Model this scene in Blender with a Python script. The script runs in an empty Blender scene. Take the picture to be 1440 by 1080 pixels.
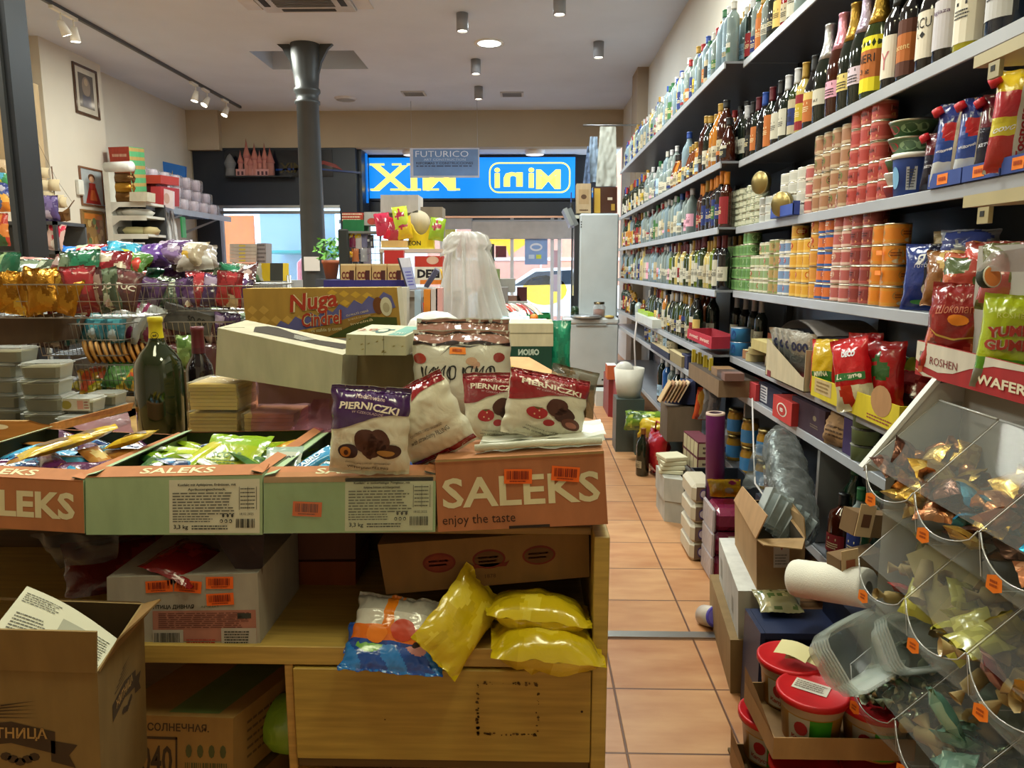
import bpy, bmesh, math, random
from mathutils import Vector, Matrix, Euler, noise
R = math.radians
SC = bpy.context.scene
COL = SC.collection
FPX = 1050.0
PITCH = math.atan(165/FPX)
YAW = math.atan(25*math.cos(PITCH)/FPX)
CAMZ = 1.45
cam = bpy.data.objects.new('camera', bpy.data.cameras.new('camera'))
COL.objects.link(cam)
cam.location = (0, 0, CAMZ)
cam.rotation_euler = (math.pi/2-PITCH, 0, YAW)
cam.data.sensor_width = 36
cam.data.lens = 36*FPX/1440
cam.data.clip_start = .05
SC.camera = cam
RM = cam.rotation_euler.to_matrix()
CP = Vector((0, 0, CAMZ))
def ray(px, py): return RM @ Vector(((px-720)/FPX, -(py-540)/FPX, -1))
def P(px, py, Y):
 d = ray(px, py); return CP + d*(Y/d.y)
def PX(px, py, X):
 d = ray(px, py); return CP + d*(X/d.x)
def PZ(px, py, Z):
 d = ray(px, py); return CP + d*((Z-CAMZ)/d.z)
def proj(v):
 q = RM.transposed() @ (Vector(v)-CP)
 return (720+FPX*q.x/-q.z, 540-FPX*q.y/-q.z)
def Yat(px, X, Z):
 a, b = .4, 30.
 for _ in range(40):
  m = (a+b)/2
  if (proj((X, m, Z))[0] > px) == (X > 0): a = m
  else: b = m
 return a
SC.view_settings.view_transform = 'Standard'
SC.view_settings.look = 'None'
SC.view_settings.exposure = 0.0
SC.view_settings.gamma = 1
SC.view_settings.use_curve_mapping = False
SC.cycles.max_bounces = 8
SC.cycles.diffuse_bounces = 4
SC.cycles.transparent_max_bounces = 24
SC.cycles.caustics_reflective = False
SC.cycles.caustics_refractive = False
SC.cycles.sample_clamp_indirect = 4
try:
 SC.cycles.use_denoising = True
except Exception: pass
W = bpy.data.worlds.new('sky'); SC.world = W; W.use_nodes = True
bg = W.node_tree.nodes['Background']
bg.inputs[0].default_value = (.62, .8, 1, 1); bg.inputs[1].default_value = 5.5
def light(kind, loc, power, color, size=.3, rot=(0, 0, 0), sizey=None, name='lamp_and_fill_light', spot=None, blend=.6):
 l = bpy.data.lights.new(name, kind); l.energy = power; l.color = color
 if kind == 'AREA':
  l.shape = 'RECTANGLE' if sizey else 'SQUARE'
  l.size = size
  if sizey: l.size_y = sizey
 elif kind == 'SUN': l.angle = size
 else: l.shadow_soft_size = size
 if kind == 'SPOT': l.spot_size = R(spot or 100); l.spot_blend = blend
 o = bpy.data.objects.new(name, l); COL.objects.link(o); o.location = loc; o.rotation_euler = rot
 return o
light('SUN', (2, 16, 9), 3.0, (1, .95, .86), R(1), (R(35), R(12), 0), name='sun')
WARM = (.98, .96, .62); NEUT = (.97, 1, .88); COOL = (.80, .94, 1)
for x, y, p, c in ((-1.2, .9, 24, WARM), (.9, .6, 34, WARM), (-2.9, 3.0, 90, NEUT), (.1, 3.0, 70, NEUT),
                   (-2.9, 5.6, 100, NEUT), (.1, 5.6, 100, NEUT), (-.2, 8.6, 80, COOL), (-3.4, 8.8, 90, NEUT)):
 light('AREA', (x, y, 3.9), p, c, .7)  # area lights added under the ceiling as soft room fill, no fixtures modelled
def lin(c):
 if isinstance(c, str):
  c = tuple(int(c[i:i+2], 16)/255 for i in (0, 2, 4))
 return tuple((v/12.92 if v <= .04045 else ((v+.055)/1.055)**2.4) for v in c[:3])
MATS = {}
def newmat(key):
 m = bpy.data.materials.new(key); m.use_nodes = True
 MATS[key] = m
 nt = m.node_tree
 return m, nt, nt.nodes['Principled BSDF']
def nd(nt, typ, **kw):
 n = nt.nodes.new(typ)
 for k, v in kw.items():
  if k.startswith('i_'): n.inputs[int(k[2:]) if k[2:].isdigit() else k[2:].replace('_', ' ')].default_value = v
  else: setattr(n, k, v)
 return n
def vc(key, rough=.6, metal=0, bump=0, bscale=40, coat=0, vary=.12, vscale=6, spec=.5, sub=0, stretch=None):
 m, nt, b = newmat(key); L = nt.links.new
 a = nd(nt, 'ShaderNodeAttribute', attribute_name='Col')
 tc = nd(nt, 'ShaderNodeTexCoord')
 mp = nd(nt, 'ShaderNodeMapping'); L(tc.outputs['Object'], mp.inputs[0])
 if stretch: mp.inputs['Scale'].default_value = stretch
 n = nd(nt, 'ShaderNodeTexNoise'); n.inputs['Scale'].default_value = vscale; n.inputs['Detail'].default_value = 4
 L(mp.outputs[0], n.inputs['Vector'])
 mr = nd(nt, 'ShaderNodeMapRange'); mr.inputs['To Min'].default_value = 1-vary; mr.inputs['To Max'].default_value = 1+vary
 mr.inputs['From Min'].default_value = .25; mr.inputs['From Max'].default_value = .75
 L(n.outputs[0], mr.inputs[0])
 mx = nd(nt, 'ShaderNodeVectorMath', operation='SCALE'); L(a.outputs['Color'], mx.inputs[0]); L(mr.outputs[0], mx.inputs['Scale'])
 L(mx.outputs[0], b.inputs['Base Color'])
 b.inputs['Roughness'].default_value = rough; b.inputs['Metallic'].default_value = metal
 b.inputs['Specular IOR Level'].default_value = spec
 if coat: b.inputs['Coat Weight'].default_value = coat; b.inputs['Coat Roughness'].default_value = .08
 if bump:
  n2 = nd(nt, 'ShaderNodeTexNoise'); n2.inputs['Scale'].default_value = bscale; n2.inputs['Detail'].default_value = 3
  n2.inputs['Distortion'].default_value = .8
  L(tc.outputs['Object'], n2.inputs['Vector'])
  bp = nd(nt, 'ShaderNodeBump'); bp.inputs['Strength'].default_value = bump; bp.inputs['Distance'].default_value = .004
  L(n2.outputs[0], bp.inputs['Height']); L(bp.outputs[0], b.inputs['Normal'])
 return m
vc('matte', .75); vc('satin', .42); vc('gloss', .2, coat=.3, vary=.05)
vc('glassy', .07, vary=.05, coat=.6)
vc('film', .22, bump=.85, bscale=24, vary=.08, coat=.5); vc('foil', .28, metal=.75, bump=.9, bscale=45, vary=.1)
vc('metal', .32, metal=1, vary=.06); vc('card', .85, vary=.13, vscale=22, stretch=(1, 1, .3))
vc('paper', .8, vary=.04); vc('leaf', .5, vary=.3, vscale=30)
vc('wood', .42, vary=.22, vscale=9, stretch=(.6, 8, 9), coat=.15)
vc('wall', .9, vary=.05, vscale=1.5); vc('steel_paint', .35, vary=.1, vscale=3)
vc('cloth', .95, bump=.3, bscale=200)
def clear_mat(key, rough, base, crinkle=0, tint=1.0, bscale=30, blend=.35, rng_=.65):
 m, nt, b = newmat(key); L = nt.links.new
 nt.nodes.remove(b); out = nt.nodes['Material Output']
 a = nd(nt, 'ShaderNodeAttribute', attribute_name='Col')
 t = nd(nt, 'ShaderNodeBsdfTransparent'); g = nd(nt, 'ShaderNodeBsdfPrincipled')
 L(a.outputs['Color'], t.inputs[0]); L(a.outputs['Color'], g.inputs['Base Color'])
 g.inputs['Roughness'].default_value = rough
 lw = nd(nt, 'ShaderNodeLayerWeight'); lw.inputs[0].default_value = blend
 mr = nd(nt, 'ShaderNodeMapRange'); mr.inputs['To Min'].default_value = base; mr.inputs['To Max'].default_value = min(1, base+rng_)
 L(lw.outputs['Facing'], mr.inputs[0])
 ms = nd(nt, 'ShaderNodeMixShader'); L(mr.outputs[0], ms.inputs[0]); L(t.outputs[0], ms.inputs[1]); L(g.outputs[0], ms.inputs[2])
 L(ms.outputs[0], out.inputs[0])
 if crinkle:
  n2 = nd(nt, 'ShaderNodeTexNoise'); n2.inputs['Scale'].default_value = bscale; n2.inputs['Detail'].default_value = 3
  tc = nd(nt, 'ShaderNodeTexCoord'); L(tc.outputs['Object'], n2.inputs['Vector'])
  bp = nd(nt, 'ShaderNodeBump'); bp.inputs['Strength'].default_value = crinkle; bp.inputs['Distance'].default_value = .006
  L(n2.outputs[0], bp.inputs['Height']); L(bp.outputs[0], g.inputs['Normal']); L(bp.outputs[0], lw.inputs['Normal'])
 return m
clear_mat('clear', .05, .10); clear_mat('wrap', .12, .05, 1.0, 1, 30, .3, .5); clear_mat('milky', .3, .55, .6); clear_mat('bottleglass', .05, .30); clear_mat('pet', .06, .15, 0, 1, 30, .35, .5); clear_mat('acrylic', .04, .03, 0, 1, 30, .12, .35)
def emit_mat(key, s):
 m, nt, b = newmat(key)
 a = nd(nt, 'ShaderNodeAttribute', attribute_name='Col')
 nt.links.new(a.outputs['Color'], b.inputs['Emission Color']); b.inputs['Emission Strength'].default_value = s
 nt.links.new(a.outputs['Color'], b.inputs['Base Color'])
emit_mat('emit', 1.0); emit_mat('lamp', 14.0)
def tile_mat():
 m, nt, b = newmat('floor_tiles'); L = nt.links.new
 tc = nd(nt, 'ShaderNodeTexCoord'); sx = nd(nt, 'ShaderNodeSeparateXYZ'); L(tc.outputs['Object'], sx.inputs[0])
 fr = []; fl = []
 for i, off in ((0, .2987), (1, 2.06)):
  s = nd(nt, 'ShaderNodeMath', operation='SUBTRACT'); L(sx.outputs[i], s.inputs[0]); s.inputs[1].default_value = off-35
  d = nd(nt, 'ShaderNodeMath', operation='DIVIDE'); L(s.outputs[0], d.inputs[0]); d.inputs[1].default_value = .35
  f = nd(nt, 'ShaderNodeMath', operation='FRACT'); L(d.outputs[0], f.inputs[0])
  q = nd(nt, 'ShaderNodeMath', operation='FLOOR'); L(d.outputs[0], q.inputs[0]); fl.append(q)
  p = nd(nt, 'ShaderNodeMath', operation='PINGPONG'); L(f.outputs[0], p.inputs[0]); p.inputs[1].default_value = .5
  fr.append(p)
 mn = nd(nt, 'ShaderNodeMath', operation='MINIMUM'); L(fr[0].outputs[0], mn.inputs[0]); L(fr[1].outputs[0], mn.inputs[1])
 g = nd(nt, 'ShaderNodeMapRange'); L(mn.outputs[0], g.inputs[0]); g.inputs['From Min'].default_value = .006; g.inputs['From Max'].default_value = .014
 cb = nd(nt, 'ShaderNodeCombineXYZ'); L(fl[0].outputs[0], cb.inputs[0]); L(fl[1].outputs[0], cb.inputs[1])
 wn = nd(nt, 'ShaderNodeTexWhiteNoise'); L(cb.outputs[0], wn.inputs['Vector'])
 mp = nd(nt, 'ShaderNodeMapping'); mp.inputs['Scale'].default_value = (1, 3.2, 1); L(tc.outputs['Object'], mp.inputs[0])
 n = nd(nt, 'ShaderNodeTexNoise'); n.inputs['Scale'].default_value = 4; n.inputs['Detail'].default_value = 5.5; L(mp.outputs[0], n.inputs['Vector'])
 ad = nd(nt, 'ShaderNodeMath', operation='MULTIPLY_ADD'); L(wn.outputs[0], ad.inputs[0]); ad.inputs[1].default_value = .22; L(n.outputs[0], ad.inputs[2])
 cr = nd(nt, 'ShaderNodeValToRGB'); L(ad.outputs[0], cr.inputs[0])
 e = cr.color_ramp.elements; e[0].position = .25; e[0].color = (*lin('a0663c'), 1); e[1].position = .95; e[1].color = (*lin('c89a6e'), 1)
 mx = nd(nt, 'ShaderNodeMix', data_type='RGBA'); L(g.outputs[0], mx.inputs[0]); mx.inputs[6].default_value = (*lin('5a3826'), 1); L(cr.outputs[0], mx.inputs[7])
 L(mx.outputs[2], b.inputs['Base Color'])
 b.inputs['Roughness'].default_value = .38
 bp = nd(nt, 'ShaderNodeBump'); bp.inputs['Strength'].default_value = .5; bp.inputs['Distance'].default_value = .004
 L(g.outputs[0], bp.inputs['Height']); L(bp.outputs[0], b.inputs['Normal'])
tile_mat()
_txt = {}
def txt2d(s, bold=0, italic=0):
 k = (s, bold, italic)
 if k in _txt: return _txt[k]
 cu = bpy.data.curves.new('t', 'FONT'); cu.body = s; cu.size = 1; cu.resolution_u = 2
 cu.offset = bold; cu.shear = italic
 cu.align_x = 'CENTER'
 o = bpy.data.objects.new('t', cu); me = bpy.data.meshes.new_from_object(o)
 vs = [v.co.xy.copy() for v in me.vertices]; fs = [tuple(p.vertices) for p in me.polygons]
 if vs:
  x0 = min(v.x for v in vs); x1 = max(v.x for v in vs); y0 = min(v.y for v in vs); y1 = max(v.y for v in vs)
  w = x1-x0 or 1; h = y1-y0 or 1
  vs = [((v.x-(x0+x1)/2)/h, (v.y-(y0+y1)/2)/h) for v in vs]
 else: w = h = 1
 bpy.data.objects.remove(o); bpy.data.meshes.remove(me); bpy.data.curves.remove(cu)
 _txt[k] = (vs, fs, w/h); return _txt[k]
def rotm(rx=0, ry=0, rz=0): return Euler((R(rx), R(ry), R(rz))).to_matrix()
class B:
 def __init__(s): s.v = []; s.f = []; s.m = []; s.c = []; s.sm = []; s.T = None
 def av(s, p):
  p = Vector(p)
  if s.T is not None: p = s.T @ p
  s.v.append(p); return len(s.v)-1
 def face(s, idx, kind, col, smooth=False, cols=None):
  s.f.append(tuple(idx)); s.m.append(kind); s.sm.append(smooth)
  if cols: s.c.append([lin(c) for c in cols])
  else: s.c.append(lin(col))
 def poly(s, pts, kind, col, smooth=False): s.face([s.av(p) for p in pts], kind, col, smooth); return s
 def box(s, a, b, kind, col, rot=None, sides=None, top=None, bev=0):
  a = Vector(a); b = Vector(b); c = (a+b)/2; h = (b-a)/2
  if bev:
   e = min(bev, *(abs(x)*.98 for x in h)); q = []
   for sx in (-1, 1):
    for sy in (-1, 1):
     for sz in (-1, 1):
      for k in range(3):
       p = Vector((sx*(h.x-e), sy*(h.y-e), sz*(h.z-e))); p[k] = (sx, sy, sz)[k]*h[k]
       q.append(p)
   bm = bmesh.new()
   for p in q: bm.verts.new(p)
   r = bmesh.ops.convex_hull(bm, input=bm.verts)
   bm.verts.index_update(); n0 = len(s.v)
   for vv in bm.verts: s.av(((rot @ vv.co) if rot else vv.co)+c)
   for fc in bm.faces:
    cc = col
    if top and fc.normal.z > .9: cc = top
    s.face([n0+vv.index for vv in fc.verts], kind, cc)
   bm.free(); return s
  P8 = [Vector((x*h.x, y*h.y, z*h.z)) for x in (-1, 1) for y in (-1, 1) for z in (-1, 1)]
  ix = [s.av((rot @ p if rot else p)+c) for p in P8]
  F = {'l': (0, 1, 3, 2), 'r': (4, 6, 7, 5), 'f': (0, 4, 5, 1), 'b': (2, 3, 7, 6), 'd': (0, 2, 6, 4), 'u': (1, 5, 7, 3)}
  for k, q in F.items():
   cc = col
   if sides and k in sides:
    cc = sides[k]
    if cc is None: continue
   if top and k == 'u': cc = top
   s.face([ix[i] for i in q], kind, cc)
  return s
 def lathe(s, prof, n=16, c=(0, 0, 0), axis=None, sx=1, sy=1, ang=(0, 360), closed=True):
  M_ = axis if axis else Matrix.Identity(3); c = Vector(c); rings = []
  full = ang[1]-ang[0] >= 360; k = n if full else n+1
  for p in prof:
   if p[0] < 1e-6: rings.append([s.av(M_ @ Vector((0, 0, p[1]))+c)]*k)
   else: rings.append([s.av(M_ @ Vector((p[0]*sx*math.cos(R(ang[0])+R(ang[1]-ang[0])*i/n), p[0]*sy*math.sin(R(ang[0])+R(ang[1]-ang[0])*i/n), p[1]))+c) for i in range(k)])
  for j in range(1, len(prof)):
   A, B_ = rings[j-1], rings[j]; kd, cl = prof[j][2], prof[j][3]
   for i in range(n):
    i2 = (i+1) % k if full else i+1
    q = [A[i], A[i2], B_[i2], B_[i]]; u = []
    for t in q:
     if t not in u: u.append(t)
    if len(u) > 2: s.face(u, kd, cl, True)
  return s
 def tube(s, pts, r, kind, col, n=6, cap=True):
  pts = [Vector(p) for p in pts]; rings = []
  for i, p in enumerate(pts):
   d = (pts[min(i+1, len(pts)-1)]-pts[max(i-1, 0)]).normalized()
   a = d.orthogonal().normalized() if i == 0 or abs(d.dot(prev)) > .999 else (prev-d*prev.dot(d)).normalized()
   prev = a; b = d.cross(a); rr = r[i] if isinstance(r, (list, tuple)) else r
   rings.append([s.av(p+(a*math.cos(2*math.pi*k/n)+b*math.sin(2*math.pi*k/n))*rr) for k in range(n)])
  for A, C in zip(rings, rings[1:]):
   for k in range(n): s.face([A[k], A[(k+1) % n], C[(k+1) % n], C[k]], kind, col, n > 4)
  if cap: s.face(rings[0][::-1], kind, col); s.face(rings[-1], kind, col)
  return s
 def grid(s, fn, nu, nv, kind, art, smooth=True, kindfn=None):
  ix = [[s.av(fn(-1+2*i/nu, -1+2*j/nv)) for i in range(nu+1)] for j in range(nv+1)]
  for j in range(nv):
   for i in range(nu):
    u = -1+2*(i+.5)/nu; v = -1+2*(j+.5)/nv
    s.face([ix[j][i], ix[j][i+1], ix[j+1][i+1], ix[j+1][i]], kindfn(u, v) if kindfn else kind, art(u, v) if callable(art) else art, smooth)
  return s
 def sphere(s, c, r, kind, col, n=10, sc=(1, 1, 1), rot=None):
  c = Vector(c); M_ = (rot or Matrix.Identity(3)) @ Matrix.Diagonal(Vector(sc))
  m = max(4, n//2+1)
  pr = [(r*math.sin(math.pi*i/m), -r*math.cos(math.pi*i/m), kind, col) for i in range(m+1)]
  return s.lathe(pr, n, c, M_)
 def flat(s, fn, pts, kind, col):
  if getattr(fn, 'step', 0): return s.cut(fn, [(x, y) for x, y in pts], [tuple(range(len(pts)))], kind, col)
  s.face([s.av(fn(x, y)) for x, y in pts], kind, col); return s
 def cut(s, fn, vs, fs, kind, col):
  bm = bmesh.new(); bv = [bm.verts.new((x, y, 0)) for x, y in vs]
  for f in fs:
   try: bm.faces.new([bv[i] for i in f])
   except ValueError: pass
  st = fn.step
  for ax in (0, 1):
   lo = min(p[ax] for p in vs); hi = max(p[ax] for p in vs); k = math.ceil(lo/st)
   while k*st < hi and k*st > lo-1:
    co = [0, 0, 0]; no = [0, 0, 0]; co[ax] = k*st; no[ax] = 1
    bmesh.ops.bisect_plane(bm, geom=bm.verts[:]+bm.edges[:]+bm.faces[:], plane_co=co, plane_no=no); k += 1
  bm.verts.index_update(); n0 = len(s.v)
  for v in bm.verts: s.av(fn(v.co.x, v.co.y))
  for f in bm.faces: s.face([n0+v.index for v in f.verts], kind, col, True)
  bm.free(); return s
 def disc(s, fn, x, y, rx, ry, kind, col, n=20): return s.flat(fn, [(x+rx*math.cos(2*math.pi*i/n), y+ry*math.sin(2*math.pi*i/n)) for i in range(n)], kind, col)
 def rect(s, fn, x0, y0, x1, y1, kind, col): return s.flat(fn, [(x0, y0), (x1, y0), (x1, y1), (x0, y1)], kind, col)
 def text(s, st, fn, x, y, h, kind, col, w=None, bold=0, italic=0, rot=0, mirror=False, arc=0):
  vs, fs, asp = txt2d(st, bold, italic)
  sx = h if w is None else w/asp
  ca, sa = math.cos(R(rot)), math.sin(R(rot)); n0 = len(s.v); cut = getattr(fn, 'step', 0); q = []
  for a, b in vs:
   X_ = a*sx*(-1 if mirror else 1); Y_ = b*h - arc*(X_*X_)
   q.append((x+X_*ca-Y_*sa, y+X_*sa+Y_*ca))
  if cut and q: return s.cut(fn, q, fs, kind, col)
  for x_, y_ in q: s.av(fn(x_, y_))
  for f in fs: s.face([n0+i for i in f], kind, col)
  return s
 def lines(s, fn, x0, y0, x1, y1, n, kind, col, seed=1, fill=.45):
  rr = random.Random(seed); dy = (y1-y0)/n
  for i in range(n):
   x = x0; y = y1-dy*(i+.75); e = x1-(x1-x0)*rr.random()*.15
   while x < e:
    w = (x1-x0)*rr.uniform(.03, .13); x2 = min(x+w, e)
    s.rect(fn, x, y, x2, y+dy*fill, kind, col); x = x2+(x1-x0)*.018
  return s
 def barcode(s, fn, x0, y0, x1, y1, kind, col, seed=1, n=18):
  rr = random.Random(seed); x = x0; st = (x1-x0)/n
  while x < x1:
   w = st*rr.uniform(.25, .75); s.rect(fn, x, y0, min(x+w, x1), y1, kind, col); x += st*rr.uniform(.8, 1.2)
  return s
 def tape(s, fn, x0, y0, x1, y1, seed=1, rot=0):
  cx, cy = (x0+x1)/2, (y0+y1)/2; ca, sa = math.cos(R(rot)), math.sin(R(rot))
  g = lambda x, y: fn(cx+(x-cx)*ca-(y-cy)*sa, cy+(x-cx)*sa+(y-cy)*ca)
  s.rect(g, x0, y0, x1, y1, 'matte', 'f06a1e')
  g2 = lambda x, y: Vector(g(x, y))*1.0
  w, h = x1-x0, y1-y0
  f2 = lift(g, 2)
  s.barcode(f2, x0+w*.1, y0+h*.3, x1-w*.1, y1-h*.12, 'matte', '7a2008', seed, 16)
  s.lines(f2, x0+w*.2, y0+h*.1, x1-w*.2, y0+h*.25, 1, 'matte', '7a2008', seed)
  return s
 def obj(s, name, parent=None, loc=None, rot=None, label=None, cat=None, group=None, kind=None, origin=True):
  me = bpy.data.meshes.new(name)
  if loc is None and parent is None and origin and s.v:
   xs = [p.x for p in s.v]; ys = [p.y for p in s.v]; zs = [p.z for p in s.v]
   loc = Vector(((min(xs)+max(xs))/2, (min(ys)+max(ys))/2, min(zs)))
   vv = [p-loc for p in s.v]
  else: vv = s.v
  me.from_pydata([tuple(p) for p in vv], [], s.f)
  ks = []
  for k in s.m:
   if k not in ks: ks.append(k)
  for k in ks: me.materials.append(MATS[k])
  ki = {k: i for i, k in enumerate(ks)}
  me.polygons.foreach_set('material_index', [ki[k] for k in s.m])
  me.polygons.foreach_set('use_smooth', s.sm)
  ca = me.color_attributes.new('Col', 'FLOAT_COLOR', 'CORNER'); buf = []
  for f, c in zip(s.f, s.c):
   if isinstance(c, list):
    for q in c: buf += [*q, 1]
   else: buf += [*c, 1]*len(f)
  ca.data.foreach_set('color', buf)
  me.update()
  o = bpy.data.objects.new(name, me); COL.objects.link(o)
  if parent: o.parent = parent
  if loc is not None: o.location = loc
  if rot is not None: o.rotation_euler = Euler([R(a) for a in rot])
  tag(o, label, cat, group, kind); return o
def tag(o, label=None, cat=None, group=None, kind=None):
 if label: o['label'] = label
 if cat: o['category'] = cat
 if group: o['group'] = group
 if kind: o['kind'] = kind
 return o
def root(name, label, cat, loc=(0, 0, 0), rot=(0, 0, 0), group=None):
 o = bpy.data.objects.new(name, None); COL.objects.link(o); o.empty_display_size = .05
 o.location = loc; o.rotation_euler = Euler([R(a) for a in rot]); return tag(o, label, cat, group)
def struct(b, name, **kw): return b.obj(name, kind='structure', **kw)
def dup(o, loc=None, rot=None, label=None, group=None, scale=None):
 r = o.copy(); COL.objects.link(r)
 if loc is not None: r.location = loc
 if rot is not None: r.rotation_euler = Euler([R(a) for a in rot])
 if scale is not None: r.scale = scale if hasattr(scale, '__len__') else (scale,)*3
 if label: r['label'] = label
 if group: r['group'] = group
 for ch in o.children:
  c = ch.copy(); COL.objects.link(c); c.parent = r
  for g in ch.children:
   d = g.copy(); COL.objects.link(d); d.parent = c
 return r
def plane(o, ux, uy, e=.0006):
 o = Vector(o); ux = Vector(ux).normalized(); uy = Vector(uy).normalized(); n = ux.cross(uy)*e
 f = lambda x, y: o+ux*x+uy*y+n
 f.n = n; f.base = (o, ux, uy); return f
def lift(fn, k=2, d=.0006):
 def g(x, y):
  a = Vector(fn(x, y)); q = Vector(fn(x+.001, y))-a; r = Vector(fn(x, y+.001))-a
  n = q.cross(r); return a+(n.normalized()*d*k if n.length > 1e-12 else n)
 g.step = getattr(fn, 'step', 0); return g
ORD = 'first second third fourth fifth sixth seventh eighth ninth tenth eleventh twelfth thirteenth fourteenth fifteenth sixteenth seventeenth eighteenth nineteenth twentieth'.split()
def ordn(i):
 if i < 20: return ORD[i]
 n = i+1; return '%d%s' % (n, 'th' if n % 100 in (11, 12, 13) else {1: 'st', 2: 'nd', 3: 'rd'}.get(n % 10, 'th'))
# ================================================================ the room
CEIL = 3.95; YB = 12.6; XL = -5.58; XR = 1.5
b = B(); b.box((-6.2, -2.5, -.1), (1.7, YB+.1, 0), 'floor_tiles', 'a86a45'); struct(b, 'floor', loc=(0, 0, 0))
b = B().box((-6.2, YB+.1, -.12), (6, 30, -.02), 'matte', '8c8a86'); struct(b, 'ground_street', loc=(0, 0, 0))
for yy, x0, x1 in ((2.79, .1, .93), (6.2, .2, .8)):
 b = B().box((x0, yy-.024, 0), (x1, yy+.024, .008), 'metal', 'a8a8a4'); struct(b, 'trim_1' if yy < 3 else 'trim_2')
hx0, hx1, hy0, hy1 = P(348, 72, 1).x, 0, 8.75, 9.55
a = PZ(350, 72, CEIL); c = PZ(508, 97, CEIL); a2 = PZ(474, 72, CEIL); c2 = PZ(375, 97, CEIL)
b = B()
def cq(x0, y0, x1, y1): b.box((x0, y0, CEIL), (x1, y1, CEIL+.25), 'wall', 'ccd6e6')
HX0, HX1 = a.x, PZ(498, 72, CEIL).x; HY0, HY1 = a.y, c.y
cq(-6.2, -2.5, 1.7, HY0); cq(-6.2, HY1, 1.7, YB+.1); cq(-6.2, HY0, HX0, HY1); cq(HX1, HY0, 1.7, HY1)
b.box((HX0-.1, HY0-.1, CEIL+.25), (HX1+.1, HY1+.1, CEIL+.5), 'wall', '77726c')
struct(b, 'ceiling')
b = B(); b.box((XR, -2.5, 0), (1.7, YB+.1, CEIL), 'wall', 'cfcac0'); struct(b, 'wall_right')
b = B(); b.box((1.5, 10.0, 0), (1.36, 10.5, CEIL-.001), 'wall', '9c8a76'); struct(b, 'wall_right_pilaster')
b = B(); b.box((-5.75, -2.5, 0), (-5.6, 8.9, CEIL), 'wall', 'cfc4ae').box((XL-.2, 8.9, 0), (XL, YB+.1, CEIL), 'wall', 'd2cabb')
b.box((-5.62, 8.55, 0), (-5.4, 9.75, CEIL), 'wall', 'd2cabb'); struct(b, 'wall_left')
b = B().box((-6.2, -2.6, 0), (1.7, -2.5, CEIL), 'wall', 'd2cabb'); struct(b, 'wall_back')
ZH = P(600, 207, YB).z; XO = P(500, 250, YB).x
def fx(px): return P(px, 300, YB).x
def fz(py): return P(600, py, YB).z
b = B(); b.box((XL, YB, ZH), (XR, YB+.25, CEIL), 'wall', 'b3a68f')
b.box((XL, YB-.12, 3.33), (fx(318), YB, CEIL), 'wall', 'b8ab95')
struct(b, 'wall_front')
NV = '1d2430'
b = B(); L0, L1, T0 = fx(308), fx(478), fz(290)
b.box((XL, YB+.02, 0), (L0, YB+.2, ZH), 'satin', NV).box((L1, YB+.02, 0), (XO, YB+.2, ZH), 'satin', NV)
b.box((L0, YB+.02, T0), (L1, YB+.2, ZH), 'satin', NV).box((L0, YB+.02, 0), (L1, YB+.2, .35), 'satin', NV)
b.box((fx(320), YB+.0, fz(248)), (fx(470), YB+.03, fz(210)), 'gloss', '0e1420')
b.box((L0, YB+.0, T0-.03), (L1, YB+.02, T0+.02), 'metal', 'b8bcc0')
b.box((L0+.02, YB+.0, T0-.12), (L1, YB+.02, T0-.07), 'metal', '9a9ea2')
b.box((XL+.0, YB-.02, 0), (fx(275), YB+.02, ZH-.05), 'wall', 'a39a88')
Y2 = 13.4
b.box((XO, YB+.2, 0), (XO+.06, Y2, ZH), 'satin', NV)
struct(b, 'wall_front_frame')
b = B().box((L0, YB+.1, .35), (L1, YB+.11, T0), 'clear', 'f4fbff'); struct(b, 'window_1')
b = B(); b.box((XO, YB+.25, ZH+.0), (XR, 14.6, ZH+.08), 'wall', 'e6e8ea'); struct(b, 'ceiling_entrance')
for px in (580, 752):
 p = P(px, 216, 13.0); q = B().lathe([(0, 0, 'emit', 'ffffff'), (.15, 0, 'emit', 'f4f6fa'), (.17, .03, 'satin', 'eeeeee'), (.17, .07, 'satin', 'eeeeee')], 24, (p.x, 13.0, ZH-.07))
 q.obj('soffit_lamp', label='round white soffit lamp above the sign, '+('partly behind the poster' if px < 600 else 'nearer the tall fridge'), cat='ceiling lamp', group='round soffit lamps')
s0 = P(511, 279, Y2); s1 = P(809, 221, Y2)
t = root('lightbox_sign', 'lit blue shop sign seen from behind, yellow letters reading MiniMIX mirrored', 'sign', ((s0.x+s1.x)/2, Y2, s0.z))
w, h = (s1.x-s0.x), (s1.z-s0.z)
b = B(); b.box((-w/2-.05, .01, -.04), (w/2+.05, .22, h+.04), 'satin', '12161f'); b.obj('sign_case', t)
b = B(); b.box((-w/2, -.01, 0), (w/2, .02, h), 'emit', '0c86e8')
fn = plane((0, -.012, 0), (1, 0, 0), (0, 0, 1), .001)
YL = 'fff27a'
b.text('MIX', fn, -w*.26, h*.5, h*.62, 'emit', YL, w=w*.40, bold=.02, mirror=True)
for ch, xx, ww in (('M', .375, .115), ('i', .295, .028), ('n', .21, .09), ('i', .135, .028)):
 b.text(ch, fn, w*xx, h*(.46 if ch != 'i' else .5), h*(.48 if ch == 'M' else .36 if ch == 'n' else .5), 'emit', YL, w=w*ww, bold=.03, mirror=True)
for a, c_, z_ in ((-.465, -.395, .84), (-.36, -.315, .84), (-.465, -.42, .22), (-.37, -.3, .22), (-.29, -.225, .84), (-.29, -.225, .22), (-.2, -.14, .22), (-.1, -.04, .22)): b.rect(fn, w*a, h*(z_-.03), w*c_, h*(z_+.02), 'emit', YL)
x0, x1, z0, z1, rr = w*.10, w*.475, h*.14, h*.86, h*.22
pts = []
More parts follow.
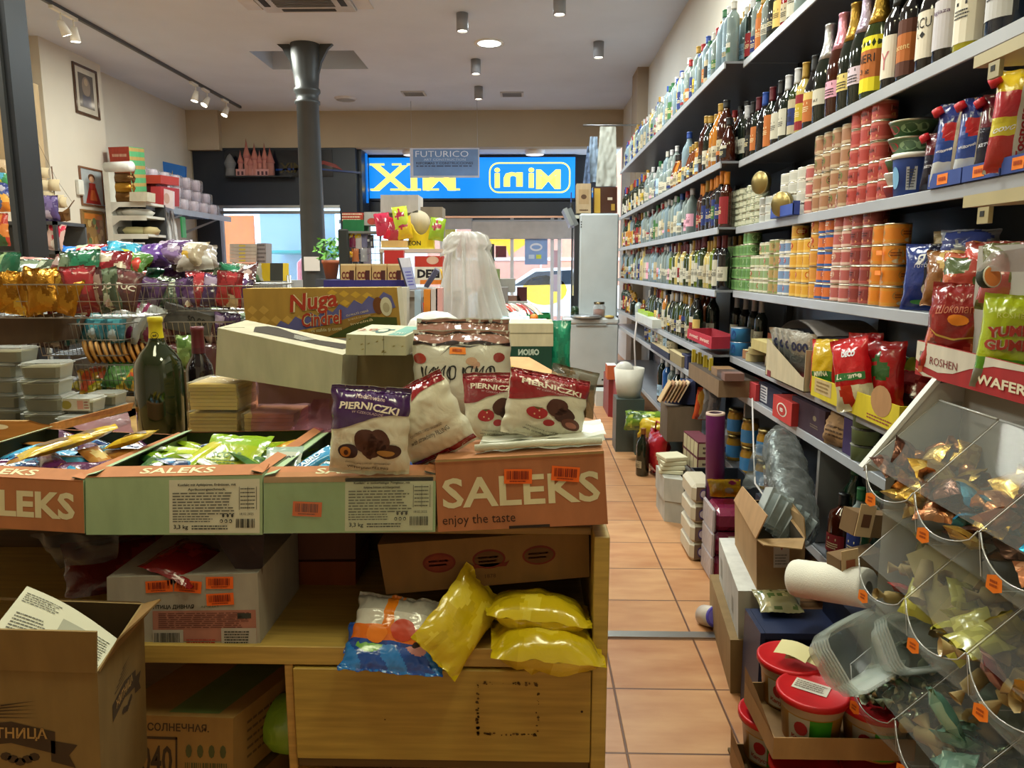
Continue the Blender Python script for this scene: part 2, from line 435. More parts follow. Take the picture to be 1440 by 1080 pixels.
for cx_, cz_, a0 in ((x1-rr, z1-rr, 0), (x0+rr, z1-rr, 90), (x0+rr, z0+rr, 180), (x1-rr, z0+rr, 270)):
 for k in range(7): pts.append((cx_+rr*math.cos(R(a0+15*k)), cz_+rr*math.sin(R(a0+15*k))))
for i in range(len(pts)):
 (ax, az), (bx, bz) = pts[i], pts[(i+1) % len(pts)]
 d = Vector((bx-ax, bz-az)); n_ = Vector((-d.y, d.x)).normalized()*h*.018
 b.flat(fn, [(ax-n_.x, az-n_.y), (bx-n_.x, bz-n_.y), (bx+n_.x, bz+n_.y), (ax+n_.x, az+n_.y)], 'emit', YL)
b.obj('sign_face', t)
b = B().box((fx(499), 13.1, s0.z-.1), (fx(509), 13.16, ZH-.02), 'emit', '0a6fd0'); b.obj('blue_light_panel', label='narrow lit blue panel at the side edge of the mirrored sign', cat='sign panel')
b = B(); b.box((XO, Y2, fz(306)-.05), (XR, Y2+.15, s0.z-.06), 'satin', '1c2028'); b.box((XO, Y2+.1, s0.z-.1), (XR, Y2+.12, ZH), 'satin', '141a24')
struct(b, 'beam_entrance')
b = B(); p0 = P(663, 336, 13.3); p1 = P(800, 311, 13.3); b.box((p0.x, 13.2, p0.z), (p1.x+.5, 13.42, p1.z), 'satin', 'b4b0ae', bev=.01)
p0 = P(622, 322, 13.25); p1 = P(664, 306, 13.25); b.box((p0.x, 13.18, p0.z), (p1.x, 13.4, p1.z), 'satin', 'a6a4a8')
b.box((p0.x, 13.15, p1.z-.01), (P(800, 311, 13.3).x+.4, 13.2, p1.z+.02), 'metal', 'd0a088')
struct(b, 'trim_3')
b = B()
for px in (622, 720, 776, 786): 
 x = P(px, 400, 13.3).x; b.box((x-.03, 13.27, 0), (x+.03, 13.33, 2.3), 'satin', 'd8dade')
b.box((P(480, 400, 13.3).x, 13.28, 2.2), (P(800, 400, 13.3).x, 13.32, 2.26), 'satin', 'd8dade')
struct(b, 'door_1')
b = B().box((P(480, 400, 13.3).x, 13.3, .05), (P(790, 400, 13.3).x, 13.305, 2.2), 'clear', 'f4faff'); struct(b, 'door_1_glass')
YF = 21
def ex(px, py, Y=YF): return P(px, py, Y)
b = B(); b.box((-14, YF, -.1), (7, YF+.3, 9), 'matte', 'c98a72')
for px in range(640, 800, 40):
 x = ex(px, 300).x; b.box((x, YF-.03, 0), (x+.04, YF, 6), 'matte', 'e8d8d0')
b.box((-14, YF-.03, 1.62), (7, YF, 1.7), 'matte', 'f0e4dc')
b.box((-14, YF-.05, -.1), (ex(600, 300).x, YF, 9), 'matte', 'dfe6ea'); struct(b, 'wall_street_facade')
def slab(name, px0, py0, px1, py1, Y, kind, col, label, cat, th=.05):
 a_, c_ = P(px0, py1, Y), P(px1, py0, Y)
 q = B().box((a_.x, Y, a_.z), (c_.x, Y+th, c_.z), kind, col, bev=.004); return q.obj(name, label=label, cat=cat)
b = B(); Y = 17.5; pts = [(684, 332), (740, 332), (738, 344), (716, 360), (711, 346), (684, 344)]
p3 = [P(x, y, Y) for x, y in pts]
n0 = [b.av(p) for p in p3]; n1 = [b.av(p+Vector((0, .05, 0))) for p in p3]
b.face(n0, 'satin', 'e8a800'); b.face(n1[::-1], 'satin', 'e8a800')
for i in range(len(n0)): b.face([n0[i], n1[i], n1[(i+1) % 6], n0[(i+1) % 6]], 'satin', 'e8a800')
b.obj('street_awning', label='yellow awning with a pointed lower edge across the street', cat='awning')
b = B().box(P(684, 346, 17.8), P(712, 331, 17.9), 'satin', 'e8a800'); 
t = slab('street_banner', 738, 336, 770, 372, 13.285, 'satin', '8fb0e6', 'pale blue poster with a white round emblem on the entrance glass', 'poster', .01)
b = B(); fn = plane((0, -.007, .25), (1, 0, 0), (0, 0, 1)); b.disc(fn, 0, .05, .11, .07, 'satin', 'e8eefc'); b.disc(lift(fn), 0, .05, .08, .035, 'satin', '8fb0e6'); b.rect(fn, -.13, -.15, -.03, -.08, 'satin', 'cfe0f8'); b.rect(fn, .0, -.15, .09, -.08, 'satin', 'dbe64a')
b.obj('emblem', t)
slab('street_panel', 625, 322, 640, 365, 13.9, 'satin', 'ffe23a', 'yellow strip of advert showing behind the tied plastic sheet', 'advert panel')
slab('door_flyer', 776, 352, 785, 376, 13.29, 'paper', 'e8c8d8', 'small pink notice high on the door glass by the fridge', 'notice', .004)
slab('door_notice', 776, 386, 785, 410, 13.29, 'paper', 'e0d8f0', 'pale lilac notice low on the door glass by the fridge', 'notice', .004)
slab('dark_window_poster', 672, 343, 695, 378, 13.29, 'satin', '2a2428', 'dark poster on the entrance glass just behind the plastic sheet', 'poster', .006)
slab('maroon_poster', 697, 346, 712, 362, 13.29, 'satin', '6a2030', 'small maroon poster on the entrance glass', 'poster', .006)
t = root('parked_car', 'white car with a yellow door panel parked outside the entrance', 'car', (P(735, 400, 18).x+.6, 17.6, -.02))
b = B(); prof = [(-2.0, .35), (-2.0, .75), (-1.5, .95), (-.9, 1.05), (-.35, 1.42), (.7, 1.46), (1.35, 1.1), (2.0, .95), (2.1, .4)]
A_ = [b.av((x, -.8, z)) for x, z in prof]; C_ = [b.av((x, .8, z)) for x, z in prof]
b.face(A_, 'gloss', 'f2f2f0'); b.face(C_[::-1], 'gloss', 'f2f2f0')
for i in range(len(prof)-1): b.face([A_[i], C_[i], C_[i+1], A_[i+1]], 'gloss', 'f2f2f0', True)
fn = plane((0, -.8, 0), (1, 0, 0), (0, 0, 1), .004)
b.flat(fn, [(-.8, 1.05), (-.3, 1.36), (.6, 1.4), (1.15, 1.1)], 'gloss', '28323c'); b.disc(fn, -.1, .95, .5, .33, 'satin', 'f6c430')
b.obj('car_body', t)
for x in (-1.3, 1.3): B().lathe([(0, -.06, 'satin', 'c0c0c0'), (.2, -.06, 'satin', 'c0c0c0'), (.22, -.06, 'matte', '181818'), (.33, -.05, 'matte', '181818'), (.33, .1, 'matte', '181818')], 20, (x, -.78, .33), rotm(90)).obj('wheel', t)
slab('street_orange_panel', 313, 303, 356, 480, 14.6, 'satin', 'd8690a', 'orange shutter panel seen through the window beside the stacked wafer boxes', 'shutter')
slab('street_teal_stall', 356, 352, 480, 356, 16.5, 'satin', '0c8a88', 'thin teal awning edge seen through the left window', 'awning', 2.02)
slab('street_kiosk', 372, 300, 470, 440, 18.5, 'gloss', '6c8494', 'grey shop window across the street seen through the left window', 'shop window')
b = B(); p = P(437, 396, 14.2); b.lathe([(.0, -1.2, 'gloss', 'c8102c'), (.27, -1.2, 'gloss', 'c8102c'), (.25, .0, 'gloss', 'c8102c'), (.24, .35, 'gloss', 'c8102c'), (.15, .45, 'gloss', 'c8102c'), (.0, .47, 'gloss', 'c8102c')], 24, (p.x, 14.2, p.z))
b.lathe([(.1, .45, 'gloss', 'd83a50'), (.12, .55, 'gloss', 'd83a50'), (0, .62, 'gloss', 'd83a50')], 16, (p.x, 14.2, p.z)); b.obj('red_bollard', label='bright red rounded bin outside the left window', cat='bin')
t = root('column', None, None); t['kind'] = 'structure'
yc = 8.95; pc = P(432, 130, yc); xc = pc.x
b = B(); r0 = .125; IR = '3a3d3e'
z1 = P(432, 130, yc).z; z2 = P(432, 75, yc).z
b.lathe([(r0*1.22, 0, 'satin', IR), (r0*1.18, 1.2, 'satin', IR), (r0, z1-.14, 'satin', IR), (r0*1.15, z1-.13, 'satin', IR), (r0*1.15, z1-.1, 'satin', IR), (r0, z1-.09, 'satin', IR), (r0*1.02, z1-.03, 'satin', IR),
   (r0*1.2, z1, 'satin', IR), (r0*1.2, z1+.03, 'satin', IR), (r0*1.05, z1+.05, 'satin', IR), (r0*1.15, z2-.25, 'satin', IR), (r0*1.35, z2, 'satin', IR), (r0*1.35, CEIL+.3, 'satin', IR)], 24, (xc, yc, 0))
for sx in (-1, 1):
 pr = [(0, 0), (.02, .14), (.06, .28), (.14, .42), (.27, .53)]
 for i in range(4):
  (x1_, zz1), (x2_, zz2) = pr[i], pr[i+1]
  q = [(xc+sx*(.12+x1_), z1+.05+zz1), (xc+sx*(.12+x2_), z1+.05+zz2), (xc+sx*(.05+x2_), z1+.12+zz2), (xc+sx*(.05+x1_), z1+.12+zz1)]
  for yo in (-.03, .03): b.poly([(x, yc+yo, z) for x, z in q], 'satin', IR)
  b.poly([(q[0][0], yc-.03, q[0][1]), (q[1][0], yc-.03, q[1][1]), (q[1][0], yc+.03, q[1][1]), (q[0][0], yc+.03, q[0][1])], 'satin', IR)
  b.poly([(q[3][0], yc-.03, q[3][1]), (q[2][0], yc-.03, q[2][1]), (q[2][0], yc+.03, q[2][1]), (q[3][0], yc+.03, q[3][1])], 'satin', IR)
bpy.data.objects.remove(t)
struct(b, 'column_iron')
a = P(613, 400, 8.7)
B().box((P(428, 384, 8.76).x, 8.76, P(428, 381, 8.76).z), (P(450, 384, 8.76).x, 8.765, P(450, 361, 8.76).z), 'paper', 'd8d6d2').obj('column_notice', label='white sheet taped round the iron column', cat='notice')
b = B(); Yn = 3.7
xa, xb = P(3, 180, Yn).x, P(54, 180, Yn+.19).x
b.box((xa, Yn, 0), (xb-.03, Yn+.2, CEIL), 'satin', '3e4042').box((xb-.03, Yn+.02, 0), (xb+.0, Yn+.18, CEIL), 'satin', '26282c')
struct(b, 'column_steel')
def downlight(px, py, first=[None]):
 Z = CEIL; p = PZ(px, py, Z); lab = {650: 'grey cylinder downlight nearest the air conditioner', 842: 'grey cylinder downlight closest to the bottle shelves', 669: 'middle grey cylinder downlight behind the bright recessed lamp', 673: 'grey cylinder downlight closest to the street front', 787: 'white cylinder downlight cut by the top edge of the picture'}[px]
 t = root('ceiling_downlight', lab, 'ceiling lamp', (p.x, p.y, Z), group='cylinder downlights')
 B().lathe([(0, 0, 'satin', '8c8c90'), (.06, 0, 'satin', '8c8c90'), (.06, -.17, 'satin', '8c8c90'), (.052, -.17, 'satin', '8c8c90'), (.048, -.15, 'satin', 'c8c8c8')], 20).obj('lamp_housing', t)
 B().lathe([(0, -.155, 'lamp', 'fff4e0'), (.05, -.155, 'lamp', 'fff4e0')], 20).obj('lamp_lens', t)
 light('SPOT', (p.x, p.y, Z-.2), 14, NEUT, .05, spot=120)
for q in ((650, 19), (842, 59), (669, 84), (673, 122), (787, -6)): downlight(*q)
p = PZ(688, 60, CEIL)
t = root('recessed_ceiling_light', 'bright recessed ceiling lamp between the downlights', 'ceiling lamp', (p.x, p.y, CEIL))
B().lathe([(.17, .0, 'satin', 'e8e8e8'), (.17, -.012, 'satin', 'e8e8e8'), (.13, -.012, 'satin', 'e8e8e8')], 24).obj('trim_ring', t)
B().lathe([(0, -.008, 'lamp', 'eafff4'), (.13, -.01, 'lamp', 'eafff4')], 24).obj('lamp_lens', t)
for px, py, wd, nm in ((582, 131, .34, 'between the two middle downlights'), (720, 132, .34, 'beside the downlight nearest the street'), ):
 p = PZ(px, py, CEIL); t = root('ceiling_vent', 'small slotted white ceiling vent '+nm, 'vent', (p.x, p.y, CEIL), group='slotted ceiling vents')
 B().box((-wd/2, -.14, -.015), (wd/2, .14, 0), 'satin', 'b8bac0').obj('vent_frame', t)
 q = B()
 for k in range(5): q.box((-wd/2+.03, -.11+.05*k, -.02), (wd/2-.03, -.09+.05*k, -.014), 'satin', '70747c')
 q.obj('vent_slats', t)
p = PZ(486, 138, CEIL); B().lathe([(0, -.03, 'satin', 'c8c8c8'), (.14, -.03, 'satin', '9a9a9a'), (.17, 0, 'satin', 'c8c8c8')], 24, (p.x, p.y, CEIL)).obj('ceiling_speaker', label='round flat ceiling speaker beside the iron column', cat='speaker')
p = PZ(430, 12, CEIL); t = root('ceiling_air_conditioner', 'square cassette air conditioner set into the ceiling, cut by the top edge', 'air conditioner', (PZ(437, 12, CEIL).x, p.y-.42, CEIL))
b = B(); b.box((-.45, -.45, -.03), (.45, .45, 0), 'satin', 'b5b2ae', bev=.01)
b.box((-.62, .1, -.012), (-.47, .42, 0), 'satin', 'c4c2be').box((.47, .1, -.012), (.62, .42, 0), 'satin', 'c4c2be'); b.obj('cassette_panel', t)
b = B(); b.box((-.28, -.28, -.035), (.28, .28, -.028), 'matte', '55534f')
for k in range(12): b.box((-.28, -.26+.045*k, -.04), (.28, -.25+.045*k, -.034), 'satin', '6c6a66')
b.obj('intake_grille', t)
b = B()
for s_ in (0, 90, 180, 270): 
 r_ = rotm(0, 0, s_); c_ = r_ @ Vector((0, .37, -.032)); hx = .26 if s_ % 180 == 0 else .03; hy = .03 if s_ % 180 == 0 else .26
 b.box((c_.x-hx, c_.y-hy, -.036), (c_.x+hx, c_.y+hy, -.028), 'matte', '2e2e2c')
b.obj('air_slots', t)
pe = PZ(338, 151, CEIL-.02); pn = PZ(62, -2, CEIL-.02)
t = root('track_light', 'dark ceiling track with five small white spot heads', 'track light', (pe.x, (pe.y+pn.y)/2, CEIL))
hy_ = (pe.y-pn.y)/2+.3
B().box((-.018, -hy_, -.035), (.018, hy_-.3, 0), 'satin', '4a4c50').obj('track_rail', t)
for px, py, rx, ry in ((76, 12, 20, -15), (104, 22, 5, 0), (272, 117, -10, 10), (289, 126, -30, 20), (311, 141, -25, 15)):
 p = PZ(px, py, CEIL-.04); yy = p.y-t.location.y
 h_ = B(); h_.box((-.02, -.1, -.065), (.02, .1, -.036), 'satin', 'e8e6dc').tube([(0, .05, -.06), (0, .05, -.14)], .008, 'satin', 'e8e6dc')
 m_ = rotm(rx, ry); h_.lathe([(0, .03, 'satin', 'f0eee4'), (.028, .03, 'satin', 'f0eee4'), (.036, -.02, 'satin', 'f0eee4'), (.05, -.11, 'satin', 'f0eee4'), (.044, -.11, 'satin', 'f0eee4')], 16, (0, .05, -.16), m_)
 hd = h_.obj('spot_head', t, loc=(0, yy, 0))
 B().lathe([(0, -.105, 'lamp', 'fff2d8'), (.044, -.108, 'lamp', 'fff2d8')], 16, (0, .05, -.16), m_).obj('lamp_lens', hd)
 light('SPOT', (t.location.x+.05, p.y+.05, CEIL-.36), 16, NEUT, .04, (R(rx), R(-30), 0), spot=90)
a_, c_ = P(577, 250, 11.9), P(674, 208, 11.9)
t = root('hanging_poster', 'grey blue poster reading FUTURICO hung in front of the lit sign', 'poster', ((a_.x+c_.x)/2, 11.9, a_.z))
w, h = c_.x-a_.x, c_.z-a_.z
B().box((-w/2, 0, 0), (w/2, .012, h), 'satin', 'b3b6c6').obj('poster_border', t)
b = B(); b.box((-w/2+.05, -.003, .03), (w/2-.02, .001, h-.02), 'satin', '5f7fb0'); fn = plane((0, -.004, 0), (1, 0, 0), (0, 0, 1), .001)
b.text('FUTURICO', fn, -.04, h*.8, h*.2, 'satin', 'dfe6f2', w=w*.76, bold=-.012); b.text('ART CONSTRUCTION', fn, 0, h*.61, h*.075, 'satin', 'aebfdc', w=w*.6)
b.text('REFORMAS Y CONSTRUCCIONES', fn, 0, h*.49, h*.085, 'satin', '1c2a4a', w=w*.82, bold=.02); b.lines(fn, -w*.41, h*.36, w*.42, h*.42, 1, 'satin', '1c2a4a', 4, .6)
b.obj('poster_print', t)
B().tube([(-w/2+.03, .006, h), (-w/2+.03, .006, CEIL-a_.z)], .003, 'metal', 'b0b0b0').tube([(w/2-.03, .006, h), (w/2-.03, .006, CEIL-a_.z)], .003, 'metal', 'b0b0b0').obj('hanging_wire', t)
def qmap(p00, p10, p11, p01, e=.0007):
 p00, p10, p11, p01 = map(Vector, (p00, p10, p11, p01)); W_ = (p10-p00).length; H_ = (p01-p00).length
 n = (p10-p00).cross(p01-p00).normalized()*e
 def f(x, y):
  a, c = x/W_, y/H_; return p00*(1-a)*(1-c)+p10*a*(1-c)+p11*a*c+p01*(1-a)*c+n
 f.W = W_; f.H = H_; return f
def px4(q, Y): 
 Y = Y if hasattr(Y, '__len__') else (Y,)*4
 return [P(x, y, yy) for (x, y), yy in zip(q, Y)]
class Q:
 def __init__(s, front, d): s.f = [Vector(p) for p in front]; d = Vector(d); s.k = [p+d for p in s.f]
 def faces(s):
  f, k = s.f, s.k
  return {'f': f, 'r': [f[1], k[1], k[2], f[2]], 'l': [k[0], f[0], f[3], k[3]], 'u': [f[3], f[2], k[2], k[3]], 'd': [k[0], k[1], f[1], f[0]], 'b': [k[1], k[0], k[3], k[2]]}
 def solid(s, b, kind, col, cols={}, skip=''):
  for n, q in s.faces().items():
   if n in skip: continue
   b.poly(q, kind, cols.get(n, col))
  return b
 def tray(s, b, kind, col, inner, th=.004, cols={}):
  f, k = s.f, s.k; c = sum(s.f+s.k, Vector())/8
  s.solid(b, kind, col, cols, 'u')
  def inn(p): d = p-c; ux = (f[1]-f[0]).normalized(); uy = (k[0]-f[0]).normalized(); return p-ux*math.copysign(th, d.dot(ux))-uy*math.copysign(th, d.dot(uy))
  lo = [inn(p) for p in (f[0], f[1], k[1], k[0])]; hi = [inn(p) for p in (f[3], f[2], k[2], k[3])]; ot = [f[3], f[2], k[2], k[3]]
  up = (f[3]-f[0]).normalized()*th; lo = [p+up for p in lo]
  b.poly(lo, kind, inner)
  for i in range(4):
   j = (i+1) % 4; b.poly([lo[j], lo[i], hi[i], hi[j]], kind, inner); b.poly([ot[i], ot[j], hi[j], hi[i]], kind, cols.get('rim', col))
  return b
 def map(s, n, e=.0007): return qmap(*s.faces()[n], e)
def BOX(x, y, z, w, d, h, rz=0, rx=0, ry=0):
 m = rotm(rx, ry, rz); c = Vector((x, y, z)); g = lambda a, bb, cc: c+m @ Vector((a, bb, cc))
 return Q([g(-w/2, -d/2, 0), g(w/2, -d/2, 0), g(w/2, -d/2, h), g(-w/2, -d/2, h)], m @ Vector((0, d, 0)))
def bagfn(w, h, t, seed=0, wr=1.0, pinch=.06, seal=.9, side=1, top=None):
 off = Vector((seed*3.1, seed*1.7, 0))
 def f(u, v, e=0):
  av_ = min(1, abs(v)/seal); p = max(0, 1-abs(u)**3.2)**.55*max(0, 1-av_**2.6)**.6
  x = u*w/2*(1-pinch*(1-av_**2)*1.0); z = (v+1)/2*h
  if top and v > 0: x *= 1-top*v**2
  nz = noise.noise(Vector((u*2.2, v*3.2, 0))+off)*.5+noise.noise(Vector((u*6, v*7, 3))+off)*.22
  cr = noise.noise(Vector((u*9+nz*2, v*2.5, 7))+off)*max(0, abs(v)-.45)*.9
  y = -side*(t/2*p*(1+.35*nz*wr)+e) + (nz*.012*wr*(1-.4*p)*(w/.2) if True else 0) + cr*.014*wr*(w/.2)
  if not abs(v) < seal: y += .0015*math.sin(u*40)*0
  return Vector((x+noise.noise(Vector((v*4, u, 5))+off)*w*.018*wr, y, z+noise.noise(Vector((u*3, v, 9))+off)*h*.014*wr))
 return f
def bag(b, w, h, t, art, back=None, kind='film', seed=0, wr=1., nu=16, nv=20, xf=None, pinch=.06, kindfn=None, seal=.9, top=None):
 xf = xf or Matrix.Identity(4)
 F = bagfn(w, h, t, seed, wr, pinch, seal, 1, top); K = bagfn(w, h, t, seed, wr, pinch, seal, -1, top)
 b.grid(lambda u, v: xf @ F(u, v), nu, nv, kind, art, kindfn=kindfn)
 b.grid(lambda u, v: xf @ K(-u, v), max(4, nu//2), max(4, nv//2), kind, back or art)
 g = lambda x, y: xf @ F(2*x/w, 2*y/h-1, .0016)
 g.step = max(w/nu, h/nv)*1.0; return g
def XF(loc=(0, 0, 0), rx=0, ry=0, rz=0, s=1): return Matrix.Translation(loc) @ Euler((R(rx), R(ry), R(rz))).to_matrix().to_4x4() @ Matrix.Scale(s, 4)
def bands(*a):
 def f(u, v):
  for lim, c in a:
   if v < lim: return c
  return a[-1][1]
 return f
def blobs(base, cols, n=5, seed=1, r=(.15, .4), edge=None):
 q = random.Random(seed); L_ = [(q.uniform(-.8, .8), q.uniform(-.8, .8), q.uniform(*r), q.uniform(*r), q.choice(cols)) for _ in range(n)]
 def f(u, v):
  if edge and abs(v) > .86: return edge
  for x, y, a, c, k in L_:
   if ((u-x)/a)**2+((v-y)/c)**2 < 1: return k
  return base
 return f
# ================================================================ wall shelving on the bottle side
XN, XFAR, YJ, YE = 1.15, 1.05, 4.28, 9.0
SH = (2.546, 2.025, 1.668, 1.318, .95, .772, .335)
SHN = 'top second third fourth fifth sixth lowest'.split()
def shelving(nm, lab, x0, y0, y1, hs):
 t = root(nm, lab, 'shelving', (x0, y0, 0))
 dx = XR-x0-.005; L_ = y1-y0
 for h in hs:
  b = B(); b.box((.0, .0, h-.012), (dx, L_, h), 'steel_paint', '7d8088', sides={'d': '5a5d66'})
  b.box((-.004, 0, h-.038), (.006, L_, h), 'steel_paint', 'a6a9b0', bev=.002)
  n_ = max(2, int(L_/.95))
  for k in range(1, n_): b.box((-.003, L_*k/n_-.006, h-.03), (.001, L_*k/n_+.006, h-.012), 'satin', '3a3c40')
  b.obj('shelf', t)
 b = B(); b.box((dx-.012, 0, 0), (dx, L_, max(hs)+.0), 'steel_paint', '3c424c'); b.obj('back_panel', t)
 n_ = max(1, round(L_/1.2))
 for k in range(n_+1):
  y = L_*k/n_
  B().box((dx-.05, y-.015, 0), (dx-.013, y+.015, max(hs)+.1), 'steel_paint', '3a3d44').obj('post', t)
 return t
shelving('metal_shelving', 'grey steel shelving nearest the candy bins, stepped back from the aisle', XN, .9, YJ-.01, SH)
shelving('metal_shelving', 'grey steel shelving running from the step to the chest freezer', XFAR, YJ, YE, SH)
for k in (2.95, 4.0):
 B().box((XN+.015, k-.012, .34), (XR-.03, k+.012, .76), 'steel_paint', '8a8e92').obj('shelf_divider', label='grey steel upright panel between the low shelves, '+('beside the foil wrapped roll' if k < 3 else 'by the purple tube'), cat='panel')
SHAPES = {
 'wine': [(.0, 0), (.034, 0), (.037, .006), (.037, .19), (.034, .205), (.02, .228), (.0145, .245), (.0145, .30)],
 'burgundy': [(.0, 0), (.038, 0), (.041, .006), (.041, .15), (.036, .18), (.022, .215), (.015, .24), (.0145, .30)],
 'sparkling': [(.0, 0), (.04, 0), (.044, .008), (.044, .15), (.04, .18), (.026, .225), (.017, .26), (.016, .31)],
 'vodka': [(.0, 0), (.034, 0), (.037, .006), (.036, .20), (.032, .215), (.017, .235), (.0145, .25), (.0145, .285)],
 'tall': [(.0, 0), (.031, 0), (.033, .006), (.034, .235), (.03, .255), (.0155, .275), (.014, .29), (.014, .32)],
 'cognac': [(.0, 0), (.04, 0), (.046, .01), (.044, .10), (.03, .15), (.017, .18), (.015, .20), (.015, .235)],
 'squat': [(.0, 0), (.044, 0), (.048, .008), (.048, .14), (.042, .165), (.018, .18), (.016, .195), (.016, .225)],
 'litre': [(.0, 0), (.042, 0), (.046, .008), (.046, .21), (.038, .24), (.02, .27), (.017, .29), (.017, .33)]}
CAPH = {'sparkling': .105, 'wine': .062, 'burgundy': .06}
def bottle_meshes(shape, glass, gkind, cap, lab, style=0, n=14, words=None):
 t_ = {'eaf4f2': 'b0bfbe', 'c8dce8': '8ea6b4', 'f0ece0': 'c4bfae', 'e0d6c0': 'b4a88c', 'c8a040': 'a88434', 'e8e6e0': 'c0beb8', 'e8c828': 'c0a428', 'd87a28': 'b8682c'}; glass = t_.get(glass, glass); cap = t_.get(cap, cap)
 lab = tuple(t_.get(x, x) for x in lab) if isinstance(lab, tuple) else t_.get(lab, lab)
 pr = SHAPES[shape]; b = B()
 P_ = [(r, z, gkind, glass) for r, z in pr]; P_.append((0, pr[-1][1], gkind, glass)); b.lathe(P_, n)
 H = pr[-1][1]; rn = pr[-1][0]; c = B(); ch = CAPH.get(shape, .035)
 def rad(z):
  for (r0, z0), (r1, z1) in zip(pr, pr[1:]):
   if z0 <= z <= z1 and z1 > z0: return r0+(r1-r0)*(z-z0)/(z1-z0)
  return rn
 if cap:
  zs = [H-ch+ch*k/5 for k in range(6)]
  kd = 'foil' if shape == 'sparkling' else 'satin'
  q = [(rad(zs[0]), zs[0], kd, cap)]+[(rad(z)+.0016, z, kd, cap) for z in zs]+[(rn+.003, H+.002, kd, cap), (rn+.002, H+.007, kd, cap), (0, H+.008, kd, cap)]
  c.lathe(q, n)
 l = B()
 if lab:
  lo, hi = {0: (.05, .13), 1: (.035, .155), 2: (.03, .11), 3: (.02, .17), 4: (.06, .11)}[style % 5]
  if shape in ('cognac', 'squat'): lo, hi = .025, .09 if style % 2 else .11
  wd = R((125, 100, 150, 170, 90)[style % 5]); a0 = math.pi+R(28)
  two = lab if isinstance(lab, tuple) else (lab, lab)
  for j in range(4):
   za, zb_ = lo+(hi-lo)*j/4, lo+(hi-lo)*(j+1)/4
   colr = two[1] if j in ((0,), (3,), (0, 3), (1, 2), (0, 1))[style % 5] else two[0]
   m_ = 8
   for k in range(m_):
    t0, t1 = a0-wd/2+wd*k/m_, a0-wd/2+wd*(k+1)/m_
    ra, rb = rad(za)+.0012, rad(zb_)+.0012
    l.poly([(ra*math.cos(t0), ra*math.sin(t0), za), (ra*math.cos(t1), ra*math.sin(t1), za), (rb*math.cos(t1), rb*math.sin(t1), zb_), (rb*math.cos(t0), rb*math.sin(t0), zb_)], 'paper', colr, True)
  fn = lambda x, y: Vector(((rad(y)+.002)*math.cos(a0+x/.037), (rad(y)+.002)*math.sin(a0+x/.037), y))
  ink = '2a2a2e' if sum(lin(two[0])) > .9 else 'e8d8a8'
  m = (lo+hi)/2
  if words:
   for (st, dy, hh, cc) in words: l.text(st, fn, 0, m+dy, hh, 'paper', cc, w=min(.05, .6*hh*len(st)))
  else:
   l.rect(fn, -.012, m+.012, .012, m+.02, 'paper', ink); l.lines(fn, -.018, m-.02, .018, m+.004, 3, 'paper', ink, style+3)
 return b, c, l
_bot = {}
def bottle(name, X, Y, Z, shape, glass, gkind, cap, lab, style=0, label='', group=None, cat='bottle', n=14, words=None, rz=0, sc=1, simple=False):
 k = (name, shape, glass, gkind, cap, lab, style, n, str(words), simple)
 if k not in _bot:
  b, c, l = bottle_meshes(shape, glass, gkind, cap, lab, style, n, words)
  if simple:
   for q in (c, l):
    o = len(b.v); b.v += q.v; b.f += [tuple(i+o for i in f) for f in q.f]; b.m += q.m; b.c += q.c; b.sm += q.sm
   t = b.obj(name, loc=(X, Y, Z), label=label, cat=cat, group=group)
  else:
   t = b.obj(name, loc=(X, Y, Z), label=label, cat=cat, group=group)
   if c.f: c.obj('bottle_cap', t)
   if l.f: l.obj('bottle_label', t)
  t.rotation_euler.z = R(rz); t.scale = (sc,)*3; _bot[k] = t; return t
 return dup(_bot[k], (X, Y, Z), (0, 0, rz), label, group, sc)
rr = random.Random(7)
CN = {'16201a': 'dark', '10281a': 'dark green', '2c3a18': 'olive green', 'eaf4f2': 'clear', '6a3210': 'amber', '3a1408': 'dark brown', 'b8742a': 'golden', '141418': 'black', '2c5a9a': 'blue', 'c8dce8': 'frosted', '6a7a22': 'green', 'c9b46a': 'pale yellow', '8a1420': 'red'}
GK = {'eaf4f2': 'bottleglass', 'c8dce8': 'milky', '6a7a22': 'glassy'}
LN = {'f0ece0': 'white', 'd8b868': 'gold', '1c2c6a': 'blue', '8a1c22': 'red', 'e8c828': 'yellow', '1a1a1c': 'black', 'e0d6c0': 'cream', 'a8c4dc': 'pale blue', '3a6a3a': 'green', 'd87a28': 'orange', 'e8a8c0': 'pink'}
KN = {'c8a040': 'gold', 'c8c8cc': 'silver', '1c1c1e': 'black', 'a01c20': 'red', '284a9c': 'blue', 'e8e6e0': 'white', '2c6a40': 'green', '5a1420': 'maroon', 'e89030': 'orange', 'e8a0b4': 'pink', '9a6a30': 'bronze'}
DARKW = ('wine', ['16201a', '10281a'], ['5a1420', '1c1c1e', 'c8a040', 'a01c20'], ['f0ece0', 'e0d6c0', 'd8b868', '8a1c22'])
BURG = ('burgundy', ['16201a', '2c3a18'], ['1c1c1e', 'c8a040', 'c8c8cc'], ['f0ece0', 'e0d6c0', '1a1a1c'])
VOD = ('vodka', ['eaf4f2', 'eaf4f2', 'c8dce8'], ['c8c8cc', 'e8e6e0', '284a9c', 'c8a040', '2c6a40', 'a01c20'], ['a8c4dc', 'f0ece0', '1c2c6a', 'e0d6c0', '3a6a3a', None])
TALL = ('tall', ['eaf4f2', 'c8dce8', 'c9b46a'], ['c8c8cc', 'c8a040', '284a9c', 'e8e6e0'], ['f0ece0', 'a8c4dc', None, 'e8c828', 'd87a28'])
COG = ('cognac', ['3a1408', '6a3210', 'b8742a'], ['c8a040', '1c1c1e', '9a6a30'], ['d8b868', 'e0d6c0', '1a1a1c'])
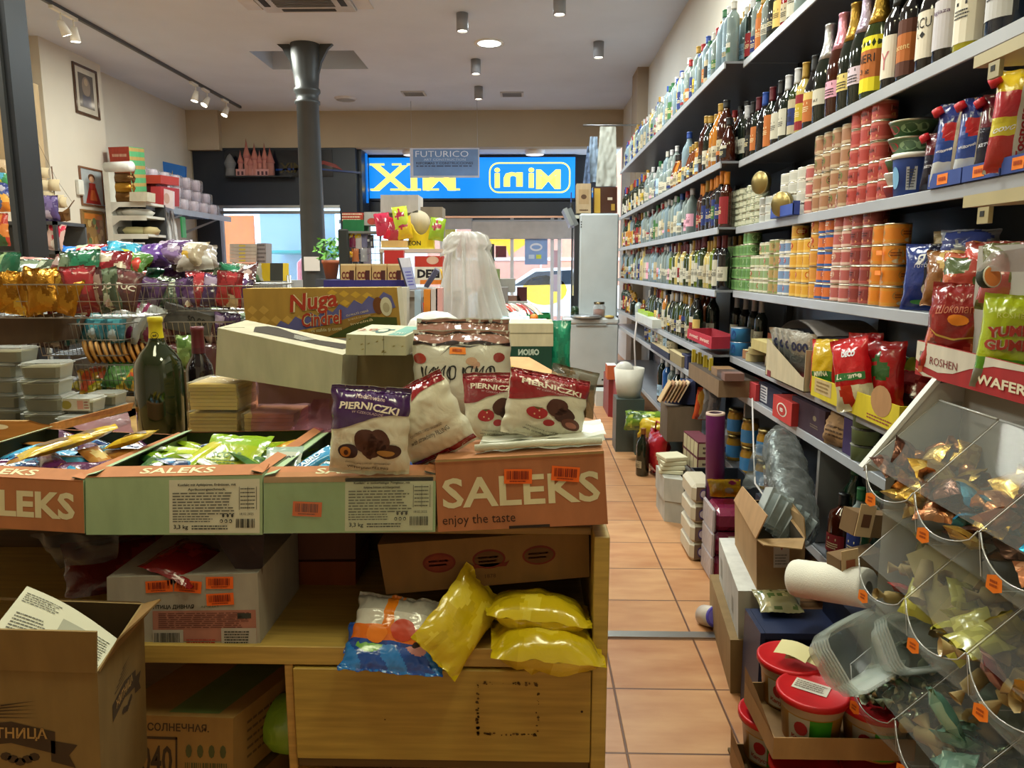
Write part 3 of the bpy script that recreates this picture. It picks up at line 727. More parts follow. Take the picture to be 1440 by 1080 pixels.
SQ = ('squat', ['6a3210', '3a1408', 'b8742a'], ['1c1c1e', 'c8a040'], ['e0d6c0', 'd8b868', 'f0ece0'])
WHI = ('litre', ['6a3210', 'b8742a', '3a1408', '16201a'], ['1c1c1e', 'c8a040', 'a01c20'], ['f0ece0', 'e8c828', '1a1a1c'])
VERM = ('wine', ['6a7a22', '2c3a18', 'c9b46a'], ['5a1420', 'c8a040', 'c8c8cc'], ['f0ece0', 'e0d6c0'])
BRN = ('wine', ['3a1408', '141418'], ['e89030', 'e89030', 'c8a040'], ['1c2c6a', '1a1a1c', '8a1c22'])
ROSE = ('vodka', ['eaf4f2'], ['5a1420', 'c8c8cc'], ['e0d6c0', 'e8a8c0', 'f0ece0'])
rows = [
 (0, 4.36, 4.62, .085, [('litre', ['c8dce8'], ['2c6a40'], [None]), TALL], 'top'),
 (0, 4.70, 8.95, .092, [VOD, VOD, TALL, VOD], 'top'),
 (1, 4.36, 5.0, .088, [COG, WHI, SQ, WHI, ('litre', ['b8742a', '3a1408'], ['c8a040', '1c1c1e'], ['e0d6c0'])], 'second'),
 (1, 5.0, 5.9, .09, [COG, COG, ('litre', ['c8dce8'], ['284a9c'], ['d8b868'])], 'second'),
 (1, 5.9, 7.3, .095, [VOD, ('squat', ['eaf4f2'], ['c8c8cc'], ['f0ece0']), TALL], 'second'),
 (1, 7.3, 8.95, .1, [DARKW, ('wine', ['16201a'], ['a01c20', '284a9c'], ['f0ece0'])], 'second'),
 (2, 4.36, 5.05, .085, [BRN], 'third'),
 (2, 5.25, 7.4, .09, [VOD, ('squat', ['eaf4f2'], ['1c1c1e'], ['f0ece0', '1a1a1c']), VOD, ROSE], 'third'),
 (2, 7.4, 8.95, .1, [DARKW, TALL, SQ], 'third'),
 (3, 4.36, 5.9, .083, [VERM, VERM, ('wine', ['141418', '2c3a18'], ['5a1420'], ['f0ece0'])], 'fourth'),
 (3, 5.9, 7.2, .09, [ROSE, VOD], 'fourth'),
 (3, 7.2, 8.95, .1, [VERM, TALL, COG, VOD], 'fourth'),
 (4, 4.95, 6.3, .085, [BURG, WHI, DARKW, BURG, VERM], 'fifth'),
 (4, 6.3, 7.0, .09, [BURG, DARKW], 'fifth'),
 (4, 7.9, 8.95, .11, [SQ, DARKW], 'fifth'),
 (5, 5.7, 7.0, .1, [('vodka', ['eaf4f2', '10281a'], ['c8c8cc', '284a9c'], ['a8c4dc', '1c2c6a']), BURG], 'sixth'),
]
cnt = {}
tally = []
for si, y0, y1, st, ch, nm in rows:
 y = y0
 while y < y1:
  shp, gs, cs, ls = rr.choice(ch); g = rr.choice(gs); c = rr.choice(cs); l = rr.choice(ls)
  i = cnt.get(si, 0); cnt[si] = i+1
  gk = GK.get(g, 'glassy'); lab = '%s %s, %s cap%s, %s from the step, %s shelf' % (CN[g], {'wine': 'wine bottle', 'burgundy': 'sloping wine bottle', 'vodka': 'spirit bottle', 'tall': 'tall spirit bottle', 'cognac': 'round cognac bottle', 'squat': 'squat liquor bottle', 'litre': 'whisky bottle', 'sparkling': 'sparkling bottle'}[shp], KN[c], '' if not l else ' and %s label' % LN[l], ordn(i), nm)
  nmk = {'wine': 'wine_bottle', 'burgundy': 'wine_bottle', 'vodka': 'vodka_bottle', 'tall': 'vodka_bottle'}.get(shp, 'liquor_bottle')
  lab2 = (l, rr.choice(list(LN))) if l and rr.random() < .3 else l
  bottle(nmk, XFAR+.055+rr.uniform(0, .012), y, SH[si]+.001, shp, g, gk, c, lab2, rr.randrange(5), lab, 'bottles on the %s wall shelf' % nm, n=10 if y > 6 else 14, rz=rr.uniform(-20, 20), sc=rr.choice((.93, 1, 1, 1.05)), simple=y > 6.6)
  y += st*rr.uniform(.97, 1.08)
for si, y0, y1, ch, nm in ((0, 4.4, 7.4, [VOD, TALL], 'top'), (3, 4.4, 5.6, [VERM], 'fourth'), (4, 5.0, 6.4, [BURG, WHI], 'fifth'), (1, 4.4, 5.6, [WHI, DARKW], 'second')):
 y = y0; i = 0
 while y < y1:
  shp, gs, cs, ls = rr.choice(ch); g = rr.choice(gs); c = rr.choice(cs)
  bottle('liquor_bottle', XFAR+.165, y, SH[si]+.001, shp, g, GK.get(g, 'glassy'), c, ls[0], 0, '%s bottle, %s cap, back row of %s shelf, %s from the step' % (CN[g], KN[c], nm, ordn(i)), 'back row bottles on the %s wall shelf' % nm, n=8, simple=True)
  i += 1; y += .125
def yx(px, X=XN+.06, Z=1.45): return Yat(px, X, Z)
i = 0
for px, shp, g, c, l in ((1048, 'tall', 'eaf4f2', 'e8e6e0', 'a8c4dc'), (1056, 'tall', '16201a', 'c8c8cc', '8a1c22'), (1064, 'tall', 'eaf4f2', '2c6a40', '1c2c6a'), (1072, 'wine', 'b8742a', 'c8a040', 'd87a28'), (1080, 'wine', 'eaf4f2', '1c1c1e', 'f0ece0'), (1089, 'wine', '16201a', 'c8a040', '1a1a1c'), (1099, 'burgundy', '16201a', 'c8c8cc', 'd8b868'), (1109, 'wine', '8a1420', 'c8a040', 'e0d6c0'), (1120, 'burgundy', '16201a', '5a1420', 'f0ece0'), (1133, 'squat', 'eaf4f2', '1c1c1e', None)):
 bottle('wine_bottle' if shp in ('wine', 'burgundy') else 'liquor_bottle', XN+.055, yx(px, XN+.055, 2.6), SH[0]+.001, shp, g, GK.get(g, 'glassy'), c, l, i, '%s bottle, %s label, near top shelf, %s from the step' % (CN[g], LN.get(l, 'no'), ordn(i)), 'bottles on the near top shelf'); i += 1
NEAR = [
 (1041, 'wine', '141418', '1c1c1e', 'f0ece0', 1), (1049, 'wine', '16201a', 'c8c8cc', 'f0ece0', 0), (1057, 'wine', '141418', '1c1c1e', '1a1a1c', 0), (1065, 'wine', '16201a', '5a1420', 'd87a28', 1), (1074, 'burgundy', '141418', '284a9c', None, 0),
 (1084, 'wine', '16201a', '5a1420', 'd87a28', 3), (1096, 'burgundy', '141418', '1c1c1e', 'f0ece0', 1), (1106, 'wine', '16201a', 'c8c8cc', 'f0ece0', 1), (1119, 'wine', '2c3a18', 'c8c8cc', ('e0d6c0', '1c2c6a'), 3), (1130, 'wine', 'c9b46a', 'c8a040', ('8a1c22', 'e8c828'), 3),
 (1143, 'burgundy', '141418', '1c1c1e', ('d87a28', 'd8b868'), 1), (1162, 'sparkling', '16201a', 'c8c8cc', 'f0ece0', 4), (1181, 'sparkling', '3a1408', 'e8a0b4', 'e8a8c0', 4), (1198, 'sparkling', '16201a', 'c8a040', 'e0c878', 4), (1214, 'sparkling', '16201a', 'b8a8c0', 'd8c8d8', 4),
 (1233, 'sparkling', '2c3a18', 'c8a040', ('e8d820', 'd87a28'), 3), (1258, 'wine', '141418', '1c1c1e', 'e4dccc', 1), (1281, 'wine', '141418', '1c1c1e', ('5a3020', 'd87a28'), 3), (1312, 'burgundy', '141418', '1c1c1e', 'e4dccc', 1), (1337, 'burgundy', '141418', '1c1c1e', 'c8c4cc', 1), (1372, 'litre', 'b0a820', 'c8a040', 'e6e0d0', 3), (1420, 'litre', '182438', '1c1c1e', 'c8c8cc', 1)]
WORDS = {1233: [('NERI', .015, .022, '1a1a1a'), ('3 g', -.02, .016, '1a1a1a')], 1281: [('jacent', 0, .02, 'e8d090')], 1312: [('ACU', .03, .026, '2a2a2a'), ('L◆', 0, .018, '2a2a2a')], 1337: [('Agiaza', .03, .014, '5a3a60')], 1258: [('Y', -.01, .05, 'c87a80')], 1162: [('BRUT', -.01, .008, '2a2a2a')]}
i = 0
for px, shp, g, c, l, sty in NEAR:
 nmk = 'sparkling_wine_bottle' if shp == 'sparkling' else 'wine_bottle'
 l1 = l[0] if isinstance(l, tuple) else l
 cn = {'e0c878': 'cream', 'd8c8d8': 'lilac', 'e4dccc': 'off-white', 'c8c4cc': 'pale grey', 'e8d820': 'yellow and orange', '5a3020': 'brown and orange', 'e6e0d0': 'ivory', 'c8c8cc': 'silver'}.get(l1, LN.get(l1, 'no'))
 sc = 1.22 if shp in ('sparkling',) else 1.12 if px > 1240 else 1
 bottle(nmk, XN+.06, yx(px, XN+.06, 2.1), SH[1]+.001, shp, g, GK.get(g, 'glassy'), c, l, sty, '%s %s bottle, %s label, %s neck, %s from the step, second shelf' % (CN.get(g, 'yellow' if g == 'b0a820' else 'dark blue'), 'sparkling' if shp == 'sparkling' else 'wine', cn, KN.get(c, 'lilac'), ordn(i)), 'wine bottles on the near second shelf', n=24, words=WORDS.get(px), rz=-12, sc=sc); i += 1
_can = {}
def can(X, Y, Z, key, label, group, rz=0):
 r, h, base, band, art = CANS[key]
 if key not in _can:
  b = B(); rim = 'c9c2ae' if key not in ('white', 'whites') else 'dcd8cc'
  b.lathe([(0, .001, 'metal', rim), (r-.003, .002, 'metal', rim), (r, 0, 'metal', rim), (r, .003, 'metal', rim), (r-.0012, .0045, 'satin', base), (r-.0012, h-.0045, 'satin', base), (r, h-.003, 'metal', rim), (r, h, 'metal', rim), (r-.003, h-.001, 'metal', rim), (0, h-.002, 'metal', rim)], 20)
  t = b.obj('food_tin', loc=(X, Y, Z), label=label, cat='tin', group=group)
  l = B(); a0 = math.pi+R(28)
  fn = lambda x, y: Vector(((r+.0002)*math.cos(a0+x/r), (r+.0002)*math.sin(a0+x/r), y))
  l.grid(lambda u, v: fn(u*math.pi*r, h*.08+(v+1)/2*h*.84), 20, 6, 'satin', lambda u, v: band if (v < -.66 or v > .66) else base)
  f2 = lift(fn, 1)
  art(l, f2, r, h); l.obj('tin_label', t)
  _can[key] = t; return t
 return dup(_can[key], (X, Y, Z), (0, 0, rz), label, group)
def oval(c1, c2, c3=None):
 def a(l, fn, r, h):
  for k in (-1.25, 1.25, 3.6): 
   l.disc(fn, k*r, h*.55, r*.62, h*.25, 'satin', c1, 14); l.lines(lift(fn, 1), k*r-r*.42, h*.42, k*r+r*.42, h*.66, 2, 'satin', c2, 3, .55)
   if c3: l.disc(fn, k*r+r*.2, h*.2, r*.5, h*.11, 'satin', c3, 10)
 return a
def rectart(c1, c2, word=None):
 def a(l, fn, r, h):
  for k in (-.9, 1.3, 3.4):
   l.rect(fn, (k-.6)*r, h*.42, (k+.6)*r, h*.72, 'satin', c1)
   if word: l.text(word, lift(fn, 1), k*r, h*.57, h*.17, 'satin', c2, w=r*1.0, bold=.02)
   else: l.lines(lift(fn, 1), (k-.45)*r, h*.45, (k+.45)*r, h*.7, 2, 'satin', c2, 3, .5)
   l.disc(fn, k*r, h*.25, r*.6, h*.1, 'satin', 'd89060', 10)
 return a
CANS = {
 'red': (.04, .066, 'b3433c', 'c8685c', rectart('e8dcc8', '3a2420', 'BALEA')), 'rose': (.04, .066, 'b8605c', 'e0c0b0', oval('d8a890', 'f0e4d4')),
 'olive': (.042, .075, 'a87858', 'c8b090', oval('6a7a3c', '3a2420', '8a3a28')), 'green': (.037, .062, '5f8a4e', '7aa868', oval('a8c890', '3c5a30')),
 'greenish': (.037, .062, '8fa878', 'e0dcc8', oval('b8503c', 'f0ece0', 'd8b040')), 'veg': (.037, .064, 'b09460', '8c9860', oval('7a8a48', '5a3420', 'c04a30')),
 'yellow': (.038, .062, 'e0a83c', 'e8c060', oval('c03428', 'f4e0b0')), 'orangey': (.038, .066, 'd89440', 'e0a848', oval('b83028', 'f0e0c0', '8a4a20')),
 'bluewhite': (.036, .062, '7c98c0', 'e8e4dc', oval('c04a3a', 'f0ece0')), 'blueorange': (.037, .064, 'd8743c', '3c64a8', rectart('3c78b8', 'f0ece0')),
 'maroon': (.041, .067, '8c3a36', 'a85048', rectart('c8a898', '4a1c1c')), 'orange': (.041, .067, 'e08420', 'd89030', oval('b08a4a', '7a3a18', 'c8b89a')),
 'flat': (.036, .034, 'c8c8b0', '8a9478', oval('7c8a60', 'e8e4d8')), 'white': (.055, .05, 'c4c2b8', 'd8d6cc', lambda l, fn, r, h: None), 'whites': (.05, .04, 'b8bcb8', 'd0d2ce', lambda l, fn, r, h: None)}
KL = {'red': 'red', 'rose': 'rose pink', 'olive': 'brown olive salad', 'green': 'green', 'greenish': 'pale green', 'veg': 'mixed vegetable', 'yellow': 'yellow', 'orangey': 'orange yellow', 'bluewhite': 'blue and white', 'blueorange': 'blue and orange', 'maroon': 'maroon', 'orange': 'bright orange', 'flat': 'flat grey green', 'white': 'wide white', 'whites': 'plain pale'}
def stack(px, si, key, n, X=XN+.05, lastn='', Y=None, col_=[0]):
 Y = Y or yx(px, X, SH[si]+.1); h = CANS[key][1]; col_[0] += 1
 for k in range(n):
  pos = 'bottom' if k == 0 else 'top' if k == n-1 else ordn(k)+' up'
  can(X+rr.uniform(-.002, .002), Y+rr.uniform(-.002, .002), SH[si]+.001+k*(h+.0005), key, '%s tin, %s in column, %s column from step, %s shelf' % (KL[key], pos, ordn(lastn), SHN[si]), 'tins on the %s shelf' % SHN[si], rr.uniform(-35, 35))
def columns(si, plan, px0, px1):
 y = yx(px0, XN+.05, SH[si]+.1); y1 = yx(px1, XN+.05, SH[si]+.1); c = 0
 while y > y1:
  px = proj((XN+.05, y, SH[si]+.1))[0]
  for lim, key, n in plan:
   if px < lim: break
  nn = n if isinstance(n, int) else rr.choice(n)
  y -= CANS[key][0]+.001
  stack(None, si, key, nn, X=XN+.006+CANS[key][0]+.002, Y=y, lastn=c)
  y -= CANS[key][0]+.001; c += 1
 return c
columns(2, [(1075, 'flat', (5, 6)), (1102, 'whites', (3, 4)), (1136, 'white', 4), (1148, 'rose', 3), (1181, 'olive', 4), (1199, 'olive', 4), (1219, 'red', 5), (1240, 'red', 5), (1300, 'red', 2)], 1037, 1252)
columns(3, [(1048, 'green', 4), (1062, 'green', 5), (1072, 'greenish', 3), (1088, 'greenish', 4), (1103, 'veg', 4), (1112, 'bluewhite', 4), (1127, 'yellow', 5), (1140, 'yellow', 4), (1157, 'orangey', 5), (1168, 'blueorange', 5), (1184, 'rose', 6), (1196, 'rose', 5), (1212, 'maroon', 5), (1231, 'maroon', 5), (1270, 'orange', 4)], 1026, 1262)
for k, zz in enumerate((.17, .105)):
 y = yx(1238, XN, 1.5)
 B().box((XN-.004, y-.02, SH[3]+zz), (XN-.002, y+.02, SH[3]+zz+.014), 'satin', 'ff8c1e').obj('price_sticker', label='orange price sticker on the orange tins, '+('upper one' if k == 0 else 'lower one'), cat='sticker')
for px, si, zz, r, nm in ((1078, 2, .13, .055, 'upper gold round tin standing on edge over the flat tins'), (1112, 2, .0, .055, 'lower gold round tin standing on edge in the blue tray')):
 y = yx(px, XN+.02, 1.75); m_ = rotm(0, -90, 28)
 q = B().lathe([(0, 0, 'metal', 'a8935a'), (r-.004, 0, 'metal', 'b8a468'), (r, .004, 'metal', 'c8b888'), (r, .028, 'metal', 'a89868'), (r-.002, .03, 'metal', 'c8b888'), (0, .028, 'metal', '9c8a58')], 28, (XN+.0 if zz else XN-.005, y, SH[si]+zz+r+.004), m_)
 q.obj('round_tin', label=nm, cat='tin')
y = yx(1125, XN, 1.7); B().box((XN-.03, y, SH[2]+.002), (XN-.026, y+.3, SH[2]+.05), 'satin', '2c48a0').box((XN-.03, y, SH[2]+.001), (XN+.0, y+.3, SH[2]+.004), 'satin', '2c48a0').box((XN-.03, y-.0, SH[2]+.002), (XN+.0, y+.003, SH[2]+.06), 'satin', '2c48a0').obj('blue_tray', label='low blue cardboard tray in front of the white tins', cat='tray')
y = yx(1288, XN+.08, 1.75)
t = root('plastic_bucket', 'blue plastic bucket with a white lid beside the sauce pouches', 'bucket', (XN+.075, y, SH[2]+.001))
b = B(); b.lathe([(0, 0, 'satin', '2c4a9a'), (.055, 0, 'satin', '2c4a9a'), (.064, .12, 'satin', '2c4a9a')], 28)
f = lambda x, yy: Vector(((.0565+.075*yy)*math.cos(math.pi+x), (.0565+.075*yy)*math.sin(math.pi+x), yy))
b.rect(f, .75, .02, 1.25, .09, 'satin', 'c8ccd4'); b.lines(lift(f), .8, .025, 1.2, .085, 7, 'satin', '4a4e58', 3); b.disc(f, .05, .06, .3, .035, 'satin', '7ab0d8'); b.obj('bucket_body', t)
B().lathe([(.066, .118, 'satin', 'dcdad4'), (.069, .118, 'satin', 'dcdad4'), (.069, .134, 'satin', 'dcdad4'), (.0, .136, 'satin', 'dcdad4')], 28).obj('bucket_lid', t)
for px, zz, nm, c0, c1 in ((1262, .0, 'lowest', '8c2a30', 'c8c0b4'), (1262, .042, 'second', 'c8c0b8', '8c3038'), (1262, .084, 'third', '4c6a48', 'b82c3c'), ):
 y = yx(px, XN+.05, 1.75)
 q = B().lathe([(0, 0, 'satin', c0), (.032, 0, 'satin', 'c4c0b4'), (.045, .036, 'satin', c0), (.045, .04, 'metal', 'c8c4b8'), (0, .04, 'satin', c1)], 20, (XN+.055, y, SH[2]+.001+zz))
 q.obj('salad_tin', label='%s oval salad tin of the mixed stack beside the blue bucket' % nm, cat='tin', group='oval salad tins')
for k in range(2):
 y = yx(1279, XN+.07, 1.8)
 q = B(); q.lathe([(0, 0, 'satin', '3c5a3c'), (.05, 0, 'satin', 'b8b8a8'), (.07, .045, 'satin', '507050'), (.074, .05, 'metal', 'c0c0b0'), (0, .052, 'satin', '5a7a58')], 24, (XN+.08, y+.01, SH[2]+.138+k*.053))
 f = lambda x, yy, Z=SH[2]+.138+k*.053, Y=y+.01: Vector((XN+.08+(.0505+.44*yy)*math.cos(math.pi+x), Y+(.0505+.44*yy)*math.sin(math.pi+x), Z+yy))
 q.disc(f, .0, .024, .42, .013, 'satin', 'c02c44'); q.disc(f, .95, .024, .45, .014, 'satin', '90b088'); q.disc(f, 1.6, .024, .3, .013, 'satin', '8cae84')
 q.obj('salad_tin', label='green leaf printed oval tin on top of the mixed stack, '+('lower' if k == 0 else 'upper')+' of two', cat='tin', group='green oval tins')
# ================================================================ the counter in front
YC = 1.6; ZC = P(490, 751, YC).z
WD = 'a88c48'; WD2 = '9a763a'
cx1 = P(857, 800, YC).x; cx0 = -1.9
zs1, zs0 = P(600, 912, YC).z, P(600, 938, YC).z
t = root('counter_cabinet', 'light wood counter cabinet with an open shelf above a drawer', 'cabinet', ((cx0+cx1)/2, YC+.3, 0))
O = t.location
def cb(nm, a, c, col=WD, kind='wood', **k): B().box(Vector(a)-O, Vector(c)-O, kind, col, bev=.002, **k).obj(nm, t)
D = .62
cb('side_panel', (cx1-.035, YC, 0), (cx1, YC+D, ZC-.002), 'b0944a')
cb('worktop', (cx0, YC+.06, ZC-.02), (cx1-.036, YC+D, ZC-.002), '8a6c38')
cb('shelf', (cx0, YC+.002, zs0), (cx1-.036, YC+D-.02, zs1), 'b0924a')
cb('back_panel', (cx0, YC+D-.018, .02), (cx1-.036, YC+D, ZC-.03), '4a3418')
xd = P(402, 1000, YC).x; xd2 = P(414, 1000, YC).x
cb('divider', (xd, YC+.004, .05), (xd2, YC+D-.02, zs0-.001), 'ae8846')
zd0, zd1 = P(600, 1068, YC).z, P(600, 941, YC).z
b = B(); b.box(Vector((xd2+.002, YC-.004, zd0))-O, Vector((cx1-.037, YC+.016, zd1))-O, 'wood', 'a88c40', bev=.002)
fn = plane(Vector((0, YC-.0045, 0))-O, (1, 0, 0), (0, 0, 1), .0008)
q = random.Random(4)
m0, m1 = P(672, 1030, YC), P(756, 960, YC)
for k in range(90):
 s_ = q.random(); e_ = q.randrange(4); x = (m0.x+(m1.x-m0.x)*s_) if e_ < 2 else (m0.x, m1.x)[e_-2]; z = (m0.z, m1.z)[e_] if e_ < 2 else m0.z+(m1.z-m0.z)*s_
 x += q.uniform(-.003, .003); z += q.uniform(-.003, .003); r_ = q.uniform(.001, .0042)
 b.disc(fn, x, z, r_, r_*q.uniform(.5, 1.3), 'matte', q.choice(('4a3514', '6a4e20', '5a4218')), 6)
b.disc(fn, P(818, 999, YC).x, P(818, 999, YC).z, .003, .003, 'matte', '1c0c08', 10)
b.disc(fn, P(542, 1010, YC).x, P(542, 1010, YC).z, .002, .002, 'matte', '5a4018', 8)
b.obj('drawer_front', t)
cb('drawer_rail', (xd2, YC+.01, zd0-.03), (cx1-.037, YC+.03, zd0-.006), '5a4420')
OR = 'b07248'; GR = '9fb890'; GRD = '6e7c62'
def wlab(b, fn, x0, y0, x1, y1, seed, head):
 b.rect(fn, x0, y0, x1, y1, 'paper', 'd2d2be'); f = lift(fn); w, h = x1-x0, y1-y0; K = '3c3c38'
 for k, s_ in enumerate(head): b.text(s_, f, x0+w*.42, y1-h*(.10+.085*k), h*.06, 'paper', '22221e', w=w*(.64 if k == 0 else .42), bold=.02)
 b.lines(f, x0+w*.04, y0+h*.34, x0+w*.76, y1-h*.22, 8, 'paper', '5a5a54', seed, .38); b.lines(f, x0+w*.04, y0+h*.2, x0+w*.5, y0+h*.34, 3, 'paper', '5a5a54', seed+1, .38)
 b.text('3,3 kg', f, x0+w*.13, y0+h*.11, h*.1, 'paper', '1e1e1a', bold=.02, w=w*.16); b.lines(f, x0+w*.25, y0+h*.06, x0+w*.66, y0+h*.16, 2, 'paper', K, seed+2)
 for k in range(3): 
  b.disc(f, x0+w*(.6+.05*k), y0+h*.33, w*.014, h*.035, 'paper', K, 8); b.disc(f, x0+w*(.58+.05*k), y0+h*.23, w*.018, h*.035, 'paper', K, 8); b.disc(lift(f), x0+w*(.58+.05*k), y0+h*.23, w*.009, h*.018, 'paper', 'd2d2be', 8)
 b.text('18.02.2025', f, x0+w*.86, y0+h*.36, h*.045, 'paper', K, w=w*.15); b.barcode(f, x0+w*.74, y0+h*.1, x0+w*.95, y0+h*.27, 'paper', '2a2a26', seed)
 for k in range(6): b.lines(f, x0+w*.79, y0+h*(.45+.07*k), x0+w*.96, y0+h*(.5+.07*k), 1, 'paper', K, seed+k, .4)
 for a, c in ((.775, .78), (.965, .97), (.87, .874)): b.rect(f, x0+w*a, y0+h*.44, x0+w*c, y0+h*.86, 'paper', K)
def tray(nm, label, quad, Ys, depth, hgt, front, inside, side_in, fold, pr):
 f4 = px4(quad, Ys); z_ = min(f4[0].z, f4[1].z)
 t = root(nm, label, 'sweet box', ((f4[0].x+f4[1].x)/2, YC+.2, ZC)); o = Vector(t.location)
 f4 = [p-o for p in f4]; q = Q(f4, Vector(depth)); b = B()
 q.tray(b, 'card', front, inside, .004, {'rim': fold, 'f': front, 'l': side_in, 'r': side_in})
 fn = q.map('f'); pr(b, fn); b.obj('box_body', t)
 b = B(); u = Vector((0, .045, .012)); lip = Q([f4[3]+Vector((.001, -.001, .0)), f4[2]+Vector((-.001, -.001, .0)), f4[2]+u, f4[3]+u], (0, .003, -.003))
 lip.solid(b, 'card', OR, {}); fl = lip.map('f')
 b.text('SALEKS', fl, fl.W*.5, fl.H*.5, fl.H*.52, 'card', 'dcd4ae', w=fl.W*.42, bold=.02, italic=-.0); b.obj('front_lip', t)
 b = B()
 for sd in (0, 1):
  p0, p1 = (q.f[3], q.k[3]) if sd == 0 else (q.f[2], q.k[2]); s_ = 1 if sd == 0 else -1
  up = Vector((0, 0, .004)); w_ = Vector((s_*.026, 0, .006)); a = [p0+up, p0+w_+up, p1+w_+up, p1+up]
  if sd == 1: a = a[::-1]
  b.poly(a, 'card', GR if (sd == 0) else OR); b.poly([x-Vector((0, 0, .003)) for x in a[::-1]], 'card', GRD)
 p0, p1 = q.k[3], q.k[2]; b.poly([p0+Vector((0, -.02, .006)), p1+Vector((0, -.02, .006)), p1+Vector((0, 0, .002)), p0+Vector((0, 0, .002))], 'card', OR)
 b.poly([p0+Vector((0, 0, .002)), p1+Vector((0, 0, .002)), p1, p0], 'card', OR)
 b.obj('rim_flaps', t); return t, q, o
def pr_green(sticker):
 def f(b, fn):
  W_, H_ = fn.W, fn.H
  if sticker: b.rect(fn, 0, H_*.9, W_, H_, 'card', 'b8906c')
  wlab(b, fn, W_*.475, H_*.03, W_*.985, H_*.93 if not sticker else H_*.97, 5+sticker, ['Konfekt mit Apfelpüree, Erdnüssen, mit', 'Aprikosengeschmack.'] if not sticker else ['Konfekt* in zuckerhaltiger Fettglasur, mit', 'Apfelpüree, Erdnüssen, mit Erdbeergeschmack.'])
  if sticker: b.tape(lift(fn), W_*.17, H_*.3, W_*.34, H_*.56, 3, -3)
 return f
D3 = (.0, .46, .0)
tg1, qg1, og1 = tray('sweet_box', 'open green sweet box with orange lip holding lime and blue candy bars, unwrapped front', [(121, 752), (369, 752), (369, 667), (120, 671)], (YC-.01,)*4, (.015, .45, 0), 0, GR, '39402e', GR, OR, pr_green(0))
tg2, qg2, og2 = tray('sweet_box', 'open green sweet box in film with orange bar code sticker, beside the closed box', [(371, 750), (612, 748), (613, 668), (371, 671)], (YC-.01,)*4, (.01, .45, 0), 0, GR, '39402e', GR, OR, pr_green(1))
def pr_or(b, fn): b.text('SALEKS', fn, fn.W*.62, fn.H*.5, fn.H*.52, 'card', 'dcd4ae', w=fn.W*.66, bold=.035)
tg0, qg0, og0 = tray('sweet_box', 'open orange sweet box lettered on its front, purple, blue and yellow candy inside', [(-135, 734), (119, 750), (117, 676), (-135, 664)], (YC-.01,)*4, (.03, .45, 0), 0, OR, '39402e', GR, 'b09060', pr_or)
f4 = px4([(616, 748), (855, 737), (849, 634), (612, 647)], YC-.012)
t = root('closed_sweet_box', 'closed orange box lettered enjoy the taste, under the white and red cookie bags', 'sweet box', ((f4[0].x+f4[1].x)/2, YC+.1, ZC)); o = Vector(t.location)
q = Q([p-o for p in f4], (0, .27, 0)); b = B(); q.solid(b, 'card', 'a86c48', {'r': 'b89e60', 'u': 'b07852'}); fn = q.map('f')
b.text('SALEKS', fn, fn.W*.5, fn.H*.53, fn.H*.42, 'card', 'd6d0ac', w=fn.W*.93, bold=.02)
b.text('enjoy the taste', fn, fn.W*.245, fn.H*.14, fn.H*.17, 'card', '3a241a', w=fn.W*.43, bold=0); b.obj('box_body', t)
b = B(); b.rect(lift(fn, 3), fn.W*.0, fn.H*.97, fn.W, fn.H*1.0, 'card', '9c8254'); b.rect(lift(fn, 1), fn.W*.42, .0, fn.W*.66, fn.H*.04, 'card', '2a1c14'); b.obj('lid_edge', t)
for k, (x0, rt) in enumerate(((.405, -3), (.685, -7))):
 q2 = B(); q2.tape(lift(fn, 3), fn.W*x0, fn.H*.62, fn.W*(x0+.165), fn.H*.82, 3+k, rt); q2.obj('barcode_sticker', t)
def sheet(b, pts, kind, col, nu=14, nv=8, amp=.006, seed=0):
 p = [Vector(x) for x in pts]; n = (p[1]-p[0]).cross(p[3]-p[0]).normalized(); o_ = Vector((seed, seed*2., 0))
 def f(u, v):
  a, c = (u+1)/2, (v+1)/2; r_ = p[0]*(1-a)*(1-c)+p[1]*a*(1-c)+p[2]*a*c+p[3]*(1-a)*c
  return r_+n*(noise.noise(r_*22+o_)*amp+noise.noise(r_*60+o_)*amp*.4)
 return b.grid(f, nu, nv, kind, col)
b = B(); f = qg2.f; l_ = Vector((0, -.004, 0)); sheet(b, [f[0]+l_, f[1]+l_, f[2]+l_+Vector((0, 0, .012)), f[3]+l_+Vector((0, 0, .012))], 'wrap', 'f4faf4', 20, 10, .0025, 2)
b.obj('film_wrap', tg2)
CB = {}
def barart(c1, c2, c3):
 def f(u, v):
  if abs(v) > .88: return c1
  if ((u-.1)/.55)**2+((v-.35)/.3)**2 < 1: return c3
  return c2 if (v+u*.4) % 1.1 > .55 else c1
 return f
BARS = {'purple': ('4a1c44', '5c2650', 'a87838'), 'blue': ('3a9ac8', '58b0d8', 'c89a40'), 'yellow': ('c8a420', 'd8b830', '8a5a1c'), 'orange': ('b8783a', 'c08a48', 'd8c080'), 'lime': ('88a81c', 'a4c028', 'c0d040'), 'green': ('2c5a24', '3c6c2c', '7aa028'), 'navy': ('243a6a', '3a7ab0', 'c8c8c0'), 'silver': ('b4b8a8', 'c8ccc0', '6a8a50'), 'red': ('8a1c24', 'a82830', 'd8c8a0')}
BN = {'purple': 'purple', 'blue': 'light blue', 'yellow': 'yellow', 'orange': 'orange', 'lime': 'lime green', 'green': 'dark green', 'navy': 'navy blue', 'silver': 'silver green', 'red': 'red'}
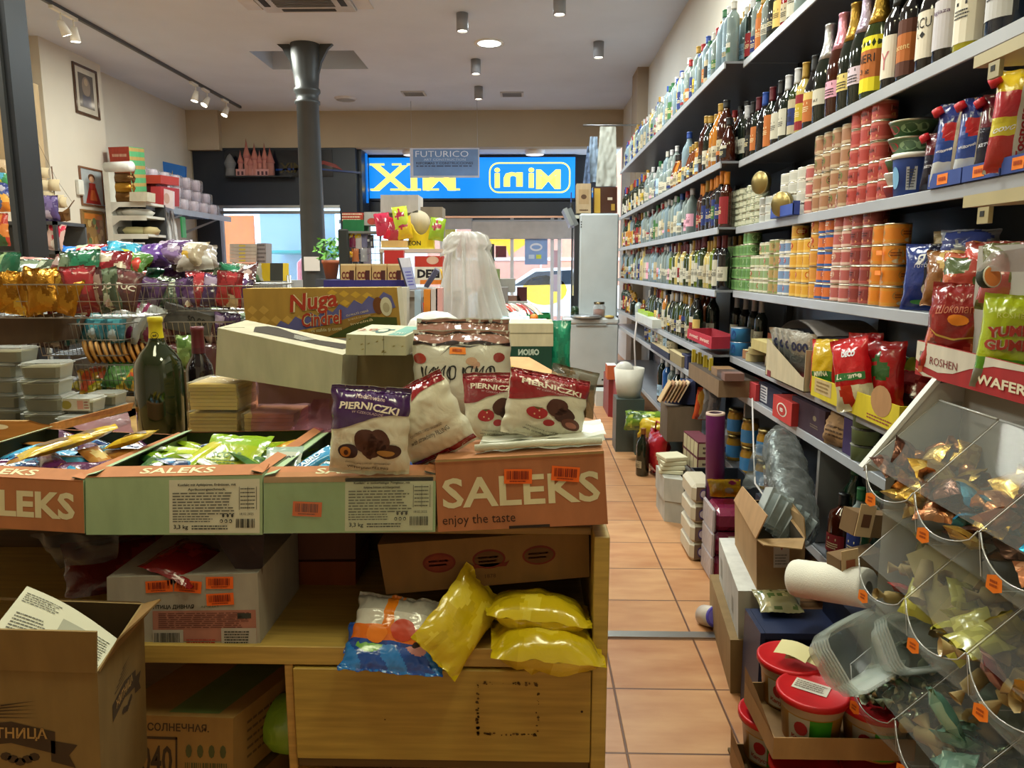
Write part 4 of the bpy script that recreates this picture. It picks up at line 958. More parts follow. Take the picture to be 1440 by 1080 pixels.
def candybar(key, loc, rx, ry, rz, s, label, group, word=None, w=.05, h=.15, nm='candy_bar'):
 k = (key, word, w, h, nm)
 if k not in CB:
  b = B(); m = XF((0, 0, 0), -90, 0, 0) @ XF((0, 0, -h/2)); g = bag(b, w, h, .022, barart(*BARS[key]), seed=len(CB)+2, nu=7, nv=14, xf=m, pinch=.03, wr=.8)
  if word: b.text(word, g, 0, h*.36, w*.34, 'paper', 'e8f0f0', w=h*.34, rot=90, bold=.03)
  CB[k] = b.obj(nm, loc=loc, label=label, cat='candy bar', group=group); CB[k].rotation_euler = Euler((R(rx), R(ry), R(rz))); CB[k].scale = (s,)*3; return CB[k]
 return dup(CB[k], loc, (rx, ry, rz), label, group, s)
q = random.Random(11)
def fill(trayq, o, keys, n, where, zt, seed, words={}):
 q = random.Random(seed); f, k = trayq.f, trayq.k; nx = 5
 for i in range(n):
  a = .1+.8*((i % nx)+.5+q.uniform(-.25, .25))/nx; r_ = (i//nx); nr = math.ceil(n/nx); c = .12+.78*(r_+.5+q.uniform(-.3, .3))/nr
  p = o+f[0]*(1-a)*(1-c)+f[1]*a*(1-c)+k[1]*a*c+k[0]*(1-a)*c; key = q.choice(keys)
  z = ZC+zt+q.uniform(.052, .075)+.008*(c > .3); pos = ('front', 'middle', 'back')[min(2, int(c*3))]+(' left', ' centre', ' right')[min(2, int(a*3))]
  candybar(key, (p.x, p.y, z), q.uniform(-14, 22), q.uniform(-25, 25), q.uniform(20, 160), q.uniform(1.0, 1.2), '%s candy bar in the %s, %s from its front' % (BN[key], where, ordn(i)), 'candy bars in the '+where, words.get(key))
fill(qg0, og0, ['purple', 'purple', 'blue', 'blue', 'navy', 'orange', 'purple'], 30, 'orange tray', .035, 3, {'navy': 'SABU'})
fill(qg1, og1, ['green', 'silver', 'blue', 'lime', 'navy', 'orange', 'green'], 30, 'plain green tray', .035, 5, {'blue': 'SABU', 'navy': 'SABU'})
fill(qg2, og2, ['blue', 'silver', 'green', 'orange', 'blue', 'navy'], 20, 'film wrapped tray', .03, 8, {'blue': 'SABRO'})
def flatpack(nm, label, px, py, Y, w, h, t_, art, rx, ry, rz, seed, cat='packet', decor=None, nu=14, nv=18, group=None, kind='film', z=None, **k):
 p = P(px, py, Y); b = B(); g = bag(b, w, h, t_, art, seed=seed, nu=nu, nv=nv, xf=XF((0, 0, -h/2)), kind=kind, **k)
 if decor: decor(b, g)
 if z is not None: p.z = z
 o_ = b.obj(nm, loc=p, label=label, cat=cat, group=group); o_.rotation_euler = Euler((R(rx), R(ry), R(rz))); return o_
YEL = bands((-.85, 'c8a41c'), (-.1, 'd8b428'), (.5, 'caa020'), (2, 'd8b428'))
def goat(b, g):
 for x, y, a, c in ((0, .075, .018, .03), (.01, .1, .012, .012), (-.012, .055, .01, .014)): b.disc(g, x, y, a, c, 'satin', '6a4a14', 10)
for i, (px, py, rz, rx) in enumerate(((78, 627, 100, -78), (118, 616, 96, -74), (184, 618, 58, -72))):
 flatpack('candy_packet', 'yellow candy packet with dark print, orange tray, '+('long one at the open side', 'middle one', 'one by the green box rim')[i], px, py, (1.76, 1.84, 1.86)[i], .065 if i < 2 else .075, .16 if i < 2 else .12, .025, YEL, rx, 0, rz-150, i+4, decor=goat, group='yellow candy packets')
def limedec(b, g): b.text('SCORP', g, 0, .06, .02, 'satin', '5a8010', w=.08, bold=.02); b.lines(g, -.05, .02, .05, .045, 3, 'satin', '4a7010', 3)
def limecol(u, v): return '8cb41c' if v > .3 else ('a0b418' if v > -.5 else 'c4cc30')
flatpack('candy_bag', 'lime green candy bag lying across the plain green tray', 325, 640, 1.80, .17, .15, .03, limecol, -62, 0, -8, 9, decor=limedec)
flatpack('candy_bag', 'narrow yellow green packet beside the lime green bag', 283, 640, 1.8, .055, .15, .02, bands((-.3, '9ab820'), (.3, 'c4cc2c'), (2, 'd0c83c')), -66, 0, -38, 10)
b = B(); p = P(345, 630, 1.84); b.box((-.045, -.028, 0), (.045, .028, .001), 'paper', 'c4ccae'); fn = plane((0, 0, .0012), (1, 0, 0), (0, 1, 0)); b.lines(fn, -.04, -.022, .04, .022, 5, 'paper', '7a8268', 3)
b.obj('paper_label', loc=P(350, 627, 1.88), rot=(25, 4, -6), label='small pale printed slip lying on the lime green bag', cat='paper slip')
flatpack('candy_packet', 'silver packet lettered COCOS beside the rim of the film wrapped tray', 398, 648, 1.74, .09, .10, .02, bands((-.2, '8fa088'), (.4, 'c0c4b4'), (2, '9ab0a0')), -62, 0, 8, 12, decor=lambda b, g: b.text('COCOS', g, 0, .045, .02, 'satin', '2a3028', w=.06, bold=.02))
flatpack('candy_packet', 'golden packet at the back of the plain green tray', 398, 630, 1.88, .05, .10, .02, bands((0, 'c89020'), (2, 'd8a430')), -70, 0, -70, 13)
flatpack('candy_packet', 'blue packet lettered SABRO in front of the purple cookie bag', 437, 652, 1.70, .055, .12, .02, bands((-.2, '2a78b0'), (2, '3a94c8')), -60, 10, -55, 14, decor=lambda b, g: b.text('SABRO', g, 0, .06, .02, 'satin', 'd8e8f0', w=.06, rot=90, bold=.03))
flatpack('candy_packet', 'blue and red packet peeking out beside the cookie bag corner', 592, 658, 1.72, .07, .1, .02, bands((-.2, '1c3a8a'), (.3, '2a5ab0'), (2, '7a2040')), -60, 0, 30, 15)
def cookie(nm, label, quad_c, Y, w, h, t_, head, rz, ry, rx, seed, kind='plum', cutv=.12, flip=False):
 wv = lambda u: cutv+.16*math.sin(u*1.9+.5)+.05*u
 body = 'd8d4c0'
 def art(u, v):
  return body
 p = P(quad_c[0], quad_c[1], Y); t = root(nm, label, 'cookie bag', p, (rx, ry, rz)); b = B()
 g = bag(b, w, h, t_, art, lambda u, v: 'd0ccb8', seed=seed, nu=40, nv=50, wr=1.35, pinch=.04, top=.0)
 K = '2a1e20'; g0 = g; U = [(-.99+.09*i) for i in range(23)]
 b.flat(g0, [(u*w/2, (wv(u)+1)*h/2) for u in U]+[(w*.495, h*.995), (-w*.495, h*.995)], 'film', head)
 if kind == 'back': b.flat(g0, [(-w*.49, h*.03), (w*.49, h*.03), (w*.49, h*.1), (-w*.49, h*.1)], 'film', head)
 g = lift(g0, 1); f2 = lift(g0, 2.2)
 if kind in ('plum', 'berry'):
  b.text('PIERNICZKI', f2, 0, h*.79, h*.075, 'satin', 'e8dccc', w=w*.74, bold=.03, rot=-4, arc=1.2 if kind == 'plum' else 0)
  b.text('Nadziewane', f2, w*.02, h*.88, h*.045, 'satin', 'd8b8b0', w=w*.36, italic=.3, rot=-4); b.text('W CZEKOLADZIE', f2, 0, h*.72, h*.025, 'satin', 'c8a8b0', w=w*.4, rot=-4)
  ck = '4a2418' 
  if kind == 'plum':
   for x, y, r_ in ((-.02, .42, .2), (.13, .42, .2), (.055, .33, .17)): b.disc(g, x*w*1.1, y*h, r_*w*.75, r_*w*.72, 'satin', ck, 20)
   b.flat(g, [(-w*.13, h*.42), (w*.0, h*.22), (w*.04, h*.2), (w*.1, h*.25), (w*.24, h*.42), (0, h*.5)], 'satin', ck)
   b.disc(g, w*.27, h*.31, w*.17, h*.085, 'satin', '3c1c14', 20); b.disc(f2, w*.25, h*.29, w*.11, h*.035, 'satin', 'a8783a', 16)
   b.disc(g, -w*.24, h*.29, w*.13, h*.085, 'satin', '32161c', 18); b.disc(f2, -w*.27, h*.285, w*.07, h*.06, 'satin', 'c07a30', 16); b.disc(lift(f2), -w*.26, h*.28, w*.03, h*.03, 'satin', '4a2010', 12)
   b.text('CHOCOLATE COATED GINGERBREAD', f2, 0, h*.155, h*.02, 'satin', K, w=w*.55, arc=-1.2); b.text('WITH plum FILLING', f2, 0, h*.095, h*.04, 'satin', K, w=w*.52, arc=-.8, bold=.01)
  else:
   b.disc(g, w*.1, h*.5, w*.14, h*.14, 'satin', ck, 18); b.disc(g, w*.2, h*.4, w*.13, h*.12, 'satin', '3c1c14', 18); b.disc(f2, w*.3, h*.28, w*.13, h*.09, 'satin', '5a2c1c', 16); b.disc(lift(f2), w*.3, h*.27, w*.08, h*.045, 'satin', '9a5a48', 14)
   b.disc(g, -w*.14, h*.38, w*.13, h*.09, 'satin', 'a8242c', 18); b.flat(f2, [(-w*.2, h*.47), (-w*.14, h*.44), (-w*.06, h*.48), (-w*.13, h*.46)], 'satin', '3c5a24'); b.disc(g, w*.02, h*.26, w*.07, h*.05, 'satin', 'a01c24', 14)
   for a_, c_ in ((-.1, .33), (-.17, .36), (-.12, .42)): b.disc(f2, w*a_, h*c_, .002, .002, 'satin', 'e8c8a0', 6)
   b.text('CHOCOLATE COATED', f2, -w*.02, h*.14, h*.022, 'satin', K, w=w*.4, rot=-8); b.text('with strawberry FILLING', f2, 0, h*.08, h*.04, 'satin', K, w=w*.5, rot=-8)
 else:
  b.text('CHOCOLATE COATED GINGERBREAD', f2, 0, h*.42, h*.03, 'satin', K, w=w*.5, rot=0); b.text('with strawberry FILLING', f2, 0, h*.33, h*.075, 'satin', K, w=w*.6, italic=.2)
 b.obj('bag_body', t)
 b = B()
 for zz, cc in ((h*.955, head),):
  b.grid(lambda u, v: Vector((u*w*.49, bagfn(w, h, t_, seed, 1.15, .04, .9)(u, .93+.06*v).y-.002+.0012*math.cos(v*9), h*.965+v*h*.03)), 30, 6, 'film', head)
 b.obj('top_seal', t); return t
cookie('cookie_bag', 'white cookie bag with purple head, plum cookies and chocolate hearts, standing on the green tray', (519, 667), 1.595, .178, .197, .07, '402058', 0, 3, -2, 21, 'plum', .22)
cookie('cookie_bag', 'red and white strawberry cookie bag standing at the end of the closed box', (760, 616), 1.68, .195, .15, .06, '8c1c24', 12, 12, -8, 23, 'berry', .25)
cookie('cookie_bag', 'half hidden red and white cookie bag between the two larger strawberry bags', (700, 618), 1.73, .16, .16, .05, '86202a', -4, -2, -4, 24, 'berry', .3)
cookie('cookie_bag', 'red and white cookie bag leaning over backwards, printed with large italic filling text', (628, 640), 1.66, .17, .185, .08, '8c1c24', -8, -27, 4, 25, 'back', .55)
for i, (px, py, Y, rz, lab) in enumerate(((650, 590, 2.0, 0, 'white sweet bag with black brush lettering and orange price sticker'), (652, 582, 2.08, 3, 'white sweet bag behind the one with the price sticker'))):
 w, h = (.265, .245) if i == 0 else (.265, .27); t = root('sweet_bag', lab, 'sweet bag', P(px, py, Y), (-5, 0, rz)); b = B()
 def art(u, v):
  return 'c8c4b6'
 g = bag(b, w, h, .10, art, seed=31+i, nu=34, nv=40, wr=1.3, pinch=.0, seal=.86)
 b.flat(g, [(-w*.49, h*.86), (w*.49, h*.84), (w*.49, h*.99), (-w*.49, h*.99)], 'film', '8a6052')
 for z_, ph in ((.965, 0), (.865, 1.3)):
  b.flat(lift(g, 1), [(w*(-.49+.049*k), h*(z_+.012*math.sin(k*.9+ph))) for k in range(21)]+[(w*(.49-.049*k), h*(z_-.02-.016*abs(math.sin(k*.8+ph)))) for k in range(21)], 'film', '221512')
 for x, z_, a, c, cc in ((-.42, .68, .07, .06, '9c3428'), (.39, .7, .06, .055, '8a2c28'), (.1, .66, .06, .04, 'c09a80'), (.15, .62, .05, .04, 'b8907a')): b.disc(g, w*x, h*z_, w*a, h*c, 'film', cc, 14)
 if i == 0:
  for s_, x in (('ИИО', -.2), ('ЯИО', .2)): b.text(s_, g, x*w, h*.53, h*.16, 'satin', '1c1816', w=w*.33, bold=-.0, italic=.15)
  for k in range(6): b.flat(g, [(w*(-.4+.14*k), h*.6), (w*(-.385+.14*k), h*.4), (w*(-.37+.14*k), h*.58)], 'satin', '1c1816')
  b.rect(lift(g, 2), -w*.12, h*.73, w*.05, h*.80, 'satin', 'f08420'); b.lines(lift(g, 4), -w*.09, h*.74, w*.03, h*.79, 1, 'satin', 'b04a10', 2, .6)
  b.flat(g, [(-w*.22, h*.72), (-w*.1, h*.82), (w*.1, h*.8), (w*.2, h*.83), (w*.1, h*.815), (-w*.1, h*.835)], 'satin', '241a18')
 b.obj('bag_body', t)
b = B(); a = px4([(668, 636), (846, 626), (838, 600), (675, 618)], (1.62, 1.62, 1.8, 1.8))
for k in range(4): 
 o_ = Vector((.004*k, .006*k, .006*k)); sheet(b, [p+o_ for p in a], 'milky', 'e4e6da', 22, 8, .006, k*3)
b.tube([a[0]+Vector((0, 0, .01)), (a[0]+a[1])/2+Vector((0, -.01, .016)), a[1]+Vector((0, -.005, .012))], .008, 'milky', 'e8eadc', 7)
b.obj('film_roll', label='folded clear plastic film lying on the closed orange box', cat='film')
ZS = zs1
def carton(nm, label, quad, Y, d, col, pr=None, cols={}, kind='card', cat='carton'):
 f4 = px4(quad, Y); c_ = (f4[0]+f4[1])/2; z_ = min(p.z for p in f4); o = Vector((c_.x, c_.y, z_)); t = root(nm, label, cat, o)
 q = Q([p-o for p in f4], d); b = B(); q.solid(b, kind, col, cols)
 if pr: pr(b, q)
 b.obj('box_body', t); return t, q
def pr_white(b, q):
 f = q.map('f'); W_, H_ = f.W, f.H
 b.rect(f, W_*.3, H_*.1, W_*.98, H_*.52, 'card', 'a87060'); g = lift(f)
 b.rect(g, W_*.3, H_*.06, W_*.5, H_*.26, 'card', 'b0aaa0'); b.rect(g, W_*.75, H_*.04, W_*.98, H_*.28, 'card', 'b0aaa0'); b.rect(g, W_*.86, H_*.41, W_*.95, H_*.48, 'card', '3a3a34')
 b.lines(g, W_*.34, H_*.28, W_*.96, H_*.5, 8, 'card', '6a3c34', 3, .4); g2 = lift(f, 3)
 b.barcode(g2, W_*.31, H_*.09, W_*.48, H_*.22, 'card', '2e302c', 3); b.lines(g2, W_*.77, H_*.07, W_*.95, H_*.25, 5, 'card', '34342e', 5); b.lines(g2, W_*.52, H_*.07, W_*.73, H_*.14, 2, 'card', 'a03024', 5)
 b.text('ПТИЦА ДИВНАЯ', f, W_*.44, H_*.57, H_*.065, 'card', '2a2620', w=W_*.27, bold=.03); b.text('АРОМАТ', f, W_*.68, H_*.57, H_*.03, 'card', '5a6a4a', w=W_*.12)
 for x, y, r_ in ((.26, .86, 2), (.45, .85, -6), (.66, .89, -1), (.66, .67, 2)): b.tape(lift(f, 2), W_*x, H_*(y-.08), W_*(x+.18), H_*(y+.08), int(x*100), r_)
 for k in range(5): b.disc(lift(f), W_*(.41+.022*k), H_*(.93-.012*abs(k-2)), W_*.008, H_*.04, 'card', '2a2620', 8)
carton('white_carton', 'white carton with orange bar code stickers standing on the counter shelf', [(152, 911), (366, 912), (362, 806), (150, 812)], 1.615, (0, .3, 0), 'a49e92', pr_white)
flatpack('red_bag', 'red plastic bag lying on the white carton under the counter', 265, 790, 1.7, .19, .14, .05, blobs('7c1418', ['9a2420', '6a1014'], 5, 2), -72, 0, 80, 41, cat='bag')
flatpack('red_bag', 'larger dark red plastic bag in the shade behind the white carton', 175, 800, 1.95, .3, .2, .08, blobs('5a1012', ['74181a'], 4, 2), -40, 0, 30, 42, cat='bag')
b = B(); p = px4([(205, 800), (325, 795), (325, 790), (290, 793)], 1.74); c_ = P(297, 797, 1.75); b.box((-.042, -.002, -.008), (.042, .006, .008), 'paper', '8a8680'); b.obj('paper_slip', loc=c_, rot=(0, -3, 0), label='grey paper slip at the front of the red bag on the white carton', cat='paper slip')
b = B(); sheet(b, px4([(85, 800), (160, 790), (170, 752), (40, 752)], (1.66, 1.66, 1.64, 1.64)), 'wrap', 'b0b0b0', 14, 10, .02, 4); b.obj('clear_bag', label='crumpled clear plastic bag hanging below the orange tray', cat='plastic bag')
b = B(); sheet(b, px4([(366, 855), (367, 850), (372, 752), (300, 752)], (1.66, 1.66, 1.63, 1.63)), 'wrap', '9a8a90', 12, 12, .01, 5); b.obj('clear_bag', label='clear plastic sheet hanging beside the white carton from the green tray', cat='plastic bag')
carton('brown_carton', 'orange brown carton low on the counter shelf behind the clear sheet', [(365, 910), (500, 908), (500, 852), (365, 855)], 1.95, (0, .18, 0), '7a4018')
carton('brown_carton', 'dark orange brown carton stacked above the lower one under the counter', [(367, 852), (500, 850), (500, 790), (367, 790)], 1.94, (0, .18, 0), '84401c')
carton('brown_carton', 'dull brown carton at the top of the stack under the green trays', [(369, 788), (500, 786), (500, 745), (369, 745)], 1.93, (0, .18, 0), '6a4030')
def pr_tilt(b, q):
 f = q.map('f', .0008); W_, H_ = f.W, f.H; RD = '6a2418'
 for x in (.28, .52, .76):
  b.disc(f, W_*x, H_*.55, W_*.08, H_*.2, 'card', RD, 24); b.disc(lift(f), W_*x, H_*.55, W_*.07, H_*.16, 'card', '5c3c1c' if x != .28 else '74301c', 24)
  b.lines(lift(f, 2), W_*(x-.05), H_*.47, W_*(x+.05), H_*.63, 2, 'card', RD, 3, .5)
 b.flat(lift(f, 2), [(W_*.44, H_*.38), (W_*.6, H_*.38), (W_*.62, H_*.5), (W_*.6, H_*.46), (W_*.44, H_*.46), (W_*.42, H_*.5)], 'card', RD); b.text('1878', f, W_*.52, H_*.2, H_*.08, 'card', '4a3018')
carton('kraft_carton', 'tilted kraft carton with three dark red emblems above the yellow bags', [(543, 836), (829, 811), (828, 745), (531, 766)], 1.68, (0, .3, 0), '7a5a30', pr_tilt)
yb = lambda s_: blobs('cdb41c', ['d8c024', 'c0a814', 'dcc83c'], 9, s_)
for i, (px, py, Y, w, h, t_, rx, ry, rz, lab) in enumerate((
  (768, 905, 1.60, .175, .255, .1, -84, 0, 93, 'lower yellow crisp bag at the corner of the counter shelf'),
  (757, 860, 1.64, .15, .24, .085, -84, 8, 90, 'upper yellow crisp bag under the tilted kraft carton'),
  (648, 872, 1.61, .15, .22, .055, -35, 52, 14, 'yellow crisp bag standing on its corner beside the blue and orange bag'))):
 flatpack('crisp_bag', lab, px, py, Y, w, h, t_, yb(i), rx, ry, rz, 51+i, cat='crisp bag', nu=20, nv=26, wr=1.5, group='yellow crisp bags')
def foxart(u, v):
 if v < -.55: return '1c50b0' if math.sin(u*9) > 0 else '1a3c90'
 if v < -.1: return 'd86a14' if ((u-.3)/.35)**2+((v+.3)/.3)**2 > .5 else 'b03018'
 if abs(u+.1) < .14: return 'd87818'
 return 'a8a49c' if v > .35 else 'c8c4bc'
def foxdec(b, g):
 b.disc(g, .03, .06, .03, .025, 'satin', 'b83a1c'); b.disc(g, -.03, .045, .025, .02, 'satin', 'e07a1c'); b.disc(g, .07, .03, .012, .01, 'satin', '2a1c18', 8)
def bluart(u, v):
 if ((u+.5)/.3)**2+((v-.1)/.5)**2 < 1: return '6aa83c'
 if ((u-.5)/.25)**2+((v-.0)/.45)**2 < 1: return 'c88a88'
 return '1c4aa0' if math.sin(u*7+v*3) > -.2 else '2a78c8'
flatpack('snack_bag', 'blue snack bag with green and pink patches hanging over the shelf edge', 555, 912, 1.585, .235, .12, .05, bluart, -58, 4, 0, 61, nu=60, nv=40, cat='snack bag', wr=1.4)
flatpack('snack_bag', 'orange and grey snack bag with a printed orange figure on the blue bag', 553, 882, 1.62, .195, .15, .07, foxart, -48, 6, -3, 62, nu=60, nv=50, cat='snack bag', decor=foxdec, wr=1.4)
def pr_sun(b, q):
 f = q.map('f'); W_, H_ = f.W, f.H; K = '3c2a12'
 b.text('КА ПОДСОЛНЕЧНАЯ.', f, W_*.42, H_*.83, H_*.14, 'card', K, w=W_*.78, bold=.02)
 for a in ((0, .02, .56, .06), (0, .66, .56, .70), (.545, .02, .56, .7)): b.rect(f, W_*a[0], H_*a[1], W_*a[2], H_*a[3], 'card', K)
 b.text('ХЛ040', f, W_*.27, H_*.36, H_*.46, 'card', K, w=W_*.5, bold=.02); b.barcode(f, W_*.62, H_*.05, W_*.95, H_*.33, 'card', '4c4a22', 4)
 for k in range(4): b.disc(f, W_*(.65+.09*k), H_*.5, W_*.025, H_*.1, 'card', '4a4a22', 8)
 u = q.map('u'); b.rect(u, u.W*.45, u.H*.05, u.W*.85, u.H*.95, 'card', '5a6a34'); r = q.map('r'); b.lines(r, r.W*.15, r.H*.2, r.W*.8, r.H*.85, 5, 'card', '5a4420', 3, .3)
carton('printed_carton', 'kraft carton printed ПОДСОЛНЕЧНАЯ and 040 under the shelf by the divider', [(150, 1100), (328, 1105), (328, 1010), (150, 1004)], 1.63, (.11, .3, .0), '8c6a34', pr_sun)
carton('kraft_carton', 'lower kraft carton below the printed one under the counter', [(150, 1210), (352, 1210), (352, 1100), (150, 1104)], 1.66, (.1, .3, .0), '80602e')
b = B(); b.sphere((0, 0, .08), .09, 'film', '8ab838', 12, (1, .8, .9)); b.obj('green_bag', loc=(P(397, 1065, 1.7).x, 1.78, .19), label='small bright green bag beside the divider near the floor', cat='bag')
Yk = 1.2
t = root('open_kraft_box', 'open kraft box with a brown ribbon emblem, flaps up, nearest the camera', 'carton', P(100, 1100, Yk)); o = Vector(t.location)
KC = '80683a'
F = px4([(-60, 1200), (146, 1200), (137, 945), (-60, 938)], Yk); rb = P(222, 1105, 1.52); rt = P(216, 890, 1.5)
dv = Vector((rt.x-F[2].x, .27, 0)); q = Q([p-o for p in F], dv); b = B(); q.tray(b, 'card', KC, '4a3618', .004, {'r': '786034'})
fn = q.map('f'); W_ = fn.W; H_ = fn.H; K = '3c2a14'
def ribbon(b, fn, cx, cy, s, word, wd):
 b.flat(fn, [(cx-s, cy+s*.2), (cx, cy+s*.32), (cx+s, cy+s*.1), (cx+s, cy-s*.42), (cx, cy-s*.18), (cx-s, cy-s*.3)], 'card', K)
 b.flat(fn, [(cx+s*.9, cy-s*.1), (cx+s*1.5, cy-s*.2), (cx+s*1.3, cy-s*.45), (cx+s*1.45, cy-s*.75), (cx+s*.9, cy-s*.6)], 'card', K)
 b.text(word, lift(fn), cx-s*.05, cy+s*.04, s*.3, 'card', 'a8864c', w=wd, bold=.02)
 for k in range(5): b.flat(fn, [(cx-s*.8+k*.012, cy+s*.38+k*.006), (cx+s*.6, cy+s*(.42+.1*k)), (cx-s*.8+k*.012, cy+s*.42+k*.006)], 'card', K)
 for k in range(5): b.disc(fn, cx+s*.2+(k-2)*s*.16, cy-s*.62+abs(k-2)*s*.06, s*.13, s*.1, 'card', K, 8)
ribbon(b, fn, W_-.17, H_-.13, .085, 'ЖИТНИЦА', .15)
fr = q.map('r'); ribbon(b, fr, fr.W*.5, fr.H-.12, .07, 'ЖИТНИЦА', .1)
b.obj('box_body', t)
def flap(pts, nm='box_flap', col=KC):
 b = B(); p = [Vector(x)-o for x in pts]; n = (p[1]-p[0]).cross(p[2]-p[0]).normalized()*.004
 Q(p, n).solid(b, 'card', col); b.obj(nm, t)
flap([F[3], F[2], P(137, 887, Yk-.01), P(-60, 882, Yk-.01)])
R0, R1 = F[2], F[2]+dv
flap([R0+Vector((0, .005, 0)), R1, P(226, 842, 1.48), P(165, 898, 1.26)], col='7c5c2c')
K0, K1 = F[3]+dv, F[2]+dv
flap([K1, K0, P(-60, 838, 1.55), P(195, 846, 1.55)], col='5c4420')
b = B(); p = px4([(20, 935), (140, 948), (165, 898), (38, 824)], (1.26, 1.26, 1.36, 1.40)); p[0] = P(-25, 905, 1.27)
n_ = (p[1]-p[0]).cross(p[3]-p[0]).normalized(); fm = qmap(*p, e=0)
b.grid(lambda u, v: fm((u+1)/2*fm.W, (v+1)/2*fm.H)+n_*.008*math.cos(u*1.6)*(1+v), 12, 8, 'paper', 'c6c4ae')
g = lambda x, y: fm(x, y)+n_*(.0012+.008*math.cos((2*x/fm.W-1)*1.6)*(2*y/fm.H)); g.step = .012
b.lines(g, fm.W*.05, fm.H*.75, fm.W*.45, fm.H*.92, 5, 'paper', '5a5a50', 1, .35); b.lines(g, fm.W*.08, fm.H*.3, fm.W*.4, fm.H*.6, 6, 'paper', '5a5a50', 2, .35); b.rect(g, fm.W*.5, fm.H*.35, fm.W*.78, fm.H*.75, 'paper', '9a9a88'); b.lines(g, fm.W*.8, fm.H*.1, fm.W*.97, fm.H*.8, 12, 'paper', '5a5a50', 3, .35)
b.obj('invoice_sheet', label='printed invoice sheet sticking out of the open kraft box', cat='paper sheet')
# ================================================================ behind the counter: bottles, packs, boxes
t = root('work_table', 'wooden table behind the counter boxes carrying the bottles and film wrapped packs', 'table', (-.9, 2.7, 0))
B().box((-1.15, -.45, ZC-.03), (.95, .75, ZC), 'wood', 'a98448', bev=.003).obj('tabletop', t)
for x in (-1.1, .86):
 for y in (-.4, .66): B().box((x, y, 0), (x+.05, y+.05, ZC-.031), 'wood', '8a6a38').obj('leg', t)
p = P(229, 600, 2.33)
t = root('wine_bottle', 'very large dark green wine bottle with a yellow printed neck sleeve', 'bottle', (p.x, 2.33, ZC+.001))
hb = P(229, 447, 2.33).z-ZC; r = .073; G = '1e2812'
B().lathe([(0, .01, 'glassy', G), (r*.8, 0, 'glassy', G), (r, .012, 'glassy', G), (r*1.02, hb*.4, 'glassy', G), (r, hb*.62, 'glassy', G), (r*.93, hb*.68, 'glassy', G), (r*.72, hb*.745, 'glassy', G), (r*.42, hb*.80, 'glassy', G), (r*.32, hb*.84, 'glassy', G), (.019, hb*.9, 'glassy', G), (.018, hb, 'glassy', G), (0, hb, 'glassy', G)], 36).obj('bottle_glass', t)
b = B(); Y_ = 'c9b818'; rn = lambda z: .0215+(.004 if z < hb*.82 else .0) if True else 0
b.lathe([(r*.345, hb*.805, 'satin', Y_), (r*.315, hb*.84, 'satin', Y_), (.0205, hb*.9, 'satin', Y_), (.0205, hb*.965, 'satin', Y_), (.0225, hb*.968, 'satin', Y_), (.0225, hb+.001, 'satin', Y_), (.018, hb+.003, 'satin', Y_), (0, hb+.003, 'satin', Y_)], 28)
fn = lambda x, y: Vector(((.0245+.0018*(hb*.9-y)/.05)*math.cos(-1.3+x/.023), (.0245+.0018*(hb*.9-y)/.05)*math.sin(-1.3+x/.023), y)); fn.step = .008
b.disc(fn, 0, hb*.875, .011, .011, 'satin', '2a2a10'); b.disc(lift(fn), 0, hb*.875, .009, .009, 'satin', Y_); b.text('ad', lift(fn, 3), 0, hb*.875, .008, 'satin', '2a2a10', bold=.04); b.text('COTNARI', fn, 0, hb*.825, .0075, 'satin', '3a3808', w=.033, bold=.02); b.obj('neck_sleeve', t)
p = P(286, 600, 2.45); hb2 = P(286, 461, 2.45).z-ZC
t = root('wine_bottle', 'dark wine bottle with a maroon foil neck beside the wrapped packs', 'bottle', (p.x, 2.45, ZC+.001)); s_ = hb2/.30
B().lathe([(a*s_*.9, c*s_, 'glassy', '181016') for a, c in SHAPES['wine']]+[(0, .3*s_, 'glassy', '181016')], 28).obj('bottle_glass', t)
B().lathe([(.0185*s_*.9, .235*s_, 'clear', 'c8c0b8'), (.0175*s_*.9, .25*s_, 'satin', '4a1420'), (.0165*s_*.9, .29*s_, 'satin', '5a1826'), (.018*s_*.9, .292*s_, 'satin', '5a1826'), (.018*s_*.9, .302*s_, 'satin', '5a1826'), (0, .303*s_, 'satin', '6a2230')], 24).obj('neck_foil', t)
def pack(px, py, Y, w, d, h, z, label, rz=0, film='f6f0dc'):
 p = P(px, py, Y); t = root('wafer_pack', label, 'food pack', (p.x, Y, z), (0, 0, rz), 'film wrapped wafer packs'); b = B(); q = random.Random(int(px*7+z*100))
 n = 7; hh = (h-.006)/n
 for k in range(n): b.box((-w/2+q.uniform(.001, .004), -d/2+q.uniform(.001, .004), .002+k*hh), (w/2-q.uniform(.001, .004), d/2, .002+(k+.9)*hh), 'paper', q.choice(('b8a468', 'c0ac74', 'b09a5e', 'c4b078')))
 b.obj('wafers', t)
 b = B(); e = .003
 for a, c in (((-w/2-e, -d/2-e, 0), (w/2+e, -d/2-e, 0)), ((w/2+e, -d/2-e, 0), (w/2+e, d/2+e, 0)), ((-w/2-e, d/2+e, 0), (-w/2-e, -d/2-e, 0))):
  a = Vector(a); c = Vector(c); sheet(b, [a, c, c+Vector((0, 0, h)), a+Vector((0, 0, h))], 'wrap', film, 14, 8, .004, px)
 sheet(b, [(-w/2-e, -d/2-e, h), (w/2+e, -d/2-e, h), (w/2+e, d/2, h), (-w/2-e, d/2, h)], 'wrap', film, 12, 8, .003, px+1); b.obj('film_wrap', t)
hp = .083
pk_ = (('lowest', 0), ('middle', 1), ('top', 2))
for nm, k in pk_: pack(314+(2 if k == 2 else 0), 570, 2.22, .145, .16, hp, ZC+.002+k*(hp+.004), '%s film wrapped wafer pack of the stack beside the wine bottles' % nm, 0)
